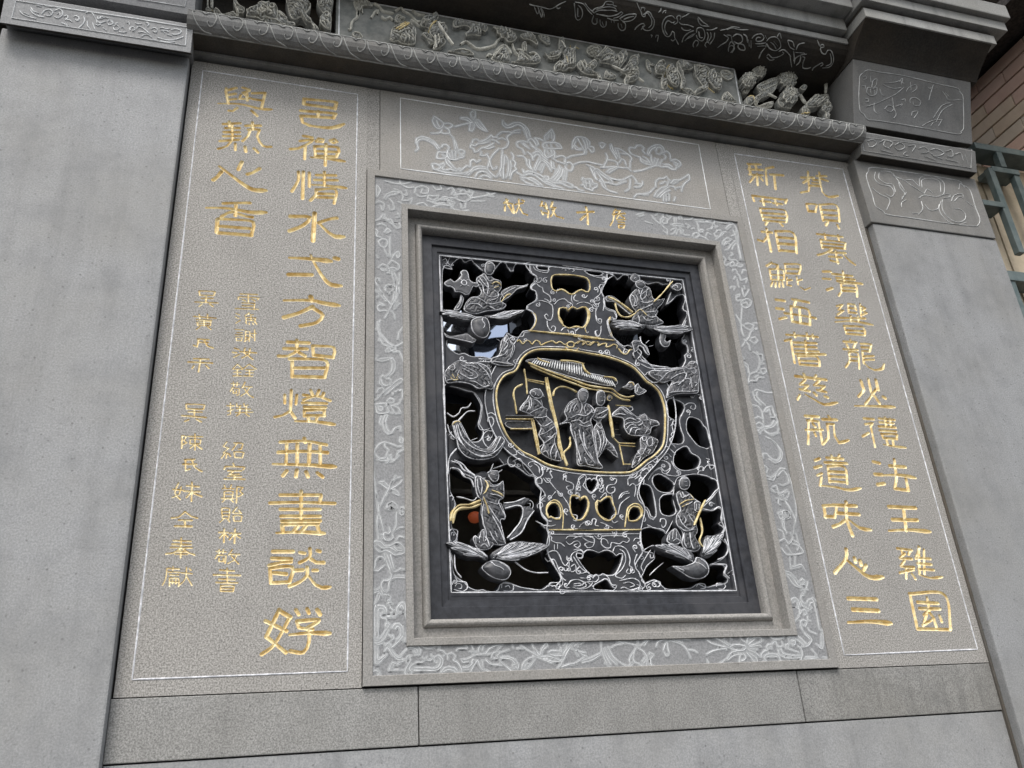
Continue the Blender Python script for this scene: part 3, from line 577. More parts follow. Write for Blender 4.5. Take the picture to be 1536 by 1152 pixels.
me = bpy.data.meshes.new('lantern'); bm.to_mesh(me); bm.free()
tag(link('lantern', me, M['lantern'], None, True), 'small glowing red lantern inside the room, behind the rider with crossed arms', 'lantern')

# ================================================================ dark pierced window: the slab and its openings
YL = 0.067
ZA, ZB, ZC, ZD, ZE, ZG = TF(640, 360, 5.76), TF(860, 380, 6.4), TF(650, 540, 6.4), TF(840, 540, 6.144), TF(650, 690, 5.236), TF(860, 690, 5.236)
ID = TF(0, 0, 1)
MED = ID("784,541 778,554 771.9,560 759,565 750,577.5 746.9,591.6 747.7,607 751.6,626 757.8,643 767,658.8 782.8,674.4 801.6,683.8 822,694.7 845,700.5 872.6,704.4 913,706.8 944,706 957,698.7 968.6,689 980,681.6 991.4,668.6 994.6,654 995.4,637.7 995.4,618 992,602 986.5,589 976.7,579 968.6,574 957,561 947,552 930,544 908,537 883,532.5 857,528 831,526.5 806.7,527 793,532")
HOLES = [  # (view, outline, edge colour)
 (ZA, "150,250 235,240 225,212 240,188 285,162 335,182 390,178 430,203 468,240 515,262 560,250 600,245 625,215 660,198 700,222 735,262 765,255 775,215 875,215 890,265 905,292 940,312 950,340 900,395 905,430 935,445 945,520 900,540 868,570 862,600 905,620 930,670 930,725 885,785 835,790 825,825 745,805 700,775 690,800 650,850 640,890 615,1000 490,985 400,985 330,955 285,965 245,945 200,905 190,860 215,835 170,810 150,790", 'white'),
 (ZA, "1095,322 1130,312 1250,315 1355,332 1388,352 1398,400 1388,440 1340,420 1300,430 1250,460 1200,430 1160,415 1110,430 1092,400 1088,350", 'goldline'),
 (ZA, "1160,600 1200,600 1225,625 1260,590 1300,610 1330,600 1368,592 1385,640 1375,700 1345,745 1290,735 1230,750 1190,730 1160,690 1155,640", 'goldline'),
 (ZA, "955,230 1045,240 1052,256 970,250", 'white'), (ZB, "120,168 280,188 250,208 160,196", 'white'),
 (ZB, "330,205 400,215 440,243 480,215 525,222 562,262 640,262 690,264 730,287 790,273 830,270 870,292 925,287 950,330 900,480 960,450 1010,400 1050,395 1065,440 1058,510 1085,580 1065,650 1040,700 1075,760 1050,800 1060,850 1098,870 1108,930 1075,960 1085,1010 1050,1075 1000,1085 900,1070 780,1060 700,1030 660,1010 650,960 690,930 640,880 590,900 540,925 480,895 425,850 420,815 375,800 345,720 335,650 370,630 425,640 400,560 340,540 310,520 300,440 310,400 270,370 300,300 325,250", 'white'),
 (ZC, "112,262 200,250 330,290 395,305 440,360 470,440 455,540 440,600 470,650 478,700 440,760 350,760 330,740 280,640 240,590 190,600 170,680 150,700 130,650 118,500", 'white'),
 (ZC, "215,965 300,955 500,965 600,955 640,950 680,985 640,1040 560,1060 480,1050 400,1080 330,1060 270,1010", None),
 (ZE, "150,60 230,100 300,130 340,145 440,135 470,75 545,45 600,30 680,66 740,112 795,142 806,190 850,240 872,280 838,310 828,370 850,430 895,490 850,500 890,545 900,590 903,640 890,700 900,760 930,800 960,870 1005,930 995,985 920,965 860,1003 790,998 700,983 640,963 590,950 530,960 508,1008 460,1023 400,1003 350,1008 290,983 262,950 190,900 168,840 158,740 200,640 200,580 168,530 152,480 168,400 190,340 165,270 140,200", 'white'),
 (ZD, "1000,372 1080,362 1150,400 1148,450 1110,530 1120,620 1148,700 1138,748 1080,753 1025,738 1058,690 1042,600 1058,560 1022,530 992,480", 'white'),
 (ZD, "1192,560 1212,522 1260,530 1310,560 1345,640 1365,720 1385,795 1340,788 1290,768 1232,700 1194,640", 'white'),
 (ZD, "1080,860 1110,822 1180,792 1220,850 1288,890 1300,930 1268,978 1180,998 1120,988 1072,940", 'white'),
 (ZG, "652,122 700,112 788,170 800,195 780,233 720,238 672,215 642,160", 'white'),
 (ZG, "590,192 620,216 640,290 650,350 655,428 622,448 600,390 560,350 522,310 512,260 540,192", 'white'),
 (ZG, "700,300 720,276 790,266 810,290 828,340 815,400 770,423 720,413 702,380", 'white'),
 (ZG, "830,150 870,126 960,110 1020,116 1080,132 1128,180 1128,240 1080,300 1040,340 1012,385 1080,400 1130,377 1158,400 1163,470 1150,490 1176,540 1162,590 1186,640 1205,690 1193,750 1130,788 1085,806 1075,830 1150,822 1193,832 1203,865 1190,900 1222,930 1200,958 1130,968 1060,983 990,958 940,988 870,998 800,1003 735,993 700,960 650,925 560,960 545,940 570,890 600,830 660,770 640,715 560,700 535,640 540,560 590,532 640,532 720,560 745,580 800,480 830,400 815,330 810,250", 'white'),
 (ZE, "1092,292 1120,292 1158,322 1188,302 1208,340 1195,400 1165,450 1130,460 1102,430 1088,380", 'goldline'),
 (ZG, "192,332 215,342 250,312 283,302 300,350 322,418 280,463 232,448 197,400", 'goldline'),
 (ZE, "902,402 920,362 955,347 983,380 985,450 940,440 925,432 907,440", 'goldline'),
 (ZG, "442,440 452,400 477,377 508,382 527,428 508,450 490,463 444,468", 'goldline'),
 (ZG, "107,162 130,152 145,167 165,152 183,166 173,208 140,247 112,213", 'white'),
 (ZG, "30,740 75,750 110,717 160,722 200,737 260,717 310,737 335,762 378,742 368,800 348,848 323,888 290,898 230,893 190,898 140,893 107,860 62,800", 'white'),
 (ZG, "165,1003 230,955 262,945 300,1000 325,1016", 'white'),
]
cell = 0.0019
xs = np.arange(0.547, 1.526, cell); zs = np.arange(2.062, 3.2815, cell)
XX, ZZ = np.meshgrid(xs, zs, indexing='ij'); PP = np.stack([XX.ravel(), ZZ.ravel()], 1)
S = np.full(XX.shape, -0.05)
S = np.maximum(S, np.maximum.reduce([xs[0]+.0005-XX, XX-xs[-1]+.0005, zs[0]+.0005-ZZ, ZZ-zs[-1]+.0005]))
hole_polys = []
for tf, txt, colr in HOLES+[(None, MED, None)]:
    pts = smooth(tf(txt) if tf else txt, True, 3.0); poly = wall(pts, YL); hole_polys.append((poly, pts))
    lo, hi = poly.min(0)-.012, poly.max(0)+.012
    i0, i1 = max(0, int((lo[0]-xs[0])/cell)), min(len(xs), int((hi[0]-xs[0])/cell)+2); j0, j1 = max(0, int((lo[1]-zs[0])/cell)), min(len(zs), int((hi[1]-zs[0])/cell)+2)
    sub = PP.reshape(len(xs), len(zs), 2)[i0:i1, j0:j1].reshape(-1, 2)
    d = poly_sdf(sub, poly).reshape(i1-i0, j1-j0)
    S[i0:i1, j0:j1] = np.maximum(S[i0:i1, j0:j1], -d)
# the vase stands proud of the cloud ground; a narrow border by the frame is level with it
VASE = smooth(ZA("905,190 905,292 945,312 950,340 900,395 905,430 940,445 945,520 868,570 862,600 905,620 935,670 930,725 885,785 835,790 790,850") + ID("762,528 742,552 728,590 731,622 742,652 760,676 785,695 800,712")
  + ZE("806,190 845,240 838,310 850,430 895,490 890,545 903,590 890,700 930,800 1005,930 1000,1020") + ZG("515,1020 520,900 485,830 545,720 530,640 530,545 540,500 560,380 515,260 540,160")
  + ID("985,695 1003,672 1013,640 1012,605 1000,575 982,555") + ZB("560,900 480,895 425,850 375,800 345,720 335,650 410,630 400,560 310,520 300,440 270,370 300,300 325,250 330,190"), True, 3.0)
vpoly = wall(VASE, YL)
GX, GZ = np.arange(0.53, 1.545, 0.0045), np.arange(2.04, 3.305, 0.0045)
_gx, _gz = np.meshgrid(GX, GZ, indexing='ij'); VSD = poly_sdf(np.stack([_gx.ravel(), _gz.ravel()], 1), vpoly[::2]).reshape(_gx.shape)
def sink(P):
    """Depth of the ground below the vase front at wall points P (x,z)."""
    P = np.atleast_2d(np.asarray(P, float)); u = np.clip((P[:, 0]-GX[0])/0.0045, 0, len(GX)-1.01); v = np.clip((P[:, 1]-GZ[0])/0.0045, 0, len(GZ)-1.01)
    i, j = u.astype(int), v.astype(int); fu, fv = u-i, v-j
    sd = VSD[i, j]*(1-fu)*(1-fv)+VSD[i+1, j]*fu*(1-fv)+VSD[i, j+1]*(1-fu)*fv+VSD[i+1, j+1]*fu*fv
    d = np.minimum(sd, np.minimum.reduce([P[:, 0]-.556, 1.516-P[:, 0], P[:, 1]-2.074, 3.270-P[:, 1]])-0.008)
    t = np.clip(d/0.005, 0, 1); return 0.013*t*t*(3-2*t)
SK = sink(PP).reshape(S.shape)
slab = field_mesh('pierced_slab', xs, zs, S, lambda d: 0.006*np.sqrt(np.clip(1-(1-np.minimum(d/0.011, 1))**2, 0, 1))-SK, M['dark'], lat, 0.055, YL+.006)
V, F = [], []; ribbon_geo(np.stack([vpoly[:, 0], np.full(len(vpoly), YL-.0005), vpoly[:, 1]], 1), 0.0032, 0.003, True, V, F, wob=0.25); quads('vase_outline', np.array(V), np.array(F), M['white'], slab, len(F))
frame_line(lat, [(659, 383), (1024, 420), (1105, 886), (677, 889)], YL, 0.0052, M['white'])
for (tf, txt, colr), (poly, pts) in zip(HOLES, hole_polys):
    if not colr: continue
    V, F = [], []
    c = poly.mean(0); n = len(poly)
    T = np.roll(poly, -1, 0)-np.roll(poly, 1, 0); T /= np.maximum(np.linalg.norm(T, axis=1), 1e-9)[:, None]
    area = 0.5*np.sum(poly[:, 0]*np.roll(poly[:, 1], -1)-np.roll(poly[:, 0], -1)*poly[:, 1]); sg = 1 if area > 0 else -1
    out = np.stack([T[:, 1], -T[:, 0]], 1)*sg
    q = poly+out*(0.0042 if colr == 'white' else 0.006)
    P = np.stack([q[:, 0], YL+.0015+sink(q), q[:, 1]], 1)
    ribbon_geo(P, 0.0032 if colr == 'white' else 0.0062, 0.003 if colr == 'white' else 0.005, True, V, F, wob=0.22)
    quads('edge_line', np.array(V), np.array(F), M[colr], slab, len(F))
# double gilt rim of the medallion
for off, w_, h_, mt in ((0.0055, 0.0070, 0.006, 'goldline'), (0.0165, 0.0036, 0.003, 'white')):
    poly = hole_polys[-1][0]; T = np.roll(poly, -1, 0)-np.roll(poly, 1, 0); T /= np.maximum(np.linalg.norm(T, axis=1), 1e-9)[:, None]
    area = 0.5*np.sum(poly[:, 0]*np.roll(poly[:, 1], -1)-np.roll(poly[:, 0], -1)*poly[:, 1]); sg = 1 if area > 0 else -1
    q = poly+np.stack([T[:, 1], -T[:, 0]], 1)*sg*off; V, F = [], []
    ribbon_geo(np.stack([q[:, 0], np.full(len(q), YL+.0005), q[:, 1]], 1), w_, h_, True, V, F, wob=0.08)
    quads('medallion_rim', np.array(V), np.array(F), M[mt], lat, len(F))

# ---- scroll work drawn on the slab
def on(px, py):
    p = at(px, py, YL); return np.array([p[0], YL-.0003+float(sink(p[[0, 2]])[0]), p[2]])
def deco(name, tf, txts, mat='white', w=0.0031, h=0.0026, surf=None, parent=None):
    for t in txts: lines(name, parent or slab, tf, [t], surf or on, w, h, M[mat])
deco('scroll_line', ZA, ["140,160 165,150 185,170 178,195 165,190", "135,200 165,225 230,238", "200,150 190,180 215,205 240,200", "890,225 885,260 905,290 940,310 935,345 955,370 985,360 990,330 965,335",
 "920,230 950,265 1040,285 1055,240 1090,232", "905,420 910,400 945,380 975,405 1000,415 1010,450 1050,475 1070,500 1070,540 1040,520 1015,510", "1050,545 1085,570 1090,640 1075,690 1040,690 1018,655 1035,640 1050,660",
 "1040,700 1045,745 1075,790 1105,790 1112,755 1085,745 1075,765", "960,525 1000,528 1060,545", "1165,255 1185,245 1205,265 1190,270", "1225,260 1250,248 1275,265 1255,278",
 "1100,560 1140,520 1190,512 1225,540 1260,560 1255,590", "1290,560 1330,540 1390,545 1430,570 1440,600", "1120,460 1130,430 1160,425", "1255,470 1250,520 1265,550", "1290,470 1270,500 1280,525 1310,530",
 "1475,590 1460,620 1470,680 1498,715", "1460,790 1465,820 1498,835", "1160,790 1185,760 1230,760 1280,775 1285,810", "1290,790 1310,765 1350,755 1375,780 1385,805 1400,795"])
deco('scroll_line', ZB, ["240,320 260,345 285,350 295,330 280,300 255,305 250,330", "325,205 322,250 295,285 270,285", "265,375 250,400 200,440 200,480 235,490 255,470", "240,510 215,540 215,610 230,660 260,680 270,640 245,630 240,650",
 "265,700 262,760 240,800 215,790 210,750 230,740", "290,430 295,500 285,555", "330,800 350,790", "100,165 150,205 240,235 310,235", "300,520 350,540 400,570 425,610 415,640 390,635 370,610"])
deco('gold_line', ZB, ["345,615 338,660 348,720 372,800", "355,610 350,660 362,720 388,800"], 'goldline', 0.005)
deco('gold_line', ZA, ["905,625 940,650 945,700 925,750 890,785", "1145,590 1140,650 1165,700 1180,745", "1390,590 1410,640 1400,700 1370,760 1380,800"], 'goldline', 0.005)
deco('gold_bar', ZA, ["|875,785 1100,808 1250,820 1498,852"], 'goldline', 0.0075, 0.006)
deco('gold_bar', ZB, ["|0,800 200,820 390,838"], 'goldline', 0.0075, 0.006)
deco('gold_bar', ZE, ["|905,550 1080,550 1257,550"], 'goldline', 0.008, 0.006)
deco('gold_bar', ZG, ["|0,550 250,552 530,548"], 'goldline', 0.008, 0.006)
deco('cloud_line', ZA, ["780,880 800,865 830,900 860,870 890,880 910,905 940,870 975,885 985,910 1010,900 1040,885 1090,875 1115,895 1150,880 1190,905 1215,900", "1300,900 1330,875 1370,880 1390,910 1430,885 1470,885 1498,905",
  "@1210,900 1240,880 1275,895 1265,925 1225,925", "1195,920 1215,945 1290,955 1310,930"], 'goldline', 0.0046, 0.004)
deco('cloud_line', ZB, ["0,880 30,860 60,845 95,855 85,885 130,850 165,860 155,890 200,855 240,860 235,890 280,870 320,870 310,900 350,895 385,875 420,890 415,915", "430,915 470,960 510,970 540,930 560,925"], 'goldline', 0.0046, 0.004)
deco('scroll_line', ZC, ["400,305 440,365 470,440 455,540 440,600 455,650 500,660 560,640 580,590 560,550 525,560 530,590", "520,520 560,510 600,540 615,590", "545,835 505,800 485,740 500,690 540,665 575,690 570,730 540,735 535,705",
  "880,935 860,900 820,870 795,880 800,910 740,920 725,970 750,1010 790,1005 795,965 770,960", "770,960 830,950 870,1010 930,1080 1000,1130", "1000,1140 1050,1100 1040,1030 990,985 930,980 910,1005 930,1030 950,1015", "960,990 1010,1030 1020,1090", "1090,1075 1105,1045 1130,1060 1115,1085",
  "110,100 150,140", "640,930 690,990", "155,90 150,60 190,45 205,80 185,105 160,100"])
deco('scroll_line', ZD, ["1010,560 1035,545 1060,570", "1020,610 1045,590 1065,620", "1025,700 1030,675 1055,670 1060,700 1040,705", "1010,720 1015,755 1060,775 1080,800", "975,800 1020,805 1060,840 1080,860", "970,850 1010,855 1040,885",
  "1040,920 1070,980 1110,1020 1100,1055 1060,1060 985,1045", "1165,405 1200,385 1250,390 1265,420 1250,445 1215,430 1225,410", "1290,1000 1310,970 1335,985 1325,1015 1300,1010 1285,1040", "1350,975 1390,960 1420,980 1405,1000 1380,930",
  "800,920 850,895 880,890 900,915 880,950 855,930", "905,920 960,915 1010,940 1030,990 1000,1035 960,1030 950,1000", "820,1030 800,1000 760,1010 740,1060 690,1100", "830,1090 870,1030 930,990 950,1010", "640,1100 650,1060 690,1040 680,1065"])
deco('scroll_line', ZE, ["800,180 820,140 850,150 850,185 820,185", "890,95 900,65 930,90 915,100 935,140 920,150", "880,140 920,180 960,230 1010,280 1060,350 1075,400", "880,280 850,290 845,320 880,325", "830,370 825,345 850,335 860,365 840,380 860,440 900,480 930,480",
  "1020,160 1025,130 1045,140 1040,165 1070,175 1100,195 1095,235 1060,240 1045,210 1070,205", "1180,130 1150,150 1130,190 1125,235 1150,240 1155,205 1125,215", "1110,265 1135,255 1150,290 1120,305", "1075,240 1075,330", "1075,420 1100,430 1130,440 1120,480 1095,470",
  "1145,530 1170,500 1215,480 1240,500", "810,470 850,490 910,520 960,510", "920,440 940,460 990,450", "910,590 930,610 925,630 960,650 1000,655 1030,680", "910,585 1257,585", "1040,620 1060,600 1110,600 1150,605 1180,600 1220,600 1257,605", "1040,640 1070,665 1110,640 1140,640 1155,670 1130,690 1105,670 1130,660",
  "1170,610 1215,640 1257,650", "950,665 950,705", "975,660 975,700", "890,740 915,720 960,715 990,750 1015,810 1040,830 1065,800 1060,860 1030,870 1025,845", "885,760 910,790 940,780 960,800 985,860 1010,920 1040,950", "1090,800 1080,760 1100,730 1150,710 1175,730 1165,765 1130,770",
  "1080,840 1110,820 1120,860 1085,880 1070,850", "1115,850 1160,890 1210,880 1230,910 1190,930 1150,925", "1060,980 1080,950 1130,940 1180,960 1200,990 1150,1010 1090,1000", "1100,975 1150,970 1170,990", "1210,960 1257,1000", "960,250 900,320", "1000,280 960,230"])
deco('gold_line', ZE, ["905,440 888,400 900,350 950,315 1000,350 1020,430 1015,540", "1150,310 1190,285 1215,320 1215,400 1190,450 1140,480"], 'goldline', 0.0046)
deco('gold_line', ZG, ["405,530 415,450 430,380 475,345 520,355 545,400 530,450 505,460", "60,310 90,290 120,330 115,410 80,460 40,480", "190,330 185,380 210,440 280,475"], 'goldline', 0.0046)
deco('scroll_line', ZG, ["20,250 25,205 50,190 40,150 70,120 100,130 90,175 75,200 100,230 135,265 170,240 200,200 180,140 200,125 225,150 220,190 240,220 230,255 205,245 215,225", "55,215 30,225 40,245 60,240", "10,280 30,260 40,290 15,300",
  "300,160 310,145 340,155 325,190 275,200 260,240 290,265 325,245 320,215 295,220", "300,270 325,400", "350,480 320,495 300,470 310,435 345,430", "350,430 370,350 410,310 440,290", "355,310 380,265 430,245", "370,300 395,270 440,260", "210,300 250,260 260,290 235,310",
  "430,200 430,150 470,120 465,90 500,95 490,130 440,145", "440,205 470,185 490,220 480,290", "470,190 500,200 540,160 520,145 515,175", "530,150 530,100 570,70 605,65 590,100 560,105", "600,150 640,90 690,50 730,80 765,60 775,30 740,0", "735,115 805,175", "560,380 580,360 605,390 620,430 650,450 640,465 610,440",
  "695,480 700,455 735,460 740,500 715,525 705,500", "590,500 640,525 700,535 735,555", "50,520 90,490 140,510 150,465 180,470 170,510 200,520", "210,490 260,510 310,535", "0,580 250,582 520,580", "0,620 30,605 80,600 150,610 165,640 150,680 110,690 90,660 120,650", "215,600 290,595 400,600 440,625 420,650 390,640 360,660 300,650 290,690 250,690 220,660 225,620 260,630 275,660",
  "470,640 490,615 530,625 540,640 505,650 530,680 540,720", "310,720 330,680 380,680 420,710 445,780 440,830 465,850 440,895 415,880 430,855", "360,700 400,730 410,790 380,860 330,910 380,930 410,905", "500,740 480,800 490,840 515,830 510,800", "545,720 600,680 650,670 640,760 620,765 615,730", "560,870 545,830 580,760 620,700", "610,900 660,850 720,800",
  "0,710 40,700 75,720 70,770 40,775", "0,760 60,850 120,890 135,915 100,930 60,925", "150,930 180,900 200,930 170,960 150,950", "210,910 230,895 260,910 280,935 300,980 340,985 330,1010", "360,950 400,940 470,930 520,960 515,1000 450,1020 400,1000 370,1010", "390,970 440,960 480,985 440,1000", "0,990 60,985 100,960 150,960 120,1000 60,1015 10,1005",
  "640,970 660,945 695,955 690,985 665,990 660,970", "705,980 730,1005 725,1020", "980,990 1000,965 1045,970 1050,1000 1010,1005", "1140,990 1140,965 1190,965 1210,985 1190,1010 1150,1005", "1225,890 1250,865 1255,900 1235,905", "1010,80 990,65 1000,45 1035,50 1035,75 1015,80", "1040,60 1070,30 1100,40", "800,190 830,160 860,150", "1145,60 1160,100"])
deco('border_cloud', ZE, ["150,980 160,950 195,945 225,950 265,955 275,1000 240,1025 200,1020 165,1010", "180,985 195,965 225,970 230,1000 205,1005", "545,1000 550,960 590,955 635,975 635,1015 600,1028 560,1020", "570,990 600,980 610,1000", "915,990 930,960 980,960 995,990 975,1015 940,1015", "940,990 960,980 970,1000",
  "130,560 150,535 195,545 195,580 185,620 150,640 130,625", "145,590 145,565 170,565 165,590", "130,290 140,270 165,285 155,310", "715,340 730,310 780,315 795,350 775,380 730,380 715,350", "745,330 770,335 765,360 745,355"])

# ---- small cloud curls filling the plain parts of the slab
cnt = 0; placed = []
Sg = S.copy()
for _ in range(4000):
    if cnt >= 90: break
    i, j = rng.integers(10, len(xs)-10), rng.integers(10, len(zs)-10)
    if Sg[i, j] > -0.0125: continue
    x, z = xs[i], zs[j]
    if any((x-a)**2+(z-b)**2 < 0.021**2 for a, b in placed): continue
    placed.append((x, z)); cnt += 1
    a0 = rng.uniform(0, 6.28); sg = rng.choice([-1, 1]); r0 = rng.uniform(0.007, 0.0105)
    P = [(x+r0*(1-t*0.85)*math.cos(a0+sg*t*7.5), YL-.0003, z+r0*(1-t*0.85)*math.sin(a0+sg*t*7.5)) for t in np.linspace(0, 1, 18)]
    P = [(x+r0*1.7*math.cos(a0-sg*0.9), YL-.0003, z+r0*1.7*math.sin(a0-sg*0.9))]+P
    sk_ = float(sink((x, z))[0]); P = [(a_, b_+sk_, c_) for a_, b_, c_ in P]
    V, F = [], []; ribbon_geo(np.array(P), 0.0034, 0.003, False, V, F); quads('cloud_curl', np.array(V), np.array(F), M['white'], slab, len(F))

# ================================================================ dark pierced window: figures in relief
def fig(name, tf, outline, folds=(), parent=None, yb=YL-.004, b=0.014, R=0.014, thick=0.035, mat='relief', gold=(), w=0.0028, rim=True, rimmat='white'):
    r = Relief(name, parent or lat, tf(outline), yb, b, R, thick, M[mat], carve=0.0 if name in ('crane_body', 'head', 'feather', 'crane_neck', 'fan', 'hat') else 0.45, wave=0.014); f = r.surf()
    if r.obj is None: return None
    if rim:
        P = r.poly; V, F = [], []
        c = P.mean(0); T = np.roll(P, -1, 0)-np.roll(P, 1, 0); T /= np.maximum(np.linalg.norm(T, axis=1), 1e-9)[:, None]
        area = 0.5*np.sum(P[:, 0]*np.roll(P[:, 1], -1)-np.roll(P[:, 0], -1)*P[:, 1]); sg = -1 if area > 0 else 1
        q = P+np.stack([T[:, 1], -T[:, 0]], 1)*sg*0.0022
        ribbon_geo(np.stack([q[:, 0], np.full(len(q), yb-b*0.45), q[:, 1]], 1), w, 0.0025, True, V, F, wob=0.3)
        quads('outline', np.array(V), np.array(F), M[rimmat], r.obj, len(F))
    if folds:
        o = lines('fold_lines', r.obj, tf, folds, f, w, 0.0026, M['white']); o['kind'] = 'stuff'
    if gold:
        o = lines('gilt_lines', r.obj, tf, gold, f, w*1.5, 0.003, M['goldline']); o['kind'] = 'stuff'
    r.obj['f'] = 1; del r.obj['f']
    return r.obj
def cord(name, tf, txts, mat, w, h, y, parent=None):
    for t in txts: lines(name, parent or lat, tf, [t], plane(y), w, h, M[mat])
# rider with a fan, upper left
r1 = fig('crane_rider', ZA, "430,330 470,300 520,280 580,330 640,350 650,400 640,430 620,460 660,470 640,520 690,560 650,600 560,610 500,620 420,640 340,620 320,580 350,520 390,490 450,480 470,440 440,390",
  ["470,310 500,340 530,400 520,480", "440,350 480,400 500,470 560,500 620,480", "350,545 400,505 470,520 520,560", "330,600 370,560 440,560 480,590", "580,440 620,470 600,510 540,530", "640,540 560,560 520,550", "540,580 600,600 650,590", "500,300 540,360 590,340", "455,330 490,380 540,430"], gold=["560,385 600,368 645,395", "580,420 620,405"])
fig('head', ZA, "500,265 505,220 520,185 560,185 590,215 590,260 560,300 520,295", ["520,215 560,205 580,225", "495,215 515,195 550,190"], r1, YL-.012, 0.014, 0.016)
fig('wing', ZA, "112,612 200,625 300,640 390,650 470,660 480,690 420,705 360,705 300,700 200,670 140,645", ["125,620 250,642 390,662", "130,634 250,658 380,678", "180,658 280,680 370,692", "250,640 330,655 420,668"], r1, YL-.006, 0.006, 0.01, rim=False)
fig('wing', ZA, "500,650 600,640 700,610 845,605 800,640 700,690 600,690 520,680", ["600,652 650,630 740,614 835,610", "560,665 640,660 720,638 815,620", "670,685 760,650", "640,650 660,630", "700,640 720,620", "760,628 780,612"], r1, YL-.006, 0.006, 0.01, rim=False)
fig('crane_body', ZA, "390,690 450,660 520,670 550,740 540,810 500,845 440,830 400,790 385,740", ["490,668 475,700 500,740 485,770"], r1, YL-.008, 0.022, 0.024)
fan = fig('fan', ZA, "150,370 205,335 235,360 270,340 300,300 290,275 310,260 345,265 360,295 370,340 400,365 440,370 455,390 430,405 405,400 385,440 365,470 340,475 300,455 275,450 245,450 235,420 205,400 180,400", ["@320,350 340,360 345,385 325,395 305,385 300,362", "320,372 322,374", "300,350 290,340", "345,350 360,345", "350,395 365,405", "300,395 285,405"], r1, YL-.014, 0.007, 0.008, w=0.0042)
fig('fan_handle', ZA, "295,470 285,520 250,570 235,605 280,605 310,560 322,500", ["305,490 290,550 260,595"], r1, YL-.006, 0.006, 0.008)
fig('ribbon', ZA, "640,450 700,410 760,390 820,395 880,380 870,400 800,420 770,440 720,490 660,530 640,560 620,560 660,500", ["650,480 710,440 770,410"], r1, YL-.008, 0.006, 0.008, gold=["640,540 690,480 730,470"])
fig('cloud_scroll', ZA, "150,800 200,828 300,815 350,808 400,845 432,862 400,890 350,878 240,855 170,840", (), None, YL, 0.006, 0.008)
# rider with a staff, upper right
r2 = fig('crane_rider', ZB, "600,340 640,310 690,310 740,340 770,430 830,440 880,430 860,480 820,520 790,580 820,620 870,660 840,680 760,700 680,690 620,680 560,640 600,560 570,520 540,430 560,380",
  ["620,350 640,400 690,370 720,340", "660,350 640,420 660,460", "700,360 690,420 650,450", "560,400 590,450 580,510 610,500", "590,400 610,440 600,490", "640,470 700,480 760,460", "640,545 700,520 760,490", "650,570 720,570 780,560", "620,600 630,660 610,680", "660,610 700,650 760,640", "700,600 740,620 790,610", "780,560 820,540 800,590"], gold=["600,570 640,545 700,600"])
fig('head', ZB, "600,310 595,280 620,255 670,260 695,290 685,330 640,340", ["615,290 650,280 690,300"], r2, YL-.012, 0.014, 0.016)
fig('hat', ZB, "545,240 560,205 590,190 635,220 640,255 600,280 570,270", ["580,250 590,235 605,245"], r2, YL-.012, 0.008, 0.01)
fig('wing', ZB, "370,650 450,640 560,650 640,680 700,700 640,735 540,740 450,730 380,705", ["380,660 480,660 600,690", "380,680 480,690 640,710", "390,700 500,715 620,728", "460,650 520,655 580,670"], r2, YL-.006, 0.006, 0.010, rim=False)
fig('wing', ZB, "700,700 780,690 860,690 960,700 1060,690 1110,690 1150,730 1100,750 1010,780 930,760 840,750 760,745", ["780,715 860,705 900,720", "860,740 940,720 1040,730 1110,700", "960,745 1040,750 1140,730", "800,740 850,725", "1010,705 1070,680 1085,640"], r2, YL-.006, 0.006, 0.010, rim=False)
fig('crane_neck', ZB, "850,750 880,752 892,800 880,835 900,850 935,830 920,890 870,897 835,860 828,800", (), r2, YL-.006, 0.010, 0.012)
cord('staff', ZB, ["770,470 850,390 950,272"], 'goldline', 0.0065, 0.007, YL-.022, r2)
cord('flute', ZB, ["330,420 400,450 480,500 570,570"], 'goldline', 0.008, 0.006, YL-.012, r2); cord('sash', ZB, ["400,480 420,555 460,605 530,612 600,575"], 'goldline', 0.006, 0.005, YL-.010, r2)
fig('ribbon', ZB, "310,415 360,403 410,430 480,490 560,560 540,585 460,520 400,470 320,460", ["330,440 390,460 460,515"], r2, YL-.006, 0.006, 0.008)
fig('flower', ZB, "940,330 980,290 1030,290 1045,330 1010,362 970,350", ["960,320 990,310 1000,335"], None, YL-.004, 0.006, 0.008)
fig('crane_head', ZB, "560,850 600,830 640,840 640,795 660,860 705,890 735,975 700,965 665,905 630,890 620,930 580,960 600,1010 570,980 580,930", ["640,800 655,860 690,900 720,960", "580,860 630,850", "610,900 660,950 620,1010", "700,860 730,830", "730,890 770,880"], None, YL-.004, 0.007, 0.008)
cord('ribbon', ZB, ["620,1020 690,1050 780,1080 910,1095", "640,1060 740,1105 900,1110 1000,1100"], 'white', 0.0036, 0.003, YL)
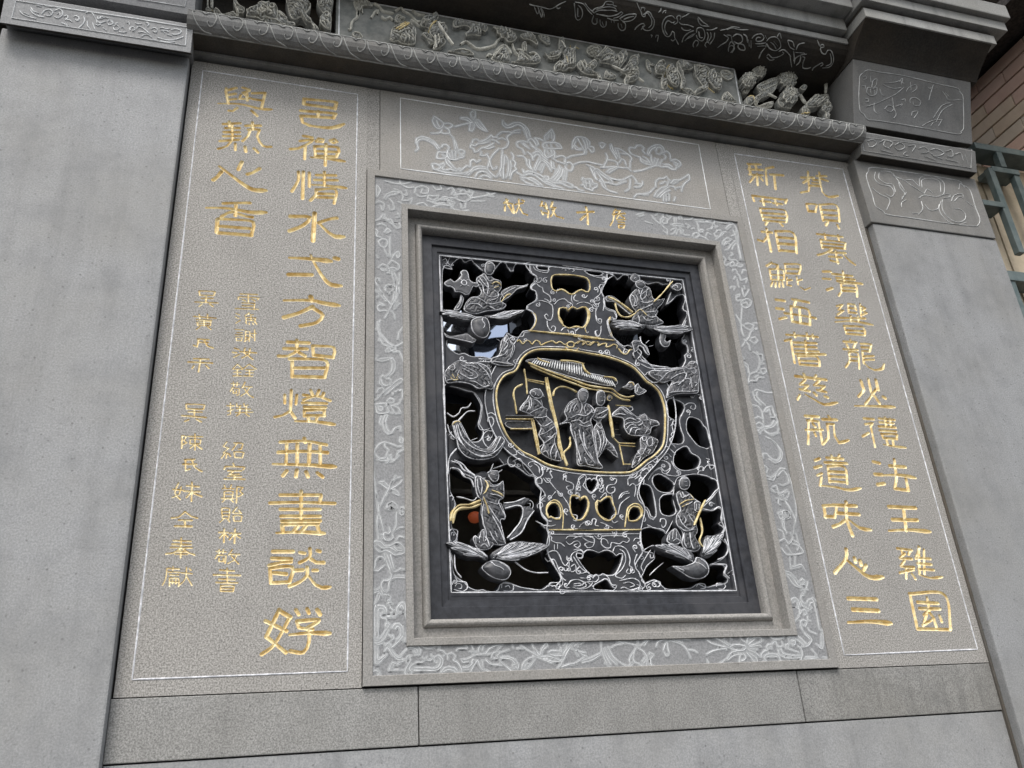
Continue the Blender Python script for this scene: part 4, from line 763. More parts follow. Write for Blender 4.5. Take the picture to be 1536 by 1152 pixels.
# phoenixes at the two sides
fig('phoenix', ZC, "105,130 150,60 240,0 330,20 420,20 520,60 560,130 560,190 585,250 560,285 500,270 430,275 370,240 300,220 220,215 130,220",
  ["265,50 330,85 405,125 420,165 360,185 300,160 250,130", "275,85 345,120 380,148 340,160", "290,60 360,60 430,90", "430,45 500,110 545,180", "470,120 505,110", "480,150 525,145", "490,190 550,185", "340,205 400,215 470,255 540,250", "480,215 500,245", "520,210 540,240", "120,200 180,190 230,205", "250,100 230,150 260,190", "150,90 150,60 190,45 205,80 185,105 160,100", "300,15 340,45 380,20", "360,30 400,45 440,30"], gold=["160,170 190,195 235,190", "180,140 200,180", "240,140 220,180"], b=0.012)
fig('plume', ZA, "560,1020 620,990 655,900 690,820 720,860 765,925 735,1010 700,1050 760,1080 650,1090 560,1060", ["690,830 668,870 700,905 660,960", "720,875 742,930 720,1015", "600,1015 670,990 690,960", "450,1020 560,1022 640,1000", "440,1045 560,1050 720,1075", "640,870 610,850", "670,920 690,870 710,850", "700,950 690,1000"], None, YL-.002, 0.008, 0.01)
fig('phoenix', ZD, "980,350 1000,260 1030,190 960,210 900,190 820,130 850,90 960,95 1080,70 1160,50 1200,10 1260,20 1290,120 1280,220 1275,300 1220,310 1130,310 1060,320",
  ["1010,180 1100,130 1160,130 1130,200 1060,212", "992,340 1005,250 1080,205", "1000,305 1100,292 1200,292 1265,285", "1085,235 1150,180 1200,188 1190,230", "845,200 920,190 990,120 1080,92 1140,82", "795,130 830,102 960,102 1060,85", "1200,160 1212,260", "1230,210 1262,218 1242,245", "1150,60 1180,90 1230,80 1250,110 1230,130 1205,110", "1130,80 1150,130", "1040,300 1040,270", "1080,296 1085,270", "1120,294 1130,265", "860,140 920,150 940,175", "1180,30 1220,40 1240,20"], b=0.012)
# hanging tassel and loose ribbons, left
fig('tassel', ZC, "180,610 210,580 250,580 290,640 340,740 400,810 480,850 560,820 610,740 650,730 690,780 640,880 570,940 430,960 320,930 250,860 220,760",
  ["200,630 230,740 300,840 400,910 520,920 620,860 685,775", "230,620 270,740 340,820 440,872 560,885 620,800 645,740", "250,610 300,715 380,805", "215,625 250,760 330,870 450,930 560,920", "400,830 450,825", "480,850 505,905", "520,850 590,770 615,722"], gold=["185,622 205,600 240,588 262,600"], b=0.014)
cord('ribbon', ZC, ["360,415 330,455 270,465 245,510 190,545 130,510", "400,492 330,495 280,540 235,590", "135,620 160,700 215,760", "225,850 180,900 150,960 140,1100", "200,960 280,1000 330,1060 400,1110", "180,1040 240,1050 300,1110", "360,775 420,750"], 'white', 0.0045, 0.004, YL-.004)
# rider with crossed arms, lower left
r3 = fig('crane_rider', ZE, "330,130 370,125 400,150 440,160 470,190 520,180 550,160 560,250 555,300 520,320 540,380 570,430 560,470 530,470 560,600 570,660 500,670 420,640 410,560 390,500 380,400 390,330 350,290 330,220",
  ["345,150 350,220 370,280", "365,140 380,210 375,270", "440,210 500,205 540,170", "390,290 380,400 400,520", "430,330 500,350 520,330", "430,360 480,440 540,520", "460,440 520,550 560,650", "440,560 470,620 510,665", "480,560 500,610", "510,330 560,440 555,468", "535,330 565,420", "440,270 500,280 550,300"], gold=["405,160 425,200 410,250 390,270", "440,165 430,220", "455,240 510,260 550,285", "390,290 415,350 435,425"])
fig('head', ZE, "430,110 450,85 500,85 520,120 505,165 470,170 445,145", ["455,115 480,120", "490,125 505,122", "480,150 497,150"], r3, YL-.014, 0.014, 0.016)
cord('hat_plume', ZE, ["440,95 455,70 470,30", "425,105 450,90 505,88", "505,100 540,78"], 'white', 0.0042, 0.004, YL-.022, r3)
fig('wing', ZE, "98,650 150,640 250,670 330,700 380,720 430,750 420,790 350,770 280,770 200,740 140,700", ["110,655 200,690 300,740 410,780", "160,650 240,690 280,730", "200,660 280,700 320,745", "250,675 310,710 350,755", "300,690 350,720 390,765", "140,690 220,725 300,760"], r3, YL-.008, 0.006, 0.010, rim=False)
fig('wing', ZE, "450,740 520,690 600,650 680,635 760,645 830,650 910,670 890,700 800,730 720,760 650,790 600,765 540,780 470,790", ["470,770 540,720 640,700 720,690 900,675", "560,690 600,660 650,650", "640,650 620,690 640,720", "700,645 670,690 690,730", "760,650 720,690 740,740", "820,655 780,690 790,725", "870,670 830,695", "600,740 680,745 720,735", "530,740 590,735"], r3, YL-.008, 0.006, 0.010, rim=False)
fig('crane_body', ZE, "380,840 440,790 520,790 590,830 615,880 590,930 540,945 470,925 410,885", ["450,790 480,830 530,850 550,870", "520,800 580,840 600,870"], r3, YL-.008, 0.024, 0.026)
fig('lotus_petals', ZE, "310,620 330,590 360,610 370,560 400,540 410,600 440,620 475,660 430,705 350,700", ["330,600 335,660", "365,590 360,650", "390,560 395,640", "405,640 420,620 440,680", "370,680 400,660 430,690"], r3, YL-.008, 0.010, 0.010)
cord('sash', ZE, ["370,318 290,350 200,360 152,410 135,480", "375,345 300,375 210,382 165,425 155,500"], 'goldline', 0.009, 0.006, YL-.012, r3)
cord('ribbon', ZE, ["135,10 200,30 240,80 310,115 335,140", "145,62 200,75 240,130 295,155 320,215", "345,290 310,320 240,300 180,290", "390,400 410,460 400,525 385,440", "165,745 175,860 220,925", "550,340 640,330 720,298", "560,382 660,358 702,385 690,470 640,545 580,615", "790,400 740,470 690,570 600,630", "640,800 720,860 800,885 900,885"], 'white', 0.0042, 0.0045, YL-.004, r3)
fig('ribbon_band', ZE, "550,338 640,328 720,298 760,310 720,350 702,385 690,470 640,550 590,615 620,630 690,570 745,470 795,400 760,370 700,362 640,372 560,385", (), r3, YL-.001, 0.005, 0.008, 0.02, rim=False)
# rider in long robe, lower right
r4 = fig('crane_rider', ZG, "810,260 850,235 900,250 950,300 990,330 1000,400 960,440 980,560 960,600 1000,680 960,720 880,700 850,650 860,580 810,500 810,430 840,390 820,330",
  ["850,250 870,290 910,270", "880,280 850,300 835,260", "870,360 900,350 930,330", "820,430 850,500 910,550 960,520", "860,440 880,470 870,500", "870,570 870,650 890,690", "910,570 920,650 940,700", "955,545 970,580", "900,430 930,480 960,500", "830,520 880,560 950,545", "880,410 950,450", "950,330 970,390 950,420"], gold=["832,352 880,322 945,312", "850,370 900,345", "925,260 945,300"])
fig('head', ZG, "830,180 850,135 890,130 920,170 910,220 870,235 840,220", ["865,175 885,172", "875,205 895,203", "835,160 860,145 900,150"], r4, YL-.014, 0.014, 0.016)
fig('wing', ZG, "640,670 720,660 800,670 900,700 950,750 940,810 880,790 790,750 700,720", ["660,680 760,700 860,750 940,800", "720,665 800,700 890,740", "700,700 790,730 880,775", "790,675 860,710 930,760", "760,680 740,695", "830,690 810,715"], r4, YL-.008, 0.006, 0.010, rim=False)
fig('wing', ZG, "1010,700 1040,600 1100,590 1180,575 1160,650 1120,720 1060,770 1010,760", ["1030,690 1050,620 1075,600", "1050,700 1080,630 1110,600", "1060,730 1110,650 1140,595", "1080,740 1140,660 1170,585", "1020,740 1100,740"], r4, YL-.008, 0.006, 0.010, rim=False)
fig('crane_body', ZG, "780,830 860,830 950,800 970,760 1030,780 1070,840 1060,900 1000,935 920,925 850,880", ["975,770 965,800 1000,825 1040,860", "1000,775 1050,820 1065,860", "800,835 870,870 860,880"], r4, YL-.008, 0.024, 0.026)
fig('lotus_petals', ZG, "735,640 745,580 800,535 830,570 850,620 830,660 780,665", ["760,570 750,630", "785,550 775,620", "810,550 805,620", "780,640 810,620 850,650"], r4, YL-.008, 0.008, 0.010)
cord('staff', ZG, ["1035,315 1000,390 948,515"], 'goldline', 0.007, 0.007, YL-.024, r4); cord('sash', ZG, ["995,455 1012,560 990,640 1030,690 1060,665"], 'goldline', 0.006, 0.005, YL-.014, r4)
fig('hand_scroll', ZG, "950,330 1000,330 1005,390 990,410 955,400", ["965,345 965,390", "985,345 985,395"], r4, YL-.018, 0.008, 0.008)
cord('ribbon', ZG, ["1040,330 1080,290 1110,250 1140,225", "1010,385 1090,398 1140,370 1165,400 1160,470 1185,540 1165,590", "1185,620 1215,690 1195,750 1130,785", "1075,820 1150,820 1200,825 1195,860 1185,890 1225,930"], 'white', 0.0042, 0.0045, YL-.002, r4)

# ---- wing feathers of the four cranes
def feathers(parent, tf, root, tips, wpx, yb):
    for k, (tx, ty) in enumerate(tips):
        rx, ry = root[0]+(tx-root[0])*0.14, root[1]+(ty-root[1])*0.14
        dx, dy = tx-rx, ty-ry; L_ = math.hypot(dx, dy); nx_, ny_ = -dy/L_, dx/L_
        prof = [(0, .25), (.3, .6), (.6, .95), (.82, 1.0), (.95, .6), (1.0, 0), (.95, -.6), (.82, -1.0), (.6, -.95), (.3, -.6), (0, -.25)]
        bend = 0.05*L_
        txt = ' '.join(f"{rx+dx*t+nx_*(w_*wpx+bend*math.sin(t*3.1)):.1f},{ry+dy*t+ny_*(w_*wpx+bend*math.sin(t*3.1)):.1f}" for t, w_ in prof)
        mid = ' '.join(f"{rx+dx*t+nx_*bend*math.sin(t*3.1):.1f},{ry+dy*t+ny_*bend*math.sin(t*3.1):.1f}" for t in (.2, .5, .85))
        fig('feather', tf, txt, [mid], parent, yb-0.0016*(k % 3), 0.005, 0.006, 0.02, w=0.0027)
feathers(r1, ZA, (475, 682), [(112, 614), (130, 640), (190, 655), (260, 672), (330, 655), (250, 634)], 13, YL-.012)
feathers(r1, ZA, (515, 672), [(845, 606), (800, 625), (745, 612), (690, 615), (640, 632), (740, 655)], 13, YL-.012)
feathers(r2, ZB, (700, 706), [(370, 652), (378, 682), (398, 708), (440, 730), (500, 652)], 14, YL-.012)
feathers(r2, ZB, (730, 712), [(1150, 730), (1105, 700), (1050, 690), (985, 700), (1060, 760), (960, 765)], 15, YL-.012)
feathers(r3, ZE, (440, 775), [(98, 652), (135, 690), (160, 646), (215, 662), (265, 678), (315, 698), (360, 720), (230, 740)], 15, YL-.014)
feathers(r3, ZE, (455, 768), [(912, 670), (860, 655), (800, 648), (745, 644), (690, 642), (640, 652), (595, 668), (860, 700), (780, 735), (700, 765)], 16, YL-.014)
feathers(r4, ZG, (945, 795), [(640, 672), (690, 660), (745, 660), (800, 672), (850, 690), (720, 715), (790, 745)], 15, YL-.014)
feathers(r4, ZG, (1012, 755), [(1182, 576), (1145, 585), (1108, 592), (1072, 600), (1040, 615), (1160, 640), (1130, 700)], 15, YL-.014)
# ---- courtyard scene inside the medallion
back = Relief('scene_back', lat, [(p[0]+(p[0]-872)*0.03, p[1]+(p[1]-616)*0.04) for p in MED], 0.125, 0.001, 0.01, 0.02, M['dark'], 0.004).obj
YM = 0.092
roof = fig('roof', ID, "788,541 808,537 840,541 874,546 879,557 900,562 921,567 927,575 915,579 881,573 840,561 810,551", (), lat, YM-.012, 0.010, 0.012, 0.04)
V, F = [], []
for k in range(34):
    t = k/33.0; top_ = 538+t*9 if t < .62 else 556+(t-.62)*30; a = np.array([802+t*114, top_+2]); b_ = np.array([797+t*126, 545.5+t*35-3.5*math.sin(t*3.14)])
    ribbon_geo(np.array([at(*a, YM-.018), at(*(a+b_)/2, YM-.023), at(*b_, YM-.023)]), 0.0042, 0.004, False, V, F)
o = quads('roof_tiles', np.array(V), np.array(F), M['pale'], roof, len(F)); o['kind'] = 'stuff'
cord('eave', ID, ["792,544 815,554 840,563 862,571 881,578 905,582 918,584 928,592 940,596 951,594", "873,545 878,556 886,562", "840,541 858,542 876,546", "905,565 920,567 925,572"], 'goldline', 0.0055, 0.005, YM-.026, roof)
cord('eave', ID, ["795,549 815,558 840,568 862,576 881,583 905,587 918,590 930,598 945,601", "806,537 812,541 825,545"], 'goldline', 0.005, 0.005, YM-.022, roof)
fig('roof_finial', ZD, "610,230 640,195 680,205 690,250 660,275 620,265 570,250", ["580,245 630,250"], lat, YM-.018, 0.010, 0.010, mat='relief', gold=["630,215 665,210 680,240"])
cord('post', ZC, ["870,90 890,210 900,330", "1090,170 1130,380 1190,640 1230,860 1280,1020", "1075,170 1110,370 1160,560 1210,800 1240,960"], 'goldline', 0.0065, 0.007, YM-.006)
cord('lintel', ZC, ["|895,185 1065,215", "|900,200 1060,235"], 'goldline', 0.005, 0.005, YM-.006)
cord('arch', ZC, ["800,520 785,420 770,330 790,270 855,235", "1150,350 1165,290 1220,258 1300,272 1385,315", "1310,740 1310,830 1250,900 1290,1010", "1195,760 1210,850 1250,910"], 'goldline', 0.0062, 0.006, YM-.004)
table = lines('table_top', lat, ZC, ["|685,548 955,548"], plane(YM-.014), 0.014, 0.016, M['relief'])
cord('table_edge', ZC, ["|690,570 955,572", "|735,665 945,665"], 'goldline', 0.006, 0.008, YM-.020, table); cord('table_leg', ZC, ["|940,580 975,740 1008,910", "|958,580 992,740 1022,905"], 'goldline', 0.007, 0.008, YM-.018, table)
fig('table_panel', ZC, "700,590 940,590 940,655 730,655", (), table, YM-.004, 0.006, 0.008, 0.02)
fig('seated_figure', ZC, "830,480 850,430 900,370 930,320 990,330 1040,380 1060,450 1100,470 1090,530 1150,590 1190,680 1170,780 1210,900 1230,970 1120,950 1030,880 1060,800 1010,720 1030,640 950,540 900,510",
  ["850,490 870,430 910,400 920,450 890,500", "870,490 890,440", "930,360 940,430 920,480", "910,520 990,480 1060,450", "960,545 1020,560 1090,545", "1010,600 1060,640 1150,590", "1020,720 1080,700 1160,640", "1090,740 1130,745 1170,700", "1020,830 1080,790 1150,740", "1140,960 1120,900 1150,820 1190,790", "1170,960 1180,880 1210,900", "1040,890 1080,880 1110,930", "960,380 1000,400 1040,440"], lat, YM-.006, 0.016, 0.016)
fig('head', ZC, "925,320 940,285 990,270 1040,295 1055,340 1020,370 960,360", ["940,300 980,320 970,345", "1025,265 1060,320 1070,345", "990,340 1010,345"], lat, YM-.018, 0.012, 0.014)
fig('standing_figure', ZD, "110,370 160,350 240,390 290,420 330,480 290,550 310,620 330,720 350,900 400,990 340,1000 240,980 160,960 150,800 100,650 90,580 0,592 60,540 40,480 70,400",
  ["60,480 80,420 120,390", "85,490 105,430 135,400", "115,480 130,440 150,410", "180,360 200,430 180,500", "240,400 220,450 230,500", "90,540 160,510 230,520 300,470", "100,570 170,560 210,590 260,570", "170,600 230,620 290,600", "130,660 160,800 190,940", "170,650 200,760 290,900", "210,670 230,800 300,920", "200,780 240,860 320,960", "290,640 310,760 360,960", "170,910 180,960 200,960", "220,900 250,960 310,975", "300,430 325,450 310,490 285,480 290,455"], lat, YM-.008, 0.018, 0.018)
fig('head', ZD, "170,350 165,300 195,265 245,270 265,310 255,360 225,400 190,390", ["180,300 210,285 250,300", "195,275 205,255 240,262 250,280", "215,335 235,335", "225,365 240,362", "200,390 210,430"], lat, YM-.022, 0.014, 0.014)
fig('standing_figure', ZD, "330,440 350,420 410,430 450,450 430,520 380,560 410,650 430,720 510,820 540,900 500,880 430,820 380,870 350,900 330,780 310,640 340,570 300,540",
  ["340,440 390,445 420,430", "340,510 400,480 450,450", "330,540 390,530 430,500", "340,600 370,640 390,610", "340,650 370,760 350,880", "380,650 400,740 370,860", "330,640 330,720", "410,650 430,740 390,850", "430,730 500,780 530,870", "440,820 500,840"], lat, YM-.004, 0.016, 0.016)
fig('head', ZD, "335,390 335,320 350,285 400,280 420,320 415,390 385,420 350,415", ["340,310 380,295 415,310", "350,285 360,265 395,268 405,285", "365,345 378,345", "395,345 408,345", "375,380 395,380"], lat, YM-.018, 0.014, 0.014)
fig('tree_leaves', ZD, "480,510 540,440 600,430 660,480 720,520 780,490 830,540 900,560 920,600 850,620 830,680 740,700 640,690 590,620 580,540",
  ["550,430 600,470 660,510", "560,450 620,500", "480,520 540,500 600,510", "590,560 640,540 700,560", "600,600 640,580 680,590", "610,640 650,600 700,610", "640,680 660,630 710,630", "690,690 700,650 740,640", "720,540 760,580 720,610", "740,500 790,520 800,560", "760,560 820,560 830,600", "760,600 800,640 780,680", "820,650 800,620", "860,570 850,620", "880,575 910,590 890,610", "640,430 670,425 680,450 655,460", "700,540 740,560 700,585 670,570"], lat, YM-.010, 0.012, 0.014)
fig('rock', ZD, "740,720 800,690 880,720 910,750 860,850 780,900 700,980 660,990 690,880 740,820", ["@760,710 790,715 785,745 760,745", "@800,740 840,720 850,770 820,800 800,780", "760,770 790,800 770,850", "@730,830 770,820 760,870 730,870", "840,800 870,760", "700,900 740,890 720,940", "800,840 830,830 810,870", "690,940 670,970"], lat, YM-.008, 0.012, 0.012)
cord('wall_edge', ZD, ["|510,420 650,430", "|490,720 540,770", "|540,768 690,772", "|545,790 690,800", "|545,780 585,970", "|585,962 690,965"], 'goldline', 0.006, 0.006, YM-.002)
cord('column', ZD, ["440,420 460,520 480,640 490,720"], 'goldline', 0.009, 0.008, YM-.004)
fig('lantern', ZD, "430,345 450,315 475,325 485,355 460,380 435,370", (), lat, YM-.012, 0.012, 0.012, rimmat='goldline')
cord('wall_joint', ZD, ["|510,470 650,470", "|510,520 590,520", "|510,580 580,580", "|510,640 600,640", "|510,690 640,690", "|560,430 562,470", "|610,430 612,470", "|540,470 542,520", "|550,580 552,640", "|580,640 582,690"], 'grey', 0.003, 0.002, 0.1225)
fig('leaf', ZD, "690,300 690,240 720,215 740,250 780,270 800,285 760,315 720,325", ["705,300 720,250", "730,310 770,285"], lat, YM-.016, 0.006, 0.008)

# ================================================================ line carving on the pale stone
L1, L2, L3 = TF(600, 150, 7.68), TF(760, 170, 8.862), TF(890, 200, 8.533)
def motif(name, parent, tf, txts, surf, w=0.0028, h=0.0016, mat='pale', nrm=(0, -1, 0), fill=0):
    o = lines(name, parent, tf, txts, surf, w, h, M[mat], nrm); o['kind'] = 'stuff'
    if fill:                                # softly raised, frosted ground of the motif
        segs = []
        for t in txts:
            Q = smooth(tf(t.replace('@', '').replace('|', '')), '@' in t, 6.0); P = np.array([surf(q[0], q[1]) for q in Q]); segs.append(P)
        A = np.concatenate(segs); y0 = A[:, 1].mean(); cell = 0.003; g = np.stack([A[:, 0], A[:, 2]], 1)
        xs_, zs_, PP_ = grid_for(g, cell, 5); D = np.full(len(PP_), 1.0)
        for P in segs:
            q = P[:, [0, 2]]
            for a in range(len(q)-1):
                m = (np.abs(PP_[:, 0]-q[a, 0]) < .05) & (np.abs(PP_[:, 1]-q[a, 1]) < .05)
                if m.any():
                    d, _ = seg_dist(PP_[m], q[a], q[a+1]); D[m] = np.minimum(D[m], d)
        field_mesh('frosted_ground', xs_, zs_, (D-fill).reshape(len(xs_), len(zs_)), lambda d: 0.0009*np.minimum(d/0.002, 1), M['frost'], o, 0.001, y0)
    return o
on0 = plane(-0.0002)
motif('lotus_bud', lotus, L1, ["395,190 375,240 400,300 435,330 480,320 500,270 450,225 395,190", "420,230 435,280 460,315", "500,275 560,270 605,290 580,320 545,325 510,310", "360,385 420,385 465,375 480,340", "465,375 520,390 570,380 560,340 520,325", "575,395 615,440 630,510 640,570", "600,420 640,490 660,560"], on0, fill=0.0062)
motif('dragonfly', lotus, L1, ["820,200 815,150 840,128 860,120 868,160 862,205 845,230", "700,205 770,205 815,240 835,255", "700,215 760,230 810,255", "630,310 720,285 840,258", "810,270 800,350 825,360 850,330 855,275", "865,255 900,310 950,345 1000,360 960,300 900,230 870,240", "880,250 930,310 985,352"], on0, fill=0.0062)
motif('curled_leaf', lotus, L1, ["180,590 210,560 195,500 220,460 270,455 340,480 400,520 440,575", "185,500 190,450 250,425 320,440 390,480 440,530", "250,440 330,460 410,510 455,560"], on0, fill=0.0062)
motif('lotus_flower', lotus, L1, ["480,545 490,520 530,515 565,545 560,580", "430,625 440,600 490,605 540,610", "430,625 425,670 470,680 520,670 545,640", "550,580 540,630 570,680 620,690 670,680", "670,590 700,575 740,590 735,620 700,630 680,610", "690,640 735,645 720,665 680,665", "560,610 580,660", "600,590 610,680", "640,590 640,680", "490,640 530,640", "520,670 540,730 600,790", "550,690 590,740 640,800"], on0, fill=0.0062)
motif('water_weeds', lotus, L1, ["375,740 400,735 460,750 500,730 510,760 480,790 520,810", "370,745 390,800 440,800 470,770 440,755", "520,810 580,800 640,820 690,790 690,820 730,790 770,760 800,770", "810,770 815,700 850,690 880,720 920,695", "430,810 520,835 640,850 720,850 800,830"], on0, fill=0.0062)
motif('waves', lotus, L1, ["740,860 800,830 850,780 920,765 980,775", "780,870 850,810 920,790 1000,800 1060,860 1100,890", "870,885 890,845 940,825 1000,840 1050,890", "920,895 960,870 1010,880 1045,905"], on0, fill=0.0062)
motif('lotus_leaf', lotus, L1, ["830,500 845,460 890,455 910,480 960,470 1010,445 1050,405 1070,430 1120,430", "810,550 820,515 860,530 900,505 960,500 1030,480", "810,550 850,565 860,600 900,590 930,560 1000,540 1080,500", "935,600 930,640 980,640 1010,620", "1120,410 1170,370 1250,370 1290,380 1240,420 1230,440 1250,490 1230,540 1170,570", "1230,420 1300,380 1380,375", "1290,370 1340,350 1385,345", "1130,450 1180,440 1220,460", "1050,460 1100,470 1140,500", "960,550 1020,560 1080,540", "1140,560 1080,620 1040,680 1020,740 1005,800", "1000,630 1030,680 1040,740 1070,800 1110,790 1115,770"], on0, fill=0.0062)
motif('reeds', lotus, L1, ["1180,590 1170,680 1170,760 1150,830 1160,880", "1200,640 1200,720 1190,790 1190,910", "1215,640 1240,680 1250,760 1240,850 1220,900", "1270,700 1280,760 1260,880", "1285,610 1310,650 1300,690 1330,720 1320,770 1340,800 1290,840 1270,910", "1110,890 1140,850"], on0, fill=0.0062)
motif('curled_leaf', lotus, L1, ["1185,235 1180,280 1220,320 1280,315 1350,285 1410,310 1450,370 1465,440", "1200,265 1240,295 1310,265 1380,262 1440,300 1480,350 1500,430", "1410,320 1450,400", "1440,310 1480,400"], on0, fill=0.0062)
motif('lotus_leaf', lotus, L2, ["280,380 290,350 330,340 360,370 400,430 420,410 400,360 370,330 440,340 490,370", "130,400 150,380 220,370 270,385", "130,405 150,450 210,480 240,540", "205,400 250,440 300,470", "220,395 280,450", "300,380 350,440 400,470 450,500 490,560", "320,430 390,480 440,520", "350,540 390,510 440,520 470,560 540,620", "280,520 330,560 350,620", "350,590 390,550 430,560 450,600 420,620", "430,600 390,680 360,760", "450,630 410,700 380,770", "300,620 310,700 350,770", "480,680 440,760", "500,690 460,790", "450,620 520,660 560,720 590,770", "470,600 540,650 590,700 600,740", "150,570 210,570 260,610 270,680 320,740"], on0, fill=0.0062)
motif('lotus_flower', lotus, L2, ["600,215 550,260 505,310 510,360", "600,215 630,280 630,340 610,380", "560,280 545,340", "590,250 600,330", "490,400 530,390 590,390 640,390 700,410 730,465 660,470 590,470 500,460 480,430 490,400", "530,410 540,450", "580,400 600,450", "650,410 690,450", "510,480 500,540 540,590 590,570 640,530 620,490", "540,500 560,550", "590,490 600,540", "640,540 640,590 700,570 750,570 790,600 770,640 800,660", "610,600 670,640 730,660 790,680"], on0, fill=0.0062)
motif('lotus_pod', lotus, L2, ["790,690 800,660 840,655 880,690 880,730 850,770 800,750 780,710", "700,700 690,760 640,830 590,880", "720,720 700,790 660,850 620,900", "750,740 730,820 690,870 660,910", "770,760 750,900", "800,770 780,900", "680,740 640,800", "590,640 600,720 640,740", "620,660 630,720"], on0, fill=0.0062)
motif('waves', lotus, L2, ["215,750 230,790 290,770 370,790 440,820 500,860", "140,790 210,830 300,810 380,830 450,880 520,930 640,980", "190,850 280,870 330,860 400,900 470,960", "200,880 270,930 340,950", "270,870 340,900 430,960", "490,870 510,840 550,845 560,880 520,895 495,875", "480,910 560,920 650,970 750,1000", "560,890 640,930 720,930 800,970 850,990", "700,910 760,910 820,930 880,960 870,985"], on0, fill=0.0062)
motif('lotus_flower', lotus, L2, ["870,470 880,380 920,320 980,315 1050,330 1100,380 1100,430", "870,470 900,410 920,370", "890,400 940,460 1010,480", "940,330 990,420 1030,490", "1000,330 1040,410 1050,500", "1050,340 1080,440 1040,500", "900,430 920,480 990,490", "1100,440 1150,450 1160,500 1130,520 1110,490 1080,460", "1040,490 1030,540 980,550 860,570 790,600", "1060,500 1050,540"], on0, fill=0.0062)
motif('water_plant', lotus, L2, ["1000,890 1010,860 1050,880 1090,875 1130,880 1150,930 1200,940 1195,980 1150,1000 1140,1030 1090,1010 1050,1000 1020,950 990,960", "1050,900 1060,970", "1100,900 1110,980", "1020,920 1150,950", "890,980 930,990 960,1020 1020,1030", "880,690 960,655 1060,645 1160,665 1270,690", "1070,690 1150,720 1210,800 1280,900 1320,990", "1110,720 1190,880 1260,890", "1180,740 1260,800"], on0, fill=0.0062)
motif('mandarin_duck', lotus, L3, ["80,130 110,120 150,140 110,190 85,150", "215,150 220,200 260,260 300,330", "230,140 250,210 290,270", "270,190 330,200 400,240 470,290 490,330 470,370 470,440", "275,200 310,300", "310,210 340,320", "160,260 180,300 170,350 130,430 100,440", "180,340 260,350 310,380 310,410", "330,380 360,330 400,350 420,410", "120,440 250,430 350,440 460,450", "170,500 210,460 280,440", "200,510 240,480 300,450", "450,450 480,480", "360,260 440,270 480,310"], on0, fill=0.0062)
motif('lotus_leaf', lotus, L3, ["520,490 620,475 720,440 810,410 870,430", "455,210 470,180 530,190 560,155 610,155 650,190 630,220 660,260", "455,215 480,260 540,290 600,310 610,360 660,390 740,405", "690,270 710,200 780,155 850,150 890,180 910,230", "700,280 740,210 800,175", "800,230 820,180 870,190 880,240 850,270 810,260", "880,250 940,230 980,270 985,330", "900,270 930,300 910,330", "740,280 740,340 760,390", "790,320 770,380", "830,330 800,400", "880,340 850,400", "990,350 1050,335 1100,360 1120,400 1090,430 1060,440", "1030,370 1080,390 1060,420 1040,400", "900,400 960,400 1010,430", "880,430 950,430 1000,460 1050,465 1060,430", "600,320 650,350 700,370", "640,300 690,330 720,380"], on0, fill=0.0062)
motif('duck_on_water', lotus, L3, ["0,480 50,460 130,520 190,560 240,620", "15,500 30,570 90,620 190,635 290,660 360,640", "80,510 140,560 200,600", "190,560 260,590 370,600 450,560 490,545 530,580 555,620", "100,630 130,690 210,740 300,765", "410,745 460,710 470,650 470,590", "530,690 590,690 630,650 630,620", "540,640 600,650", "330,640 420,620"], on0, fill=0.0062)
motif('lotus_leaf', lotus, L3, ["800,690 800,620 840,580 900,580 935,555 960,590 990,610", "990,640 1030,600 1100,600 1160,570 1220,530 1230,590 1170,640 1140,690 1130,740", "780,810 810,750 870,700 940,680 960,620", "810,820 860,770 930,710 960,690", "850,820 910,760 980,730", "900,870 895,790", "935,870 930,780", "970,860 970,780", "1030,870 1050,820", "860,650 920,620", "1020,650 1080,620", "1060,700 1120,690", "520,820 560,780 640,780 720,760 780,700", "640,790 700,790", "990,680 1040,690 1050,720"], on0, fill=0.0062)

S1, S2, S3, S4, S5, S6 = TF(540, 240, 5.236), TF(940, 300, 8.084), TF(1080, 400, 5.76), TF(1110, 560, 4.8), TF(550, 400, 5.76), TF(550, 570, 5.76)
S7, S8, S9, S10, S11, S12 = TF(550, 740, 6.776), TF(540, 880, 7.2), TF(680, 930, 7.68), TF(860, 930, 6.982), TF(1060, 860, 6.98), TF(1030, 660, 3.2)
onb = plane(YB-.0002)
mo = lambda name, tf, txts, **k: motif(name, sur, tf, txts, onb, k.get('w', 0.0027)*0.95, 0.0016, 'fine', fill=0.0050)
mo('corner_scroll', S1, ["130,290 130,200 160,240 135,290", "195,165 270,185 340,190 400,175", "310,150 320,190 380,220 420,215", "190,300 210,270 260,250 310,260", "200,310 230,280 290,270", "120,340 150,325 190,345 180,400 160,360", "235,310 260,340 270,390 235,395 225,360", "270,230 300,240", "320,250 340,290 330,320 380,320 410,300 400,340", "330,270 370,280 360,240", "300,330 330,345 330,400", "290,430 300,420 310,450 285,455", "430,260 440,220 490,205 535,225 530,265 480,260 490,230", "440,270 470,290 520,285", "570,205 600,235 640,230 630,195 665,205", "530,310 540,280 580,285 620,280 600,310 570,320 540,300", "440,360 450,345 500,340 530,365"])
mo('flower', S1, ["690,230 720,215 740,240 720,270", "770,230 800,215 850,220 860,260 830,250", "740,280 780,270 840,270 870,300 830,330 780,320 750,300", "790,250 810,230 830,250", "570,330 640,310 730,300", "600,310 680,320 740,335", "570,370 640,350 700,360 740,340 720,380", "530,320 600,345 660,340", "690,330 740,390 800,405 850,395", "790,340 800,380", "830,340 825,375", "870,290 890,250 870,240", "870,300 950,290 1040,270", "880,325 990,325", "1000,260 1030,275 1060,260", "1010,285 1050,290", "640,300 670,290 720,310", "750,260 760,290"])
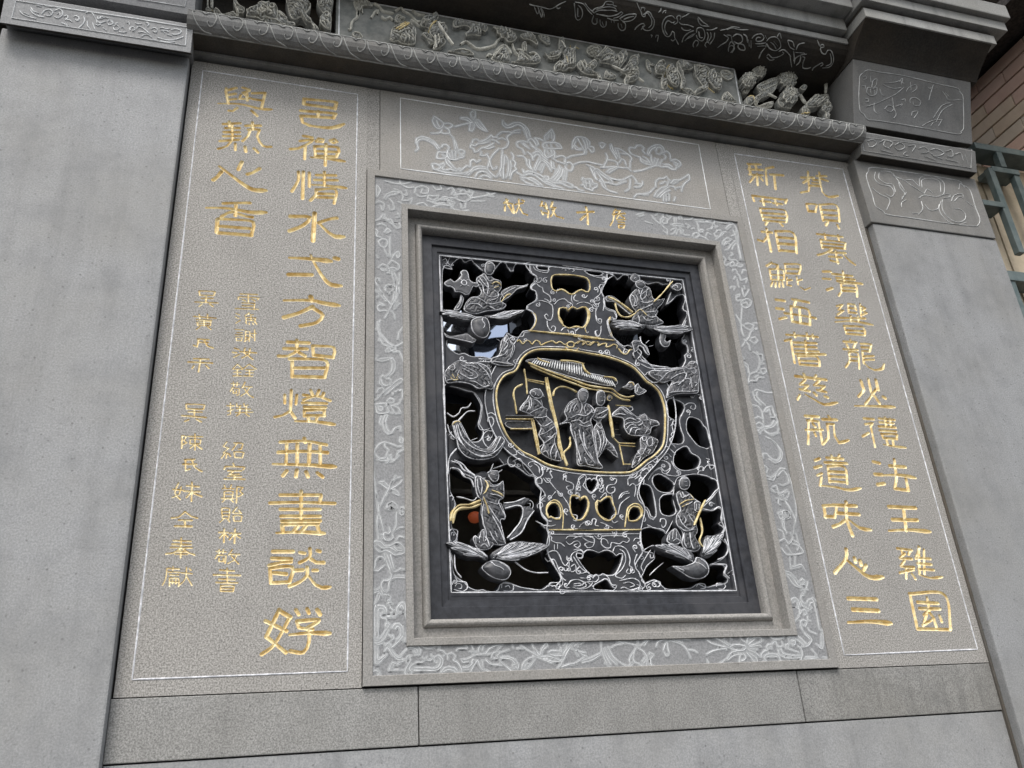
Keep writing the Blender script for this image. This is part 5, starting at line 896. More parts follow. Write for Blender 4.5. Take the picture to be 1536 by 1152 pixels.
mo('corner_scroll', S1, ["110,480 150,470 180,430 200,430 185,460 230,470", "140,510 170,500 200,520", "120,560 130,600 160,610", "110,540 140,560 130,590", "190,570 215,540 240,560 210,575", "230,490 260,510 290,540 320,530 310,500", "245,470 260,500", "200,450 215,480"])
mo('plum_branch', S1, ["150,660 145,640 175,620 210,630 215,660 195,690 165,680 150,655", "235,605 235,700 240,760", "250,780 270,740 300,720 315,750 295,770 285,740", "190,700 220,760", "150,840 180,820 220,840 210,870 175,870 150,845", "225,820 250,790 300,820 310,850 280,870 240,860", "225,860 240,890 215,890", "130,750 140,770", "245,880 275,950 290,1030 280,1100 250,1150", "265,880 300,960 310,1050", "120,940 150,960 140,930", "110,930 130,980 170,1040 200,1110", "190,1010 210,985 260,990 265,1020 230,1055 200,1030 190,1010", "120,1020 170,1060"])
mo('plum_branch', S5, ["215,60 245,120 255,200 245,280 200,370 155,450", "200,40 235,110 240,200 225,300", "65,95 100,180 160,270 210,330", "60,200 110,240 170,300", "165,180 190,155 235,175 240,205 190,235 165,215 165,180", "90,270 110,250", "90,350 110,330 160,340 130,320 110,315", "90,350 110,385 160,380 180,390", "215,385 240,420 245,455", "270,290 235,350", "285,320 240,370", "85,110 110,105 110,130 90,130 85,110", "260,280 280,150 285,60", "100,10 150,30 190,20 230,10 270,30"])
mo('plum_branch', S5, ["115,465 105,510 120,580 160,640 240,690 320,655", "95,480 95,540 120,610", "130,590 190,660 240,690", "320,520 280,570 270,630", "110,620 140,670 180,690 240,700", "170,730 190,700 230,740 280,735 320,820", "250,690 255,740", "170,720 175,740 230,725", "75,540 100,550", "105,640 130,650"])
mo('vase_and_scroll', S5, ["80,800 100,770", "75,805 130,820 200,800 220,790 245,830 240,900 190,950", "120,800 200,790", "205,800 220,840 210,910 170,950", "125,960 140,940 170,970 210,980 205,1020 160,1030 135,1010 125,970", "120,970 110,1010 140,1030", "90,1090 100,1060 140,1050 150,1080 130,1110 100,1120", "130,1110 200,1040 290,970 315,985", "160,1110 230,1050 300,1000", "225,1110 250,1080 300,1070"])
mo('butterfly', S6, ["70,215 150,205 180,240 190,280 100,290 75,225", "100,230 140,240 130,265 105,260 100,230", "65,180 120,140", "180,180 200,160 235,170 230,195 200,200", "200,215 240,290 210,290", "200,220 270,240 295,290 250,295", "225,120 270,95 305,90 310,150 280,210 250,215", "290,180 310,160", "170,200 180,260"])
mo('curled_vine', S6, ["130,310 110,370 125,390", "160,305 140,360 150,430 180,470 220,455 240,420 290,405 295,440", "180,310 165,360 175,420 195,450", "105,1150 90,1030 65,870 55,700 70,610 105,560 150,540 210,555 270,580 310,570", "155,545 160,580 190,610 170,650 190,700 170,720", "80,650 110,680 150,680 180,660", "95,690 140,700 200,690", "290,500 285,540 310,545 315,510 295,500", "310,590 325,600 270,630 260,660 280,660 220,710", "270,620 300,610", "210,650 215,690 240,690"])
mo('lotus_bud', S6, ["105,1110 150,1020 190,940 250,830", "190,950 230,870 290,840", "205,945 280,900 305,870", "195,940 240,950 270,970 280,1000 230,980", "110,885 150,880 190,920", "110,890 150,920 180,940", "175,1110 190,1070 230,1060 265,1100 260,1140", "200,1110 210,1090 230,1110 215,1125 200,1110", "290,1110 320,1100 325,1140 295,1140 290,1110"])
mo('lotus_plant', S7, ["95,0 115,100 125,190 105,270 110,380 120,470", "215,0 140,130", "125,200 150,290 175,390", "195,160 210,120 265,90 310,130 320,170 295,150", "215,130 240,150 220,170", "250,130 270,150 250,170", "335,180 350,150 380,160 385,200 355,225 335,200 350,180", "305,180 300,250 300,330 270,390", "230,350 240,390 220,410 180,400 170,430 185,470 230,480 270,450 260,420", "290,380 330,355 370,350", "300,480 330,440 380,450", "135,430 160,420 170,450 150,470", "65,520 80,490 130,490 160,510 190,540 250,530 300,500 350,520 385,570 375,610 290,630 240,600 190,580 130,600 75,540 65,515", "110,520 160,560 230,550 300,590", "330,560 375,570", "270,540 310,580 360,585", "175,610 200,690 240,790", "205,620 235,700 260,780", "240,620 260,700 280,770"])
mo('corner_scroll', S7, ["70,780 85,740 90,690 120,650 170,655 185,690", "70,785 110,790 150,760 180,735", "235,800 250,830 240,870 200,890 170,885 150,930 160,980 200,1010 225,980 230,900 280,860 390,860", "250,790 300,800 340,770 380,780", "290,840 390,845", "70,970 90,990 140,960", "65,1000 65,1020 120,1000 130,1060 80,1140", "140,970 160,1020 180,1050 220,1035 235,1070 200,1095 195,1065", "205,1130 220,1110 250,1120 250,1150"])
mo('corner_scroll', S8, ["150,200 180,150 205,70 240,100", "245,100 280,90 320,110 325,150 290,160 280,130", "300,200 310,175 345,190 330,230 360,260 340,290", "400,290 400,230 440,180 470,175 490,210 490,270", "430,230 450,200 470,240", "160,570 160,230 200,210 260,215 285,250 280,290 245,290", "195,560 195,280 215,240 250,240 265,270", "220,300 230,340 265,350 300,330 340,320 360,340", "285,380 285,340 330,330", "380,330 400,300 440,280", "495,300 515,350 510,600", "150,540 155,580 200,580 250,520 300,440 320,410 300,395 275,410 280,440", "160,620 220,600 270,560 310,460", "150,600 190,630 250,610", "160,620 165,830 190,840 290,740", "195,650 195,790 270,740", "350,450 370,410 420,405 460,440 465,520 420,590 340,660", "380,460 400,430 430,450 440,520 400,580", "300,520 330,540 350,530 365,560 340,580", "270,640 290,620 320,610 330,640", "470,580 490,560 480,600", "270,700 290,660 320,690 350,740 410,790 470,790", "345,690 380,740 430,770 500,690 560,640 620,640 655,690 640,740 600,740", "430,760 500,680 570,660 620,690 610,720 580,700"])
mo('corner_scroll', S8, ["310,905 350,820 390,840 430,820 480,800", "310,905 490,905", "340,885 370,840", "500,830 500,770 530,750 545,790 530,830 500,880 485,930 510,970 545,960 560,920 530,900 550,860 610,820 680,820 700,790 670,770", "570,905 700,905 820,905 880,860 895,790 850,745 800,770 810,820 835,820", "590,880 720,880 820,880 860,840 870,790 840,765", "720,760 725,795 760,800 785,770 770,740", "380,830 400,850 430,840", "645,585 660,640 720,670 780,665 820,640", "850,690 860,640", "850,690 900,700 925,740 900,750", "950,790 945,740 990,720 1030,755 1010,800 1050,820 1085,870 1100,920 1070,950 1040,930", "860,960 900,890 960,870 1020,880 1050,910", "890,930 940,900 1000,905 1040,930", "110,860 140,880 130,920 170,910 210,930 190,960", "190,900 230,985", "520,770 560,750"])
mo('flower', S9, ["35,360 60,330 160,325 130,270 115,235", "150,245 200,280 230,345", "285,375 300,310 350,265 405,225", "340,350 345,310 400,270 500,260", "370,390 420,330 500,295 540,290", "95,460 150,455 205,430 270,400 370,395 430,395", "95,460 110,490 180,480", "105,550 180,540 230,480", "120,580 180,570", "200,600 240,520 280,470 300,520 330,570 380,585 445,615", "210,500 220,460 240,460", "440,440 450,390 490,370 540,380 500,410 520,440 460,450", "510,355 605,225", "550,380 640,345", "540,430 640,430 710,460 750,520 740,570", "530,440 650,450 700,490 730,560", "370,460 430,510 560,525", "540,480 610,540 690,605", "640,260 650,225 680,230 675,260 650,250", "690,330 680,280", "680,540 690,510 715,520 710,560 685,560", "110,240 200,240", "185,370 270,375", "330,470 345,540"])
mo('bamboo_spray', S9, ["735,330 800,335", "780,300 870,360 980,420", "905,260 920,320 1000,410", "1000,400 1020,330 1070,265 1085,300 1040,340 1010,400", "790,570 800,510 860,450 950,430 920,490 860,560 800,575", "820,550 840,510 880,515 850,550", "960,430 1060,470 1140,500", "1000,430 1080,420 1160,440 1250,480", "1060,460 1160,480 1260,485", "1095,380 1120,360 1190,360 1240,370 1245,410 1180,415 1110,395", "1255,420 1310,330 1420,215", "1260,480 1330,340 1430,230 1536,215", "1260,460 1230,530 1200,555", "1250,540 1330,515 1420,500", "1270,300 1310,235 1300,330 1260,390", "1210,230 1215,290", "1240,330 1250,410", "1375,340 1400,290 1460,245 1500,250 1440,310", "1380,345 1460,370 1520,380", "1390,345 1440,420", "1390,590 1430,585", "930,330 980,400"])
mo('bird_and_branch', S10, ["80,430 180,400 290,345", "90,450 200,420 290,360", "290,225 295,310 320,390 350,460", "315,310 340,380 390,470", "330,305 380,400 450,470", "365,290 420,390 520,470 570,490 620,470", "330,460 360,475", "370,510 400,520", "380,300 460,260 530,250 490,235 460,235", "470,225 560,245 660,270", "660,290 630,340 600,380 585,430 600,460", "640,330 625,400 640,440", "665,290 730,330 770,390 765,480", "675,230 680,270", "630,440 680,460 740,500", "720,440 740,405 760,420 730,460", "790,370 800,345 840,370 810,410 815,470 860,500", "780,430 790,470", "710,270 770,210 865,165", "740,270 800,200 870,180 960,180 1000,195", "870,280 880,235 940,210 980,210", "945,320 955,270 980,230", "980,230 990,300 1005,360 975,380 950,340", "1000,220 1060,230 1140,260 1190,310", "1060,190 1110,170 1190,175 1220,200 1150,200 1080,195", "1050,210 1140,240", "1190,310 1230,400", "1200,315 1260,320 1300,345", "1130,255 1200,330", "0,470 60,430 130,380", "0,290 70,225 100,215 60,280", "20,310 90,360 140,390", "30,200 150,205"])
mo('butterfly', S11, ["0,640 80,670 150,710 230,760", "0,700 60,740 180,770 230,780", "0,850 50,820 120,800 210,790", "0,960 20,940 0,910", "240,780 270,755 340,750 410,770 380,810 300,810 240,785", "210,770 205,800", "240,630 300,660 340,650 360,690 410,730", "170,700 210,650 260,690", "180,715 240,750", "420,740 430,680 470,640 510,630 500,670 450,700", "430,750 480,710 520,670 570,680 570,720 520,740 440,760", "440,770 540,760 570,770", "450,790 530,800", "415,830 460,880 500,930 530,930 520,890 450,840", "430,800 500,830 550,870", "210,900 260,830 310,820", "220,910 290,860 380,850", "350,850 340,930 330,965", "380,840 410,880 390,910 350,920", "90,965 140,945 190,910", "400,960 430,965", "560,730 590,700"], w=0.0036)
mo('corner_scroll', S11, ["650,650 640,640 670,625 690,640 670,670 700,690 760,690 800,680 815,640", "570,880 570,850 610,810 640,810 625,770 650,745 690,745 700,720 730,730 740,770 790,770", "660,770 680,770 680,790 655,790", "590,930 620,920 600,880 640,850 730,850 760,880 780,930 820,945", "620,880 680,870 740,875", "745,790 760,850 820,885 900,890 980,885", "770,780 800,840 870,860 970,860", "830,790 825,750 855,745 850,790 900,810 960,830", "850,680 870,650 920,650 980,680 1040,740", "870,740 860,690 900,670 960,710 1030,770", "890,720 920,700 930,740 900,760", "960,770 990,790 1000,850 980,930", "1040,880 1150,880", "1030,900 1100,895 1160,885", "1000,770 1060,760 1100,700 1070,660 1020,620 980,560", "1080,690 1030,640 990,560 980,510 1010,490 1050,510 1030,560 1000,540", "1060,580 1080,610 1150,640", "1100,800 1150,860", "1210,590 1220,640 1210,790 1150,745", "1200,640 1195,770", "1190,600 1220,610", "1220,880 1250,885 1230,925", "790,720 800,760", "920,510 950,480 970,450 970,390 950,320", "925,510 960,470", "940,360 990,400 960,450", "880,300 890,270 930,260 960,290 980,350", "900,310 930,290", "1000,400 1020,380 1050,420 1020,440", "1055,450 1060,490 1085,500"])
mo('corner_scroll', S11, ["830,0 900,50 950,120 1000,150", "880,10 930,60 970,110 1030,120", "980,80 1000,60 1030,85 1010,110", "1060,95 1040,170 1060,180", "990,180 1010,170 1030,200 1000,220", "985,270 990,240 1020,230", "990,280 1010,310 1050,330", "1050,310 1060,280 1100,270 1120,300 1090,310 1075,350", "1120,300 1150,420 1180,590", "1110,260 1160,300", "980,290 1000,340 1050,370 1090,400", "1040,400 1080,390 1100,360"])
mo('corner_scroll', S2, ["800,200 780,240 700,240", "820,240 920,240 1020,250 1050,225 1065,260 1040,330 990,370", "840,260 860,290 870,330", "870,270 1000,275 1050,290", "1060,290 1030,350 980,360", "1070,310 1080,340 1105,320", "1080,265 1200,285 1270,270 1300,300", "1200,350 1250,300 1290,300", "1220,360 1260,320", "1310,310 1340,370 1350,440 1350,520 1390,720", "1330,370 1320,440 1330,480", "1290,370 1310,420 1270,440", "1080,400 1100,370 1140,370", "1060,410 1080,450 1100,440", "1080,480 1130,440 1150,400 1200,390", "1100,470 1150,430 1180,400", "1160,540 1170,500 1220,460 1270,480 1240,510 1200,510 1180,550", "1200,540 1220,520 1260,550 1230,600 1200,610", "1270,550 1310,500 1340,500", "1280,600 1300,550 1340,530 1380,720", "1270,640 1290,660 1260,680", "1180,690 1200,720 1180,770 1210,800 1230,780", "1240,700 1250,730 1320,730 1360,760", "1260,810 1255,770 1290,750 1310,790 1280,810 1330,800 1380,820 1410,790", "1340,780 1390,790", "880,380 890,360 930,365 920,390 880,390 870,350", "800,440 810,410 850,400 880,420 860,450 820,465 850,460", "900,440 950,460 990,490", "960,440 980,400 1020,420", "790,350 820,345"])
mo('flower', S2, ["120,185 170,165 210,185 150,205", "150,180 210,150", "230,265 310,290", "310,210 350,250 400,290", "300,190 340,230", "410,290 410,240 440,215 490,230 490,280 450,290 430,260 450,240", "440,190 445,150 480,160 490,190", "350,190 380,160 420,170", "500,250 540,200 500,200", "575,210 580,270", "600,215 600,270", "640,240 630,205 660,195 670,240", "560,320 620,320 690,325", "540,300 600,290 680,300", "430,310 460,340 490,360 490,420", "450,380 480,410", "540,370 560,350 600,350 580,400 540,420", "600,420 620,370 650,360 660,410", "640,340 690,370 670,410", "740,300 770,320 740,340", "720,295 740,310", "680,420 720,430 760,430"])
mo('plum_branch', S3, ["110,40 110,25 140,30 150,60 170,80 180,120 215,110 235,100 225,140", "190,60 200,30 230,35", "120,110 130,85 145,100", "165,180 150,120", "90,190 95,175 130,175 120,200", "190,190 210,260 250,200", "215,195 210,170", "140,250 170,240 165,260 140,270 150,300 180,290", "180,310 200,290 240,280 270,300 260,340 220,360 190,340 180,310", "200,320 230,310 240,330", "190,360 185,430 180,480", "140,420 180,490 190,560 205,600", "190,500 220,530 250,545 270,550 320,540", "215,500 240,490 290,510 280,540", "290,490 320,490", "320,535 270,560 250,610 195,685", "195,690 240,620", "210,630 250,680 260,720", "270,620 300,610 325,640 300,670 260,640"])
mo('plum_branch', S3, ["180,760 210,800", "205,830 240,850 250,900 255,930", "210,850 240,880 245,920", "255,930 310,910 340,870 345,820 330,770 290,740", "320,740 340,760 365,760 370,800", "350,840 380,800", "345,850 380,840", "350,890 390,880 400,910 370,930 350,900", "310,910 350,925", "240,1010 250,960 260,930", "245,1010 260,985 310,990 330,960 380,960", "300,960 330,940", "285,1085 320,1065"])
mo('peony', S4, ["95,140 120,120 190,140 250,140", "95,145 110,190 150,230", "125,130 120,170 180,230", "90,230 130,240 160,290 170,370", "170,280 190,250 230,240 240,280 270,340 270,380", "190,280 210,260 220,300", "100,330 130,315 165,330 170,370", "115,370 140,355 170,380 150,400 115,390", "140,430 180,395", "110,410 150,420 145,440", "175,385 220,380 245,340", "180,400 240,385 270,345", "170,410 220,440 265,430 280,400", "180,420 230,450 280,430", "190,460 250,500 285,550 290,600 270,630 230,620 190,580 165,580 165,610", "210,470 270,520 305,580 290,630 250,645 210,620", "220,320 250,320 260,300"])
mo('lotus_bud', S4, ["170,690 175,665 200,690 190,720", "180,740 230,750 270,710 290,685 330,690", "190,760 240,770 260,730", "270,740 310,700 340,740 350,790 310,810 280,800", "350,730 365,770 395,900 405,1000 390,1150", "235,820 260,810 275,850 300,890", "230,850 270,870 300,895", "280,900 275,940 290,950", "310,890 330,850 350,880 330,910 310,900", "320,910 360,970 395,1050", "270,1010 300,1020 310,990 350,1000 360,1040 320,1050 300,1020", "320,1000 340,1040", "300,1050 310,1110 340,1150"])
mo('lotus_plant', S12, ["440,350 450,380 490,375 495,350 470,340 440,350", "450,340 470,370", "465,380 470,420 480,450", "470,290 500,340 520,380 515,450", "525,450 535,490", "440,430 460,440 470,470", "440,490 470,475 490,500 510,470 500,450", "455,520 480,550 520,550 560,540 540,510 510,500", "480,510 500,540", "510,480 540,500 530,530", "495,560 500,620", "520,560 520,610", "470,630 500,640 540,690 555,710", "480,650 520,700 550,710", "510,610 550,600 570,630", "500,620 545,610", "405,235 440,260 480,240", "430,280 460,290", "450,270 490,250 480,290"])
# ---- left pier band and upper block, right pier blocks
B1, B2 = TF(0, 0, 9.6), TF(140, 0, 9.6)
bandL = prof_surf([(-0.1005, 3.862), (-0.1125, 3.975)])
mb = lambda name, tf, txts, w=0.0034, mat='pale': motif(name, pierL, tf, txts, bandL, w, 0.0022, mat, (0, -0.994, -0.105))
mb('border_line', ID, ["|17.5,27 278,68.5", "|17.5,27 24,1", "|278,68.5 280.5,41", "|24,1 100,13 200,27.5 280.5,41"], 0.0040)
mb('flower_spray', B1, ["280,150 320,200 400,240 520,270", "330,180 420,220", "430,130 470,190 540,230 640,250", "440,100 480,160 560,190", "600,200 650,150 720,140 760,180 720,230 640,220", "690,170 720,190", "780,160 850,130 900,170 890,230 830,260 780,240", "820,200 860,190 860,230", "920,240 960,220 980,260 940,280 1000,290 1040,320", "1060,240 1100,230 1140,260 1120,300 1080,280", "880,330 940,350 980,380", "940,330 990,370", "1130,410 1200,340 1220,280 1200,240", "1230,190 1300,170 1370,190", "1320,180 1360,240 1400,340", "1260,300 1260,370 1310,430", "1330,320 1350,380 1370,440", "1400,240 1420,280 1460,240 1500,250", "1440,330 1470,380", "1480,400 1520,430", "650,90 760,100", "520,80 600,100"])
mb('flower_spray', B2, ["10,230 50,300 100,330 180,310", "60,250 120,270 170,250 230,270", "30,350 60,370 110,350", "200,320 230,290 280,310 270,350 220,360 200,330", "150,410 190,440", "290,380 330,360 370,390 350,430 300,430 290,390", "240,300 300,340 360,330", "400,400 430,380 440,410", "480,330 510,320 520,360", "530,440 530,400 580,390 600,430 560,450", "620,420 650,380 700,400 760,440 810,490", "640,470 700,460 760,480", "690,530 740,500 800,510 840,540", "750,320 800,350 780,380", "830,420 880,400 920,430 900,470 850,450", "950,410 1000,400 1050,420 1100,410", "970,450 1020,440 1090,460", "980,430 1030,480", "1120,430 1180,420 1260,440 1250,480 1190,500 1130,490", "920,540 1020,570 1120,580 1220,560 1300,530", "960,590 1080,610 1180,600", "1060,500 1130,520", "860,570 920,580", "600,330 650,350 700,340", "360,450 420,470 480,460"])
ubL = prof_surf([(-0.1055, 4.028), (-0.1905, 4.35)])
motif('border_line', pierL, ID, ["|205,-1 240,4 277,10", "|277,10 280,-2"], ubL, 0.004, 0.0022, 'pale', (0, -0.967, -0.255))
R1, R2 = TF(1240, 0, 5.189), TF(1260, 180, 4.431)
ubR = prof_surf([(-0.0985, 4.062), (-0.1255, 4.15), (-0.1605, 4.25), (-0.1955, 4.345)])
mr = lambda name, txts, w=0.0034: motif(name, pierR, R1, txts, ubR, w*.8, 0.0020, 'midline', (0, -0.94, -0.33))
mr('border_line', ["285,565 320,545 400,560 600,590 850,650 1010,685 1040,720 1060,750 1065,850 1065,1000 1045,1020 1030,1045 850,1015 600,970 400,940 320,930 290,890 260,860 250,760 255,640 260,590 285,565"], 0.004)
mr('flower_branch', ["340,590 345,640", "350,680 360,630 390,615 385,660 360,690", "310,720 320,680 360,690 390,680 385,730 340,745 310,720", "340,690 345,730", "370,700 375,735", "285,600 300,590 310,610 285,620", "275,670 300,665 300,690", "410,690 430,740 450,745", "305,830 370,810 440,780 540,730 600,680", "300,770 320,765 325,790 305,795", "370,800 370,860 400,890", "450,650 530,640 570,630 600,650", "440,660 520,690 580,680", "560,640 590,610 580,660", "450,850 480,820 520,840 500,870 465,860", "510,760 520,830 540,890 520,920", "530,830 590,810 570,830", "620,710 640,680 690,660 700,690 660,720", "650,640 655,700", "580,780 610,770 610,790", "650,800 650,770 690,760 730,790 720,820 680,820 670,790", "660,900 670,870 710,870 680,920", "790,680 800,690 820,680", "830,660 810,720 795,780", "840,690 860,685", "900,710 930,750 950,780 1050,775", "920,720 960,760", "830,920 860,870 900,820 960,800", "850,950 900,860 980,810", "740,980 820,940 900,930", "870,980 900,930", "810,980 830,950"])
bdR = prof_surf([(-0.0855, 3.908), (-0.1125, 4.005)])
mq = lambda name, txts, w=0.0034, s=bdR, n=(0, -0.963, -0.268), m='midline': motif(name, pierR, R2, txts, s, w*.85, 0.0020, m, n)
mq('border_line', ["|140,115 875,195", "|140,115 160,205", "|160,205 870,320", "|875,195 870,320"], 0.003)
mq('flower_spray', ["180,140 220,130 240,160 200,180 180,150", "260,150 300,130 290,170 330,190", "290,130 350,150 330,180", "360,170 400,150 430,180 390,200 360,180", "450,170 500,170 480,210", "520,190 560,180 590,210 540,220", "440,210 420,230 460,240", "600,200 640,190 690,220 640,240 600,220", "620,240 680,260", "700,210 740,200 750,240 710,240", "760,230 800,220 820,270", "830,230 850,290", "270,200 350,220", "560,240 640,270", "700,260 780,280"])
loR = plane(-0.0475)
mq('border_line', ["190,340 210,315 400,340 600,370 790,405 810,430 840,445 870,480 900,580 930,660 915,700 880,705 700,685 500,655 320,630 290,610 260,590 235,570 215,500 190,430 175,370 190,340"], 0.004, loR, (0, -1, 0))
mq('dragon', ["235,345 230,390 270,430 330,440 360,480 340,510 300,490", "260,350 260,390 300,420 350,430 370,480", "210,450 260,490 330,530 310,600", "270,340 340,350 390,410 430,470", "350,370 420,400 480,440 560,490", "390,410 400,450 430,490 410,530", "410,520 430,500 440,480", "410,580 410,550 440,530", "430,400 480,400 530,450", "530,440 530,390 570,370 640,380 690,420 690,490 670,500", "545,450 545,400 600,390 660,410 670,480", "560,490 580,460 620,490", "520,520 560,500 640,510 720,490 730,510 690,520", "520,630 550,590 540,540", "480,620 530,620", "560,560 600,600 650,590 660,560", "680,530 680,590 720,650 780,680 830,660 830,620 790,590 760,590", "670,540 660,600 710,670 780,695 840,680", "740,540 760,500 810,490 820,510", "760,540 790,510 820,520", "790,460 800,420 830,450", "840,540 890,580"], 0.0036, loR, (0, -1, 0))
# ================================================================ carving on the dark flower moulding
C1, C2, C3 = TF(800, 0, 9.6), TF(950, 0, 9.6), TF(1090, 20, 7.68)
cys = prof_surf([(y-.0004, z-.0004) for y, z in CYP])
mc = lambda name, tf, txts, w=0.0042: motif(name, flor, tf, txts, cys, w, 0.0022, 'grey', (0, -0.45, -0.9))
mc('hanging_leaves', C1, ["-60,60 0,80 60,90 150,110 230,130 300,110 380,60 470,20", "10,90 60,200 80,140 60,100", "70,110 100,200 120,250 130,180 100,120", "110,110 150,180 155,250", "330,110 360,125 390,110", "590,40 600,150 610,250 640,290 690,260 710,190 690,120 640,70", "640,110 640,240 660,230", "600,30 720,60 790,150 850,210", "740,40 800,120 880,190", "870,220 845,310 880,350 915,330 900,260", "920,260 930,330", "960,280 965,350 1000,390 1045,370 1050,300", "990,310 1010,370"])
mc('leaf_spray', C1, ["850,160 900,120 1000,90 1040,30 1110,20 1150,40 1150,80 1200,90", "880,180 950,150 1060,150 1150,150 1210,165", "900,200 1000,220 1100,235 1210,210 1270,170 1290,190 1230,240 1150,265", "900,140 1000,110 1100,100 1180,120 1200,150", "1050,60 1100,70 1150,65", "1240,270 1330,220 1400,205 1480,210 1460,260 1400,300 1310,310 1250,280", "1300,280 1380,250 1450,235", "1220,330 1225,390 1270,440 1320,420 1325,340 1280,310", "1260,340 1280,400", "1120,280 1125,330", "1160,290 1165,330", "1060,260 1160,290 1230,290"])
mc('cloud_scroll', C2, ["45,20 70,90 115,180 130,230 170,240 170,200 205,170 245,190 270,240 300,290 295,370 250,430 180,440 140,410 130,380 155,370", "140,210 200,190 230,220 265,290 260,360 220,400", "110,140 120,110 165,120 160,150", "20,430 40,400 100,350 150,340 165,370 130,400 110,430", "400,100 395,150 360,180", "420,190 440,160 470,150 460,190", "250,500 270,510 260,540", "320,540 330,505 360,510 345,600", "650,640 620,580 595,540 590,470 560,450 540,500 500,530 460,510 430,450 415,370 440,290 490,240 560,230 600,270", "600,310 560,330 500,300 460,350 455,430 490,500", "570,330 590,350 630,330 640,300 625,250 650,225 685,245 670,290", "700,250 760,220 815,185", "540,570 570,590 600,560"])
mc('peony', C2, ["650,310 690,350 780,360 870,390", "690,390 720,430 790,440 830,420", "700,610 730,530 800,470 870,440", "740,590 800,530 870,490", "770,560 850,520 890,480", "910,470 920,410 980,400 1020,440 1030,530 990,590 930,560 905,500", "940,450 960,540 1000,540", "870,680 860,640 900,580 940,610 910,670", "1050,680 1030,650 1060,600 1090,620", "1060,460 1080,520 1060,590", "1110,460 1120,530 1080,600", "1170,470 1160,550 1100,640", "930,250 940,320 990,370 1090,380", "930,240 990,310 1070,360", "1050,430 1130,430 1210,400", "1210,690 1260,650 1340,600 1370,550", "1250,440 1340,420 1430,390 1536,400", "1370,730 1380,650 1410,600 1450,640 1440,710 1400,760", "1300,500 1370,540", "1440,520 1500,490 1536,500", "1420,570 1430,620 1470,640", "1510,640 1510,690 1536,700"])
mc('peony', C3, ["0,190 60,170 160,190 250,190", "70,270 110,240 170,260 180,320 130,350 80,320", "0,250 50,260 60,320", "20,440 25,390 60,370 90,400 60,455", "130,370 150,350 200,370 210,420 160,420 130,390", "190,240 230,270 240,340", "250,300 260,380", "280,310 280,400", "290,290 330,250 400,240 430,280 400,320 340,320 350,280 390,280", "440,250 460,290", "330,350 400,350 450,340", "350,380 440,375", "460,320 500,280 570,275 610,320 620,390 560,430 490,400 460,350 450,390", "500,330 540,360 570,410", "540,320 590,380", "580,270 610,230 630,290", "440,400 400,450 370,520", "460,490 480,470 520,510 560,510 620,490 660,460 640,440", "460,500 500,540 550,530", "600,440 650,420 700,450 740,500", "700,310 730,390 780,420", "700,310 760,330 780,390", "730,490 740,560 750,620", "770,430 780,520 770,550", "790,450 900,460", "800,420 830,360 900,340", "780,580 790,520 850,490 840,560 800,600", "870,500 900,510 880,570 880,630 940,635 970,620", "850,480 920,470"])
mc('cloud_scroll', C3, ["1040,300 1060,350 1070,380", "1090,400 1080,370 1110,360 1120,390 1080,400 1100,460 1140,470 1160,430 1200,430 1230,500 1225,570 1180,620 1100,630", "1190,460 1205,520 1200,580 1140,610", "985,660 1000,630 1060,590 1100,570 1110,590 1080,610"])
# ================================================================ scrolls along the projecting moulding
SL = np.array(SCP); seg = np.r_[0, np.cumsum(np.hypot(*np.diff(SL, axis=0).T))]; seg /= seg[-1]
def on_scroll(x, v): return np.array([x, np.interp(v, seg, SL[:, 0])-.0005, np.interp(v, seg, SL[:, 1])])
UNIT = [[(0, .94), (.10, .57), (.29, .31), (.51, .16), (.78, .06)], [(0, .94), (.12, 1.0), (.35, .98), (.51, .87), (.58, .93), (.69, .97), (.84, .95), (.93, .80), (.91, .57), (.80, .42), (.67, .39), (.60, .50), (.64, .62)]]
pitch = 0.0845
for half in (0, 1):
    for k in range(16):
        V, F = [], []
        for pl in UNIT:
            q = smooth([(u*20+rng.normal(0, .22), v*20+rng.normal(0, .3)) for u, v in pl], False, 1.2)/20
            P = []
            for u, v in q:
                x = XL+.004+(k+u)*pitch if half == 0 else XR-.004-(k+u)*pitch
                P.append(on_scroll(x, v))
            ribbon_geo(np.array(P), 0.0052, 0.003, False, V, F, (0, -0.83, -0.55), 0.12)
        quads('scroll', np.array(V), np.array(F), M['scroll'], corn, len(F))
for v in (0.03, 0.985):
    V, F = [], []
    ribbon_geo(np.array([on_scroll(x, v) for x in np.linspace(XL-.01, XR+.004, 120)]), 0.005, 0.0026, False, V, F, (0, -0.83, -0.55), 0.15)
    quads('edge_line', np.array(V), np.array(F), M['scroll'], corn, len(F))

# ================================================================ figure frieze: three panels
YF = -0.020
def thingmesh(name, label, cat): return thing(name, label, cat)
fr2 = thing('figure_frieze', 'long grey relief panel with riders, figures, pines and shield bearers', 'frieze')
box('slab', 0.166, 1.906, YF, 0.055, 4.0268, 4.3478, M['frieze'], fr2, 0.002)
fr1 = thing('bird_frieze', 'pierced frieze panel with a bird and peonies above the four-line gold inscription', 'frieze')
fr3 = thing('flower_frieze', 'pierced frieze panel with round flowers and a lantern above the right hand inscription', 'frieze')
F1, F2, F3, F4, F5, F6, F7, F8 = TF(300, 0, 12.8), TF(400, 0, 12.8), TF(520, 0, 9.6), TF(670, 10, 9.6), TF(810, 40, 9.6), TF(960, 70, 9.6), TF(1060, 0, 4.8), TF(1200, 100, 6.78)
V, F = [], []
for a, b in (((508, 62), (509, -2)), ((509, -4), (1101, 104)), ((1101, 104), (1110.5, 157))):
    A, Bp = at(*a, YF), at(*b, YF); ribbon_geo(np.array([A+(Bp-A)*t for t in np.linspace(0, 1, 40)]), 0.0055, 0.003, False, V, F, wob=0.1)
quads('border_line', np.array(V), np.array(F), M['pale'], fr2, len(F))
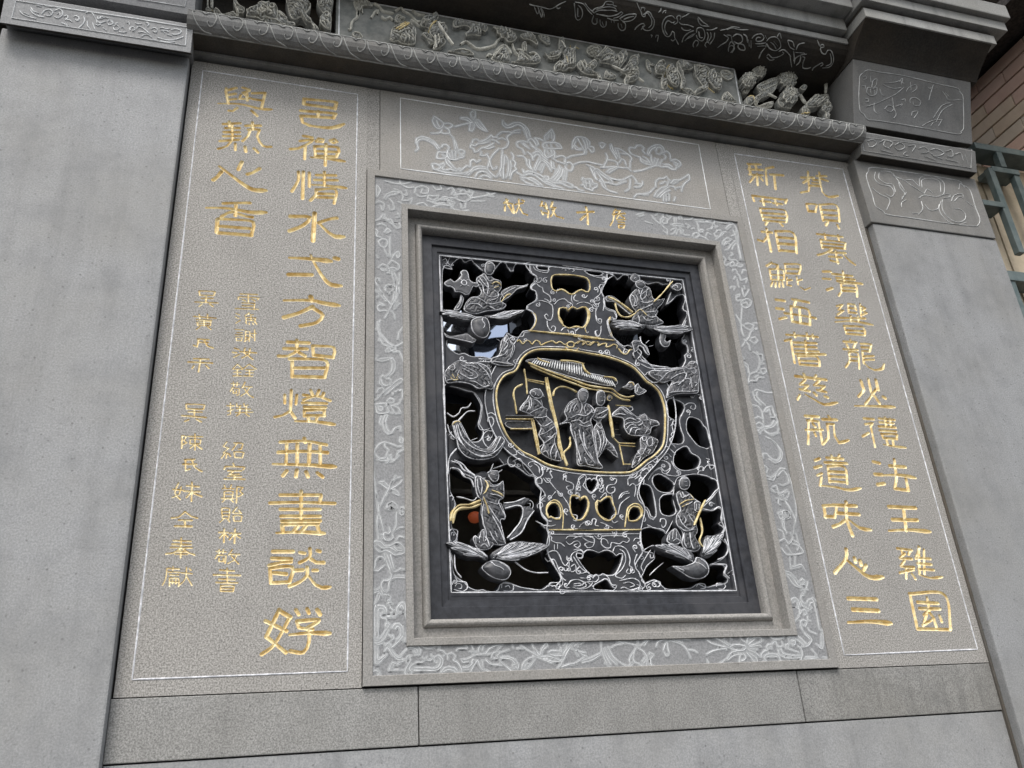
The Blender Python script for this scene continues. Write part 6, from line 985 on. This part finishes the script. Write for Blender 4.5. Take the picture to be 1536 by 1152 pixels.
def fz(name, parent, tf, out, folds=(), b=0.03, R=0.02, yb=YF, gold=(), mat='friezerelief', thick=0.02):
    b = min(b, 0.034); r = Relief(name, parent, tf(out), yb, b, min(R, .016), thick, M[mat], 0.0018, carve=0.8, wave=0.013); f = r.surf()
    if r.obj is None: return None
    P = r.poly; V, F = [], []; T = np.roll(P, -1, 0)-np.roll(P, 1, 0); T /= np.maximum(np.linalg.norm(T, axis=1), 1e-9)[:, None]
    area = 0.5*np.sum(P[:, 0]*np.roll(P[:, 1], -1)-np.roll(P[:, 0], -1)*P[:, 1]); sg = -1 if area > 0 else 1
    q = P+np.stack([T[:, 1], -T[:, 0]], 1)*sg*0.003
    ribbon_geo(np.stack([q[:, 0], np.full(len(q), yb-b*0.5), q[:, 1]], 1), 0.0042, 0.004, True, V, F, wob=0.35)
    quads('outline', np.array(V), np.array(F), M['friezeline'], r.obj, len(F))
    if folds: o = lines('fold_lines', r.obj, tf, folds, f, 0.0042, 0.005, M['friezeline']); o['kind'] = 'stuff'
    if gold: o = lines('gilt_lines', r.obj, tf, gold, f, 0.0055, 0.004, M['goldline']); o['kind'] = 'stuff'
    return r.obj
# pierced left panel
fz('post', fr1, F1, "125,-40 165,-40 165,120 240,190 240,215 100,190 100,160 130,120", ["145,-20 145,120", "110,180 220,200"], 0.02, 0.012, gold=["215,-20 215,110 235,180"])
fz('rail', fr1, F1, "200,-30 250,-30 250,150 205,140", (), 0.02, 0.012)
fz('leafy_branch', fr1, F1, "260,170 330,160 380,210 430,260 560,250 640,215 720,290 700,330 460,330 300,300", ["270,180 330,170 390,250", "360,140 400,200 460,250", "500,270 600,260 690,240", "470,290 600,310"], 0.022, 0.015)
fz('crane', fr1, F1, "640,-30 700,-30 730,60 800,110 860,130 870,180 830,250 760,240 745,310 700,310 690,200 640,60", ["650,30 690,120 740,250", "700,60 760,150 850,170", "720,150 740,220", "760,200 820,210", "680,-10 760,80 860,100"], 0.03, 0.02)
fz('peony', fr1, F1, "880,170 1000,140 1090,70 1180,40 1280,30 1400,70 1490,130 1500,280 1480,360 1380,370 1280,320 1190,390 1100,330 1000,320 880,300 900,220", ["1110,100 1180,70 1260,110 1330,60", "1180,130 1250,160 1300,230 1200,220 1180,150", "1330,130 1400,110 1420,180 1350,190 1330,140", "1130,200 1180,280 1260,250", "1300,240 1370,260 1390,300 1320,290", "1260,290 1350,345 1450,350", "920,200 1000,180 1070,150", "1410,100 1480,150 1500,210", "1200,340 1260,300", "1090,260 1130,300", "950,260 1050,270", "1380,40 1450,90"], 0.035, 0.025)
fz('bird', fr1, F2, "390,-40 700,-40 850,60 820,180 760,260 880,400 1020,590 920,600 860,440 790,410 660,320 560,370 470,330 420,220 390,100", ["420,60 560,40 720,90", "400,140 520,110 620,180", "520,130 560,190", "570,110 620,180", "620,90 680,170", "700,80 750,150", "430,230 520,310", "480,220 560,330", "520,200 620,330", "600,230 700,320 790,400", "700,200 800,320 900,480 930,590", "750,230 870,370 1000,580", "420,0 500,20 600,0", "660,260 760,360 800,390"], 0.035, 0.025)
fz('peony', fr1, F2, "980,-30 1260,-30 1270,130 1240,230 1250,370 1230,560 1130,520 1020,410 1030,300 1080,250 1000,150", ["1080,60 1130,20 1190,60 1150,110 1090,100", "1020,120 1080,160 1110,120", "1130,180 1190,210 1250,170", "1080,290 1140,260 1200,300 1160,350 1100,340", "1180,370 1220,330 1245,370", "1040,400 1100,440 1150,510 1210,540", "1100,420 1160,440 1220,510", "1200,20 1240,80 1220,130", "1010,20 1050,60 1030,110"], 0.032, 0.022)
fz('rock', fr1, F2, "-20,330 160,350 210,200 300,230 400,330 420,400 540,430 560,470 430,500 310,460 200,460 -20,440", ["220,220 280,310 390,370", "240,270 320,300 400,300", "330,400 420,380 520,420", "20,380 140,390 260,440"], 0.02, 0.015)
# long middle panel
def cord2(name, parent, tf, txts, mat, w, h, y): 
    for t in txts: lines(name, parent, tf, [t], plane(y), w, h, M[mat])
cord2('mountain_line', fr2, F3, ["125,0 125,80 160,170 150,260 80,320 60,430", "180,80 170,170 160,250", "20,440 70,440", "390,60 460,100 520,170 600,190 680,210", "350,270 400,190 450,165 440,220", "500,250 550,290 620,260 665,310", "690,180 780,125 830,180 920,230 1000,320 1060,320", "940,160 1020,220 1120,230", "920,300 980,340 1060,400 1160,460", "250,10 380,90", "210,90 230,210"], 'friezeline', 0.011, 0.010, YF)
fz('foliage', fr2, F3, "110,-30 240,-30 330,20 380,90 300,80 230,90 200,150 170,150 140,80", ["150,0 180,60", "200,0 230,60", "270,20 320,60"], 0.02, 0.015)
fz('foliage', fr2, F3, "80,470 130,450 210,480 235,540 160,545 90,520", ["100,480 170,490 220,530"], 0.015, 0.012)
fz('foliage', fr2, F3, "690,240 740,200 800,230 850,250 830,300 760,330 700,300", ["720,230 740,290", "770,230 790,290"], 0.02, 0.015)
fz('table', fr2, F3, "640,440 660,390 760,330 900,310 960,340 1000,420 1000,520 990,620 900,640 780,620 740,590 660,600 620,560", ["660,460 740,500 820,460 900,440", "630,540 660,580 690,560", "800,530 850,560 830,610", "870,520 900,570 890,620", "930,530 960,570 950,610", "740,520 790,590", "680,420 720,390"], 0.05, 0.02, gold=["700,450 780,400 880,350", "740,460 820,410 900,360", "760,390 850,340"])
fz('figure', fr2, F3, "1060,330 1100,240 1180,210 1250,230 1240,180 1310,180 1330,240 1300,310 1390,320 1450,380 1460,470 1390,520 1430,600 1340,690 1250,700 1260,560 1200,480 1170,400 1080,380", ["1090,270 1140,330 1200,310", "1110,330 1140,370", "1250,200 1290,250", "1320,310 1350,370 1410,350", "1350,420 1400,480", "1270,560 1290,640", "1310,520 1330,600 1310,660", "1360,540 1400,590", "1400,380 1440,440"], 0.05, 0.022, gold=["1170,460 1220,380 1310,305", "1230,350 1290,330"])
fz('shield', fr2, F3, "1085,480 1140,460 1220,530 1260,620 1200,640 1150,560", ["1110,490 1170,560 1230,620", "1150,480 1220,560"], 0.03, 0.015)
cord2('spear', fr2, F3, ["1310,330 1420,500 1536,660", "1270,520 1290,700"], 'friezeline', 0.009, 0.010, YF-.05)
fz('pine', fr2, F4, "95,190 180,180 260,210 340,230 440,240 520,250 600,290 560,360 510,330 500,420 420,410 340,410 280,420 265,380 340,310 260,270 110,290", ["120,210 140,270", "180,210 190,260", "230,220 240,260", "290,340 320,400", "340,320 370,390", "390,320 410,400", "430,320 460,390", "480,340 490,400", "400,260 440,300", "520,270 560,340"], 0.045, 0.02)
fz('pine', fr2, F4, "660,280 740,280 840,300 930,340 1000,400 1020,440 960,500 880,500 830,440 790,440 770,390 730,380 720,320", ["720,300 760,350", "780,310 800,370", "840,320 850,380", "900,350 900,410", "800,400 840,430", "860,400 890,470", "940,400 930,470", "970,410 990,450"], 0.05, 0.022)
fz('pine', fr2, F4, "1060,400 1160,370 1250,400 1320,520 1320,560 1240,500 1180,470 1100,460", ["1090,410 1150,450", "1150,390 1210,460", "1210,400 1270,480", "1260,440 1310,540"], 0.045, 0.018)
fz('pine', fr2, F4, "1320,400 1400,410 1480,440 1500,540 1460,550 1400,510 1350,470", ["1350,420 1370,470", "1400,430 1420,500", "1450,450 1460,530"], 0.02, 0.012)
cord2('branch', fr2, F4, ["190,560 270,520 340,560 430,620 560,610 680,570 730,500 805,460", "930,500 950,590 1000,690 1100,760 1160,800", "660,720 740,620 820,570 880,620 930,700", "580,740 600,700 640,720", "1000,640 1060,640 1130,700 1250,780", "1180,690 1260,680 1340,770"], 'friezeline', 0.012, 0.012, YF)
fz('hut', fr2, F4, "640,740 740,620 820,575 890,640 920,780 860,800 740,790", ["680,740 760,640 820,600", "740,700 800,720 780,780", "840,690 880,770", "700,740 740,790"], 0.03, 0.015)
fz('rocks', fr2, F4, "930,790 1020,760 1040,640 1090,650 1180,740 1290,680 1360,770 1300,820 1160,820 1000,810", ["1050,670 1100,740 1170,790", "1000,780 1100,790", "1190,750 1250,800", "1270,700 1340,770", "1140,770 1180,810"], 0.03, 0.015)
fz('rocks', fr2, F4, "20,640 190,600 270,620 350,640 400,690 270,690 120,660", ["120,640 240,630 330,660", "200,660 280,680"], 0.02, 0.012)
fz('column', fr2, F4, "1085,510 1150,510 1160,670 1100,660", ["1105,530 1120,650", "1135,530 1145,650"], 0.02, 0.01)
fz('horseman', fr2, F5, "270,260 280,160 340,150 360,210 380,300 470,320 520,250 520,360 510,480 530,560 470,600 420,590 380,630 340,640 300,620 220,640 200,570 240,510 350,460 330,380 270,300", ["290,200 330,280 360,330", "400,330 450,350 500,320", "380,430 400,560", "420,420 430,560", "460,390 470,560", "500,380 510,520", "230,560 260,520 310,550 290,610", "310,540 350,600", "350,470 390,520", "260,600 280,560", "450,350 440,380"], 0.06, 0.025, gold=["370,250 420,270 450,250", "460,210 470,280", "540,235 590,260", "380,440 390,540", "600,480 640,540 640,600"])
fz('bowl', fr2, F5, "60,370 130,390 200,350 300,340 310,400 260,450 150,460 110,420", ["120,420 170,440 260,420 300,370", "130,400 200,380"], 0.04, 0.02)
fz('horse', fr2, F5, "530,540 580,480 640,490 680,540 740,480 820,490 830,550 780,600 760,640 860,670 890,760 840,760 820,700 700,690 620,660 560,600", ["580,500 600,580 640,640", "620,500 650,560 660,620", "690,560 760,510 800,530", "720,590 780,570", "740,660 820,680 860,740", "560,550 600,620"], 0.05, 0.022)
fz('fan', fr2, F5, "670,350 690,290 760,260 860,280 900,330 860,420 780,440 700,400", ["690,330 760,280 860,310", "700,370 780,320 860,350", "730,400 800,360", "710,310 790,300"], 0.02, 0.012)
fz('cloak', fr2, F5, "780,440 880,380 960,290 1040,350 1100,400 1180,330 1260,360 1260,450 1210,520 1140,600 1060,560 960,530 870,520 850,470", ["800,430 900,390 970,310", "870,470 960,420 1040,430", "880,500 980,490 1060,470", "960,320 1060,400", "1100,420 1140,520 1120,580", "1150,400 1190,460 1160,550", "1200,360 1240,430", "1040,480 1080,540"], 0.05, 0.025)
fz('warrior', fr2, F5, "1160,640 1230,560 1280,490 1310,420 1400,390 1440,440 1430,520 1390,580 1440,640 1420,730 1360,780 1290,800 1230,830 1215,760 1240,690 1180,670", ["1230,590 1290,560 1320,600", "1250,540 1310,500", "1330,440 1380,470 1400,530", "1290,650 1370,650 1420,690", "1300,680 1360,720", "1240,720 1280,760 1250,810", "1370,590 1400,630", "1410,400 1430,440"], 0.06, 0.025)
cord2('spear', fr2, F5, ["1030,570 1110,610 1190,650", "1410,750 1490,810", "820,440 950,290"], 'friezeline', 0.010, 0.010, YF-.045)
fz('rocks', fr2, F5, "920,720 950,620 990,650 1090,690 1110,730 1000,760", ["950,650 1000,720", "1000,670 1080,720"], 0.02, 0.012)
fz('shield_bearer', fr2, F6, "230,260 280,190 330,190 380,240 350,280 390,300 370,380 330,440 390,480 400,590 340,610 310,560 310,450 330,400 250,390 220,340", ["250,240 310,220 350,240", "240,330 290,300 340,330", "280,360 330,340", "320,480 370,470", "320,520 380,510", "325,560 390,550", "290,390 330,420", "270,210 300,240"], 0.06, 0.025)
fz('round_shield', fr2, F6, "380,380 385,290 430,245 490,280 540,370 570,470 560,560 500,570 430,500 390,430", ["400,390 420,300 450,270", "410,420 460,510 530,560", "440,350 480,330 500,380 460,400 440,360", "470,440 520,430 540,480 500,500", "500,320 540,400"], 0.06, 0.02, gold=["385,390 390,310 425,255", "390,420 440,510 510,565"])
fz('tree', fr2, F6, "530,220 560,190 640,200 740,270 770,300 720,330 660,330 620,350 660,480 640,580 590,600 600,480 570,390 540,330", ["550,230 570,320 610,410 600,560", "610,220 620,310", "660,230 670,310", "700,260 710,320", "580,400 640,480", "630,250 650,300"], 0.04, 0.02, gold=["610,590 660,570 720,590 770,620"])
fz('shield_bearer', fr2, F6, "780,250 850,250 900,280 980,290 1010,320 970,370 980,430 950,480 980,520 980,600 880,660 800,690 790,640 840,580 900,560 860,500 800,410 790,340", ["800,280 860,310 920,300", "820,360 870,390 930,360", "850,430 890,460 950,440", "860,480 890,450", "880,530 940,540", "840,600 900,620 970,580", "820,640 860,600", "930,300 970,330"], 0.06, 0.025)
fz('round_shield', fr2, F6, "980,450 985,370 1020,320 1070,330 1120,400 1180,430 1190,540 1170,610 1110,610 1030,540", ["1000,430 1030,350 1060,350", "1010,490 1090,580 1160,600", "1040,410 1080,420 1070,480 1040,470 1040,420", "1100,470 1150,470 1150,530 1110,530 1100,480", "1090,400 1170,450"], 0.06, 0.02, gold=["975,460 985,380 1020,325", "985,490 1030,550 1110,610"])
fz('cloud', fr2, F6, "1150,350 1230,330 1340,380 1350,440 1280,480 1200,450 1170,400", ["1180,360 1250,370 1330,420", "1190,400 1270,420"], 0.015, 0.012)
fz('rocks', fr2, F6, "1180,760 1210,660 1260,650 1320,700 1370,760 1400,800 1280,790", ["1200,750 1240,670 1290,720 1340,770", "1240,740 1270,700", "1260,770 1300,740"], 0.02, 0.012)
fz('rocks', fr2, F6, "600,610 680,590 770,630 760,690 700,690 650,650", ["640,620 720,640 750,670"], 0.02, 0.012); fz('rocks', fr2, F6, "80,190 110,180 160,230 220,260 190,280 140,260 170,370 130,350 100,310 90,260", ["100,210 150,250", "110,310 160,360"], 0.015, 0.01)
# pierced right panel
def flower(parent, tf, cx, cy, r, n, yb, mat='friezerelief'):
    pts = []; 
    for k in range(n*4):
        a = 2*math.pi*k/(n*4); rr = r*(1.0+0.13*math.cos(n*a)); pts.append((cx+rr*math.cos(a), cy+rr*math.sin(a)))
    txt = ' '.join(f'{x:.1f},{y:.1f}' for x, y in pts)
    fl = [' '.join(f'{cx+q*math.cos(a):.1f},{cy+q*math.sin(a):.1f}' for q in (r*.38, r*.65, r*.92)) for a in [2*math.pi*(k+.5)/n for k in range(n)]]
    fl.append('@'+' '.join(f'{cx+r*.32*math.cos(2*math.pi*k/10):.1f},{cy+r*.32*math.sin(2*math.pi*k/10):.1f}' for k in range(10)))
    fl.append('@'+' '.join(f'{cx+r*.12*math.cos(2*math.pi*k/6):.1f},{cy+r*.12*math.sin(2*math.pi*k/6):.1f}' for k in range(6)))
    return fz('flower', parent, tf, txt, fl, 0.03, 0.03, yb, mat=mat)
flower(fr3, F7, 308, 568, 52, 12, YF-.02); flower(fr3, F7, 385, 500, 50, 10, YF-.01); flower(fr3, F7, 590, 560, 62, 12, YF-.01); flower(fr3, F7, 608, 680, 58, 9, YF-.02)
fz('leaf', fr3, F7, "360,620 440,570 510,560 500,640 440,690 400,680", ["380,630 450,600 500,580", "400,660 460,630 500,610", "390,640 420,670"], 0.02, 0.015)
fz('leaf', fr3, F7, "500,560 540,520 600,520 580,560 530,600", ["510,560 570,540", "530,580 580,555"], 0.02, 0.012)
fz('petal_cluster', fr3, F7, "340,710 380,670 420,660 440,690 390,710 370,760 420,740 480,730 470,770 400,775 350,760", ["360,700 400,680", "380,750 440,750"], 0.02, 0.012)
fz('petal_cluster', fr3, F7, "515,710 560,700 600,740 620,760 610,780 550,775 520,750", ["530,720 570,740", "560,750 600,765", "540,740 550,765"], 0.02, 0.012)
fz('bud', fr3, F7, "262,650 290,625 315,640 300,670 275,670", (), 0.02, 0.012); fz('bud', fr3, F7, "670,630 700,605 725,620 715,645 685,645", (), 0.02, 0.012)
fz('bud', fr3, F7, "285,700 310,690 340,700 345,730 320,755 290,745", ["300,710 330,720"], 0.03, 0.015, gold=["295,700 330,700 338,725"])
cord2('stem', fr3, F7, ["360,640 420,670 500,710", "670,690 700,740 760,770", "850,610 852,660", "345,715 400,670"], 'friezeline', 0.010, 0.010, YF-.01)
fz('lantern', fr3, F8, "60,380 100,330 160,275 200,290 250,280 290,290 300,330 260,370 200,400 130,410 90,410", ["90,370 150,300 180,310 140,350", "130,390 180,350 200,370", "170,395 230,350 260,320", "60,390 100,420", "200,300 270,300"], 0.03, 0.02)
fz('flower_cluster', fr3, F8, "240,330 280,340 320,380 330,430 300,470 310,520 270,520 260,460 225,430", ["250,380 300,390", "250,430 300,420", "270,460 300,500", "270,350 260,400"], 0.03, 0.015)
fz('flower_cluster', fr3, F8, "20,420 50,390 80,430 110,460 90,490 40,490", ["40,430 80,460"], 0.025, 0.012, gold=["25,460 60,480 95,470"])
cord2('stem', fr3, F8, ["265,170 262,220 258,280", "255,180 275,180", "0,290 50,370 100,410"], 'friezeline', 0.010, 0.010, YF-.01)

# ================================================================ neighbour on the right: brick wall, boards and teal railing
bw = thing('brick_wall', 'tan and pink brick wall with dark joints at the side of the right pier', 'wall')
XB = 3.60
box('mortar', XB+.012, XB+.25, 0.31, 1.0, 0.0, 4.84, M['mortar'], bw, 0)
box('mortar', XB+.0125, XB+.249, -0.60, 0.309, 4.05, 4.84, M['mortar'], bw, 0)
bm_cache = {}
def brick_mat(k):
    cols = [((0.64, 0.50, 0.38), (0.72, 0.58, 0.45)), ((0.66, 0.45, 0.37), (0.72, 0.51, 0.42)), ((0.62, 0.52, 0.42), (0.68, 0.58, 0.48)), ((0.63, 0.43, 0.35), (0.69, 0.49, 0.40))]
    if k not in bm_cache: bm_cache[k] = paint('brick_%d' % k, cols[k][0], cols[k][1], 14, 0.85, 0, 0.3)
    return bm_cache[k]
course = 0.078
for r_ in range(10):
    z0 = 4.055+r_*course; y = -0.60-(0.16 if r_ % 2 else 0.0)
    while y < 0.95:
        L_ = 0.318; box('brick', XB+random.uniform(0, .002), XB+.03, max(y, -.6)+.002, min(y+L_, .98)-.002, z0+.0045, z0+course-.0045, brick_mat(random.randrange(4)), bw, 0.003); y += L_
box('roof_slab', XB-.22, XB+1.0, -0.7, 1.2, 4.86, 4.95, M['mortar'], bw, 0)
sh = thing('board_wall', 'tan vertical boards behind the teal railing beside the right pier', 'wall')
for k in range(9): box('board', 3.06+k*.105, 3.06+k*.105+.098, 0.10+random.uniform(0, .004), 0.125, 0.0, 4.14, M['board'], sh, 0.003)
box('backing', 3.06, 4.0, 0.13, 0.30, 0.0, 4.15, M['mortar'], sh, 0)
rl = thing('window_grille', 'teal painted steel grille of square bars beside the right pier', 'grille')
def bar_h(p0, p1, t=0.030, d=0.09, y=0.0):
    A, Bp = at(*p0, y), at(*p1, y); z = (A[2]+Bp[2])/2
    box('rail', A[0], Bp[0], y, y+d, z-t/2, z+t/2, M['teal'], rl, 0.003)
def bar_v(p0, p1, t=0.034, d=0.03, y=0.002):
    A, Bp = at(*p0, y), at(*p1, y); x = (A[0]+Bp[0])/2
    box('upright', x-t/2, x+t/2, y, y+d, min(A[2], Bp[2]), max(A[2], Bp[2]), M['teal'], rl, 0.003)
bar_h((1462, 216), (1560, 235), 0.036, 0.10); bar_h((1488, 251), (1530, 260)); bar_h((1475, 303), (1507, 307)); bar_h((1508, 410), (1560, 420), 0.05)
bar_v((1498, 224), (1506, 250)); bar_v((1490, 252), (1530, 378)); bar_v((1528, 262), (1560, 362), y=.006); bar_v((1516, 412), (1690, 900), y=.006)
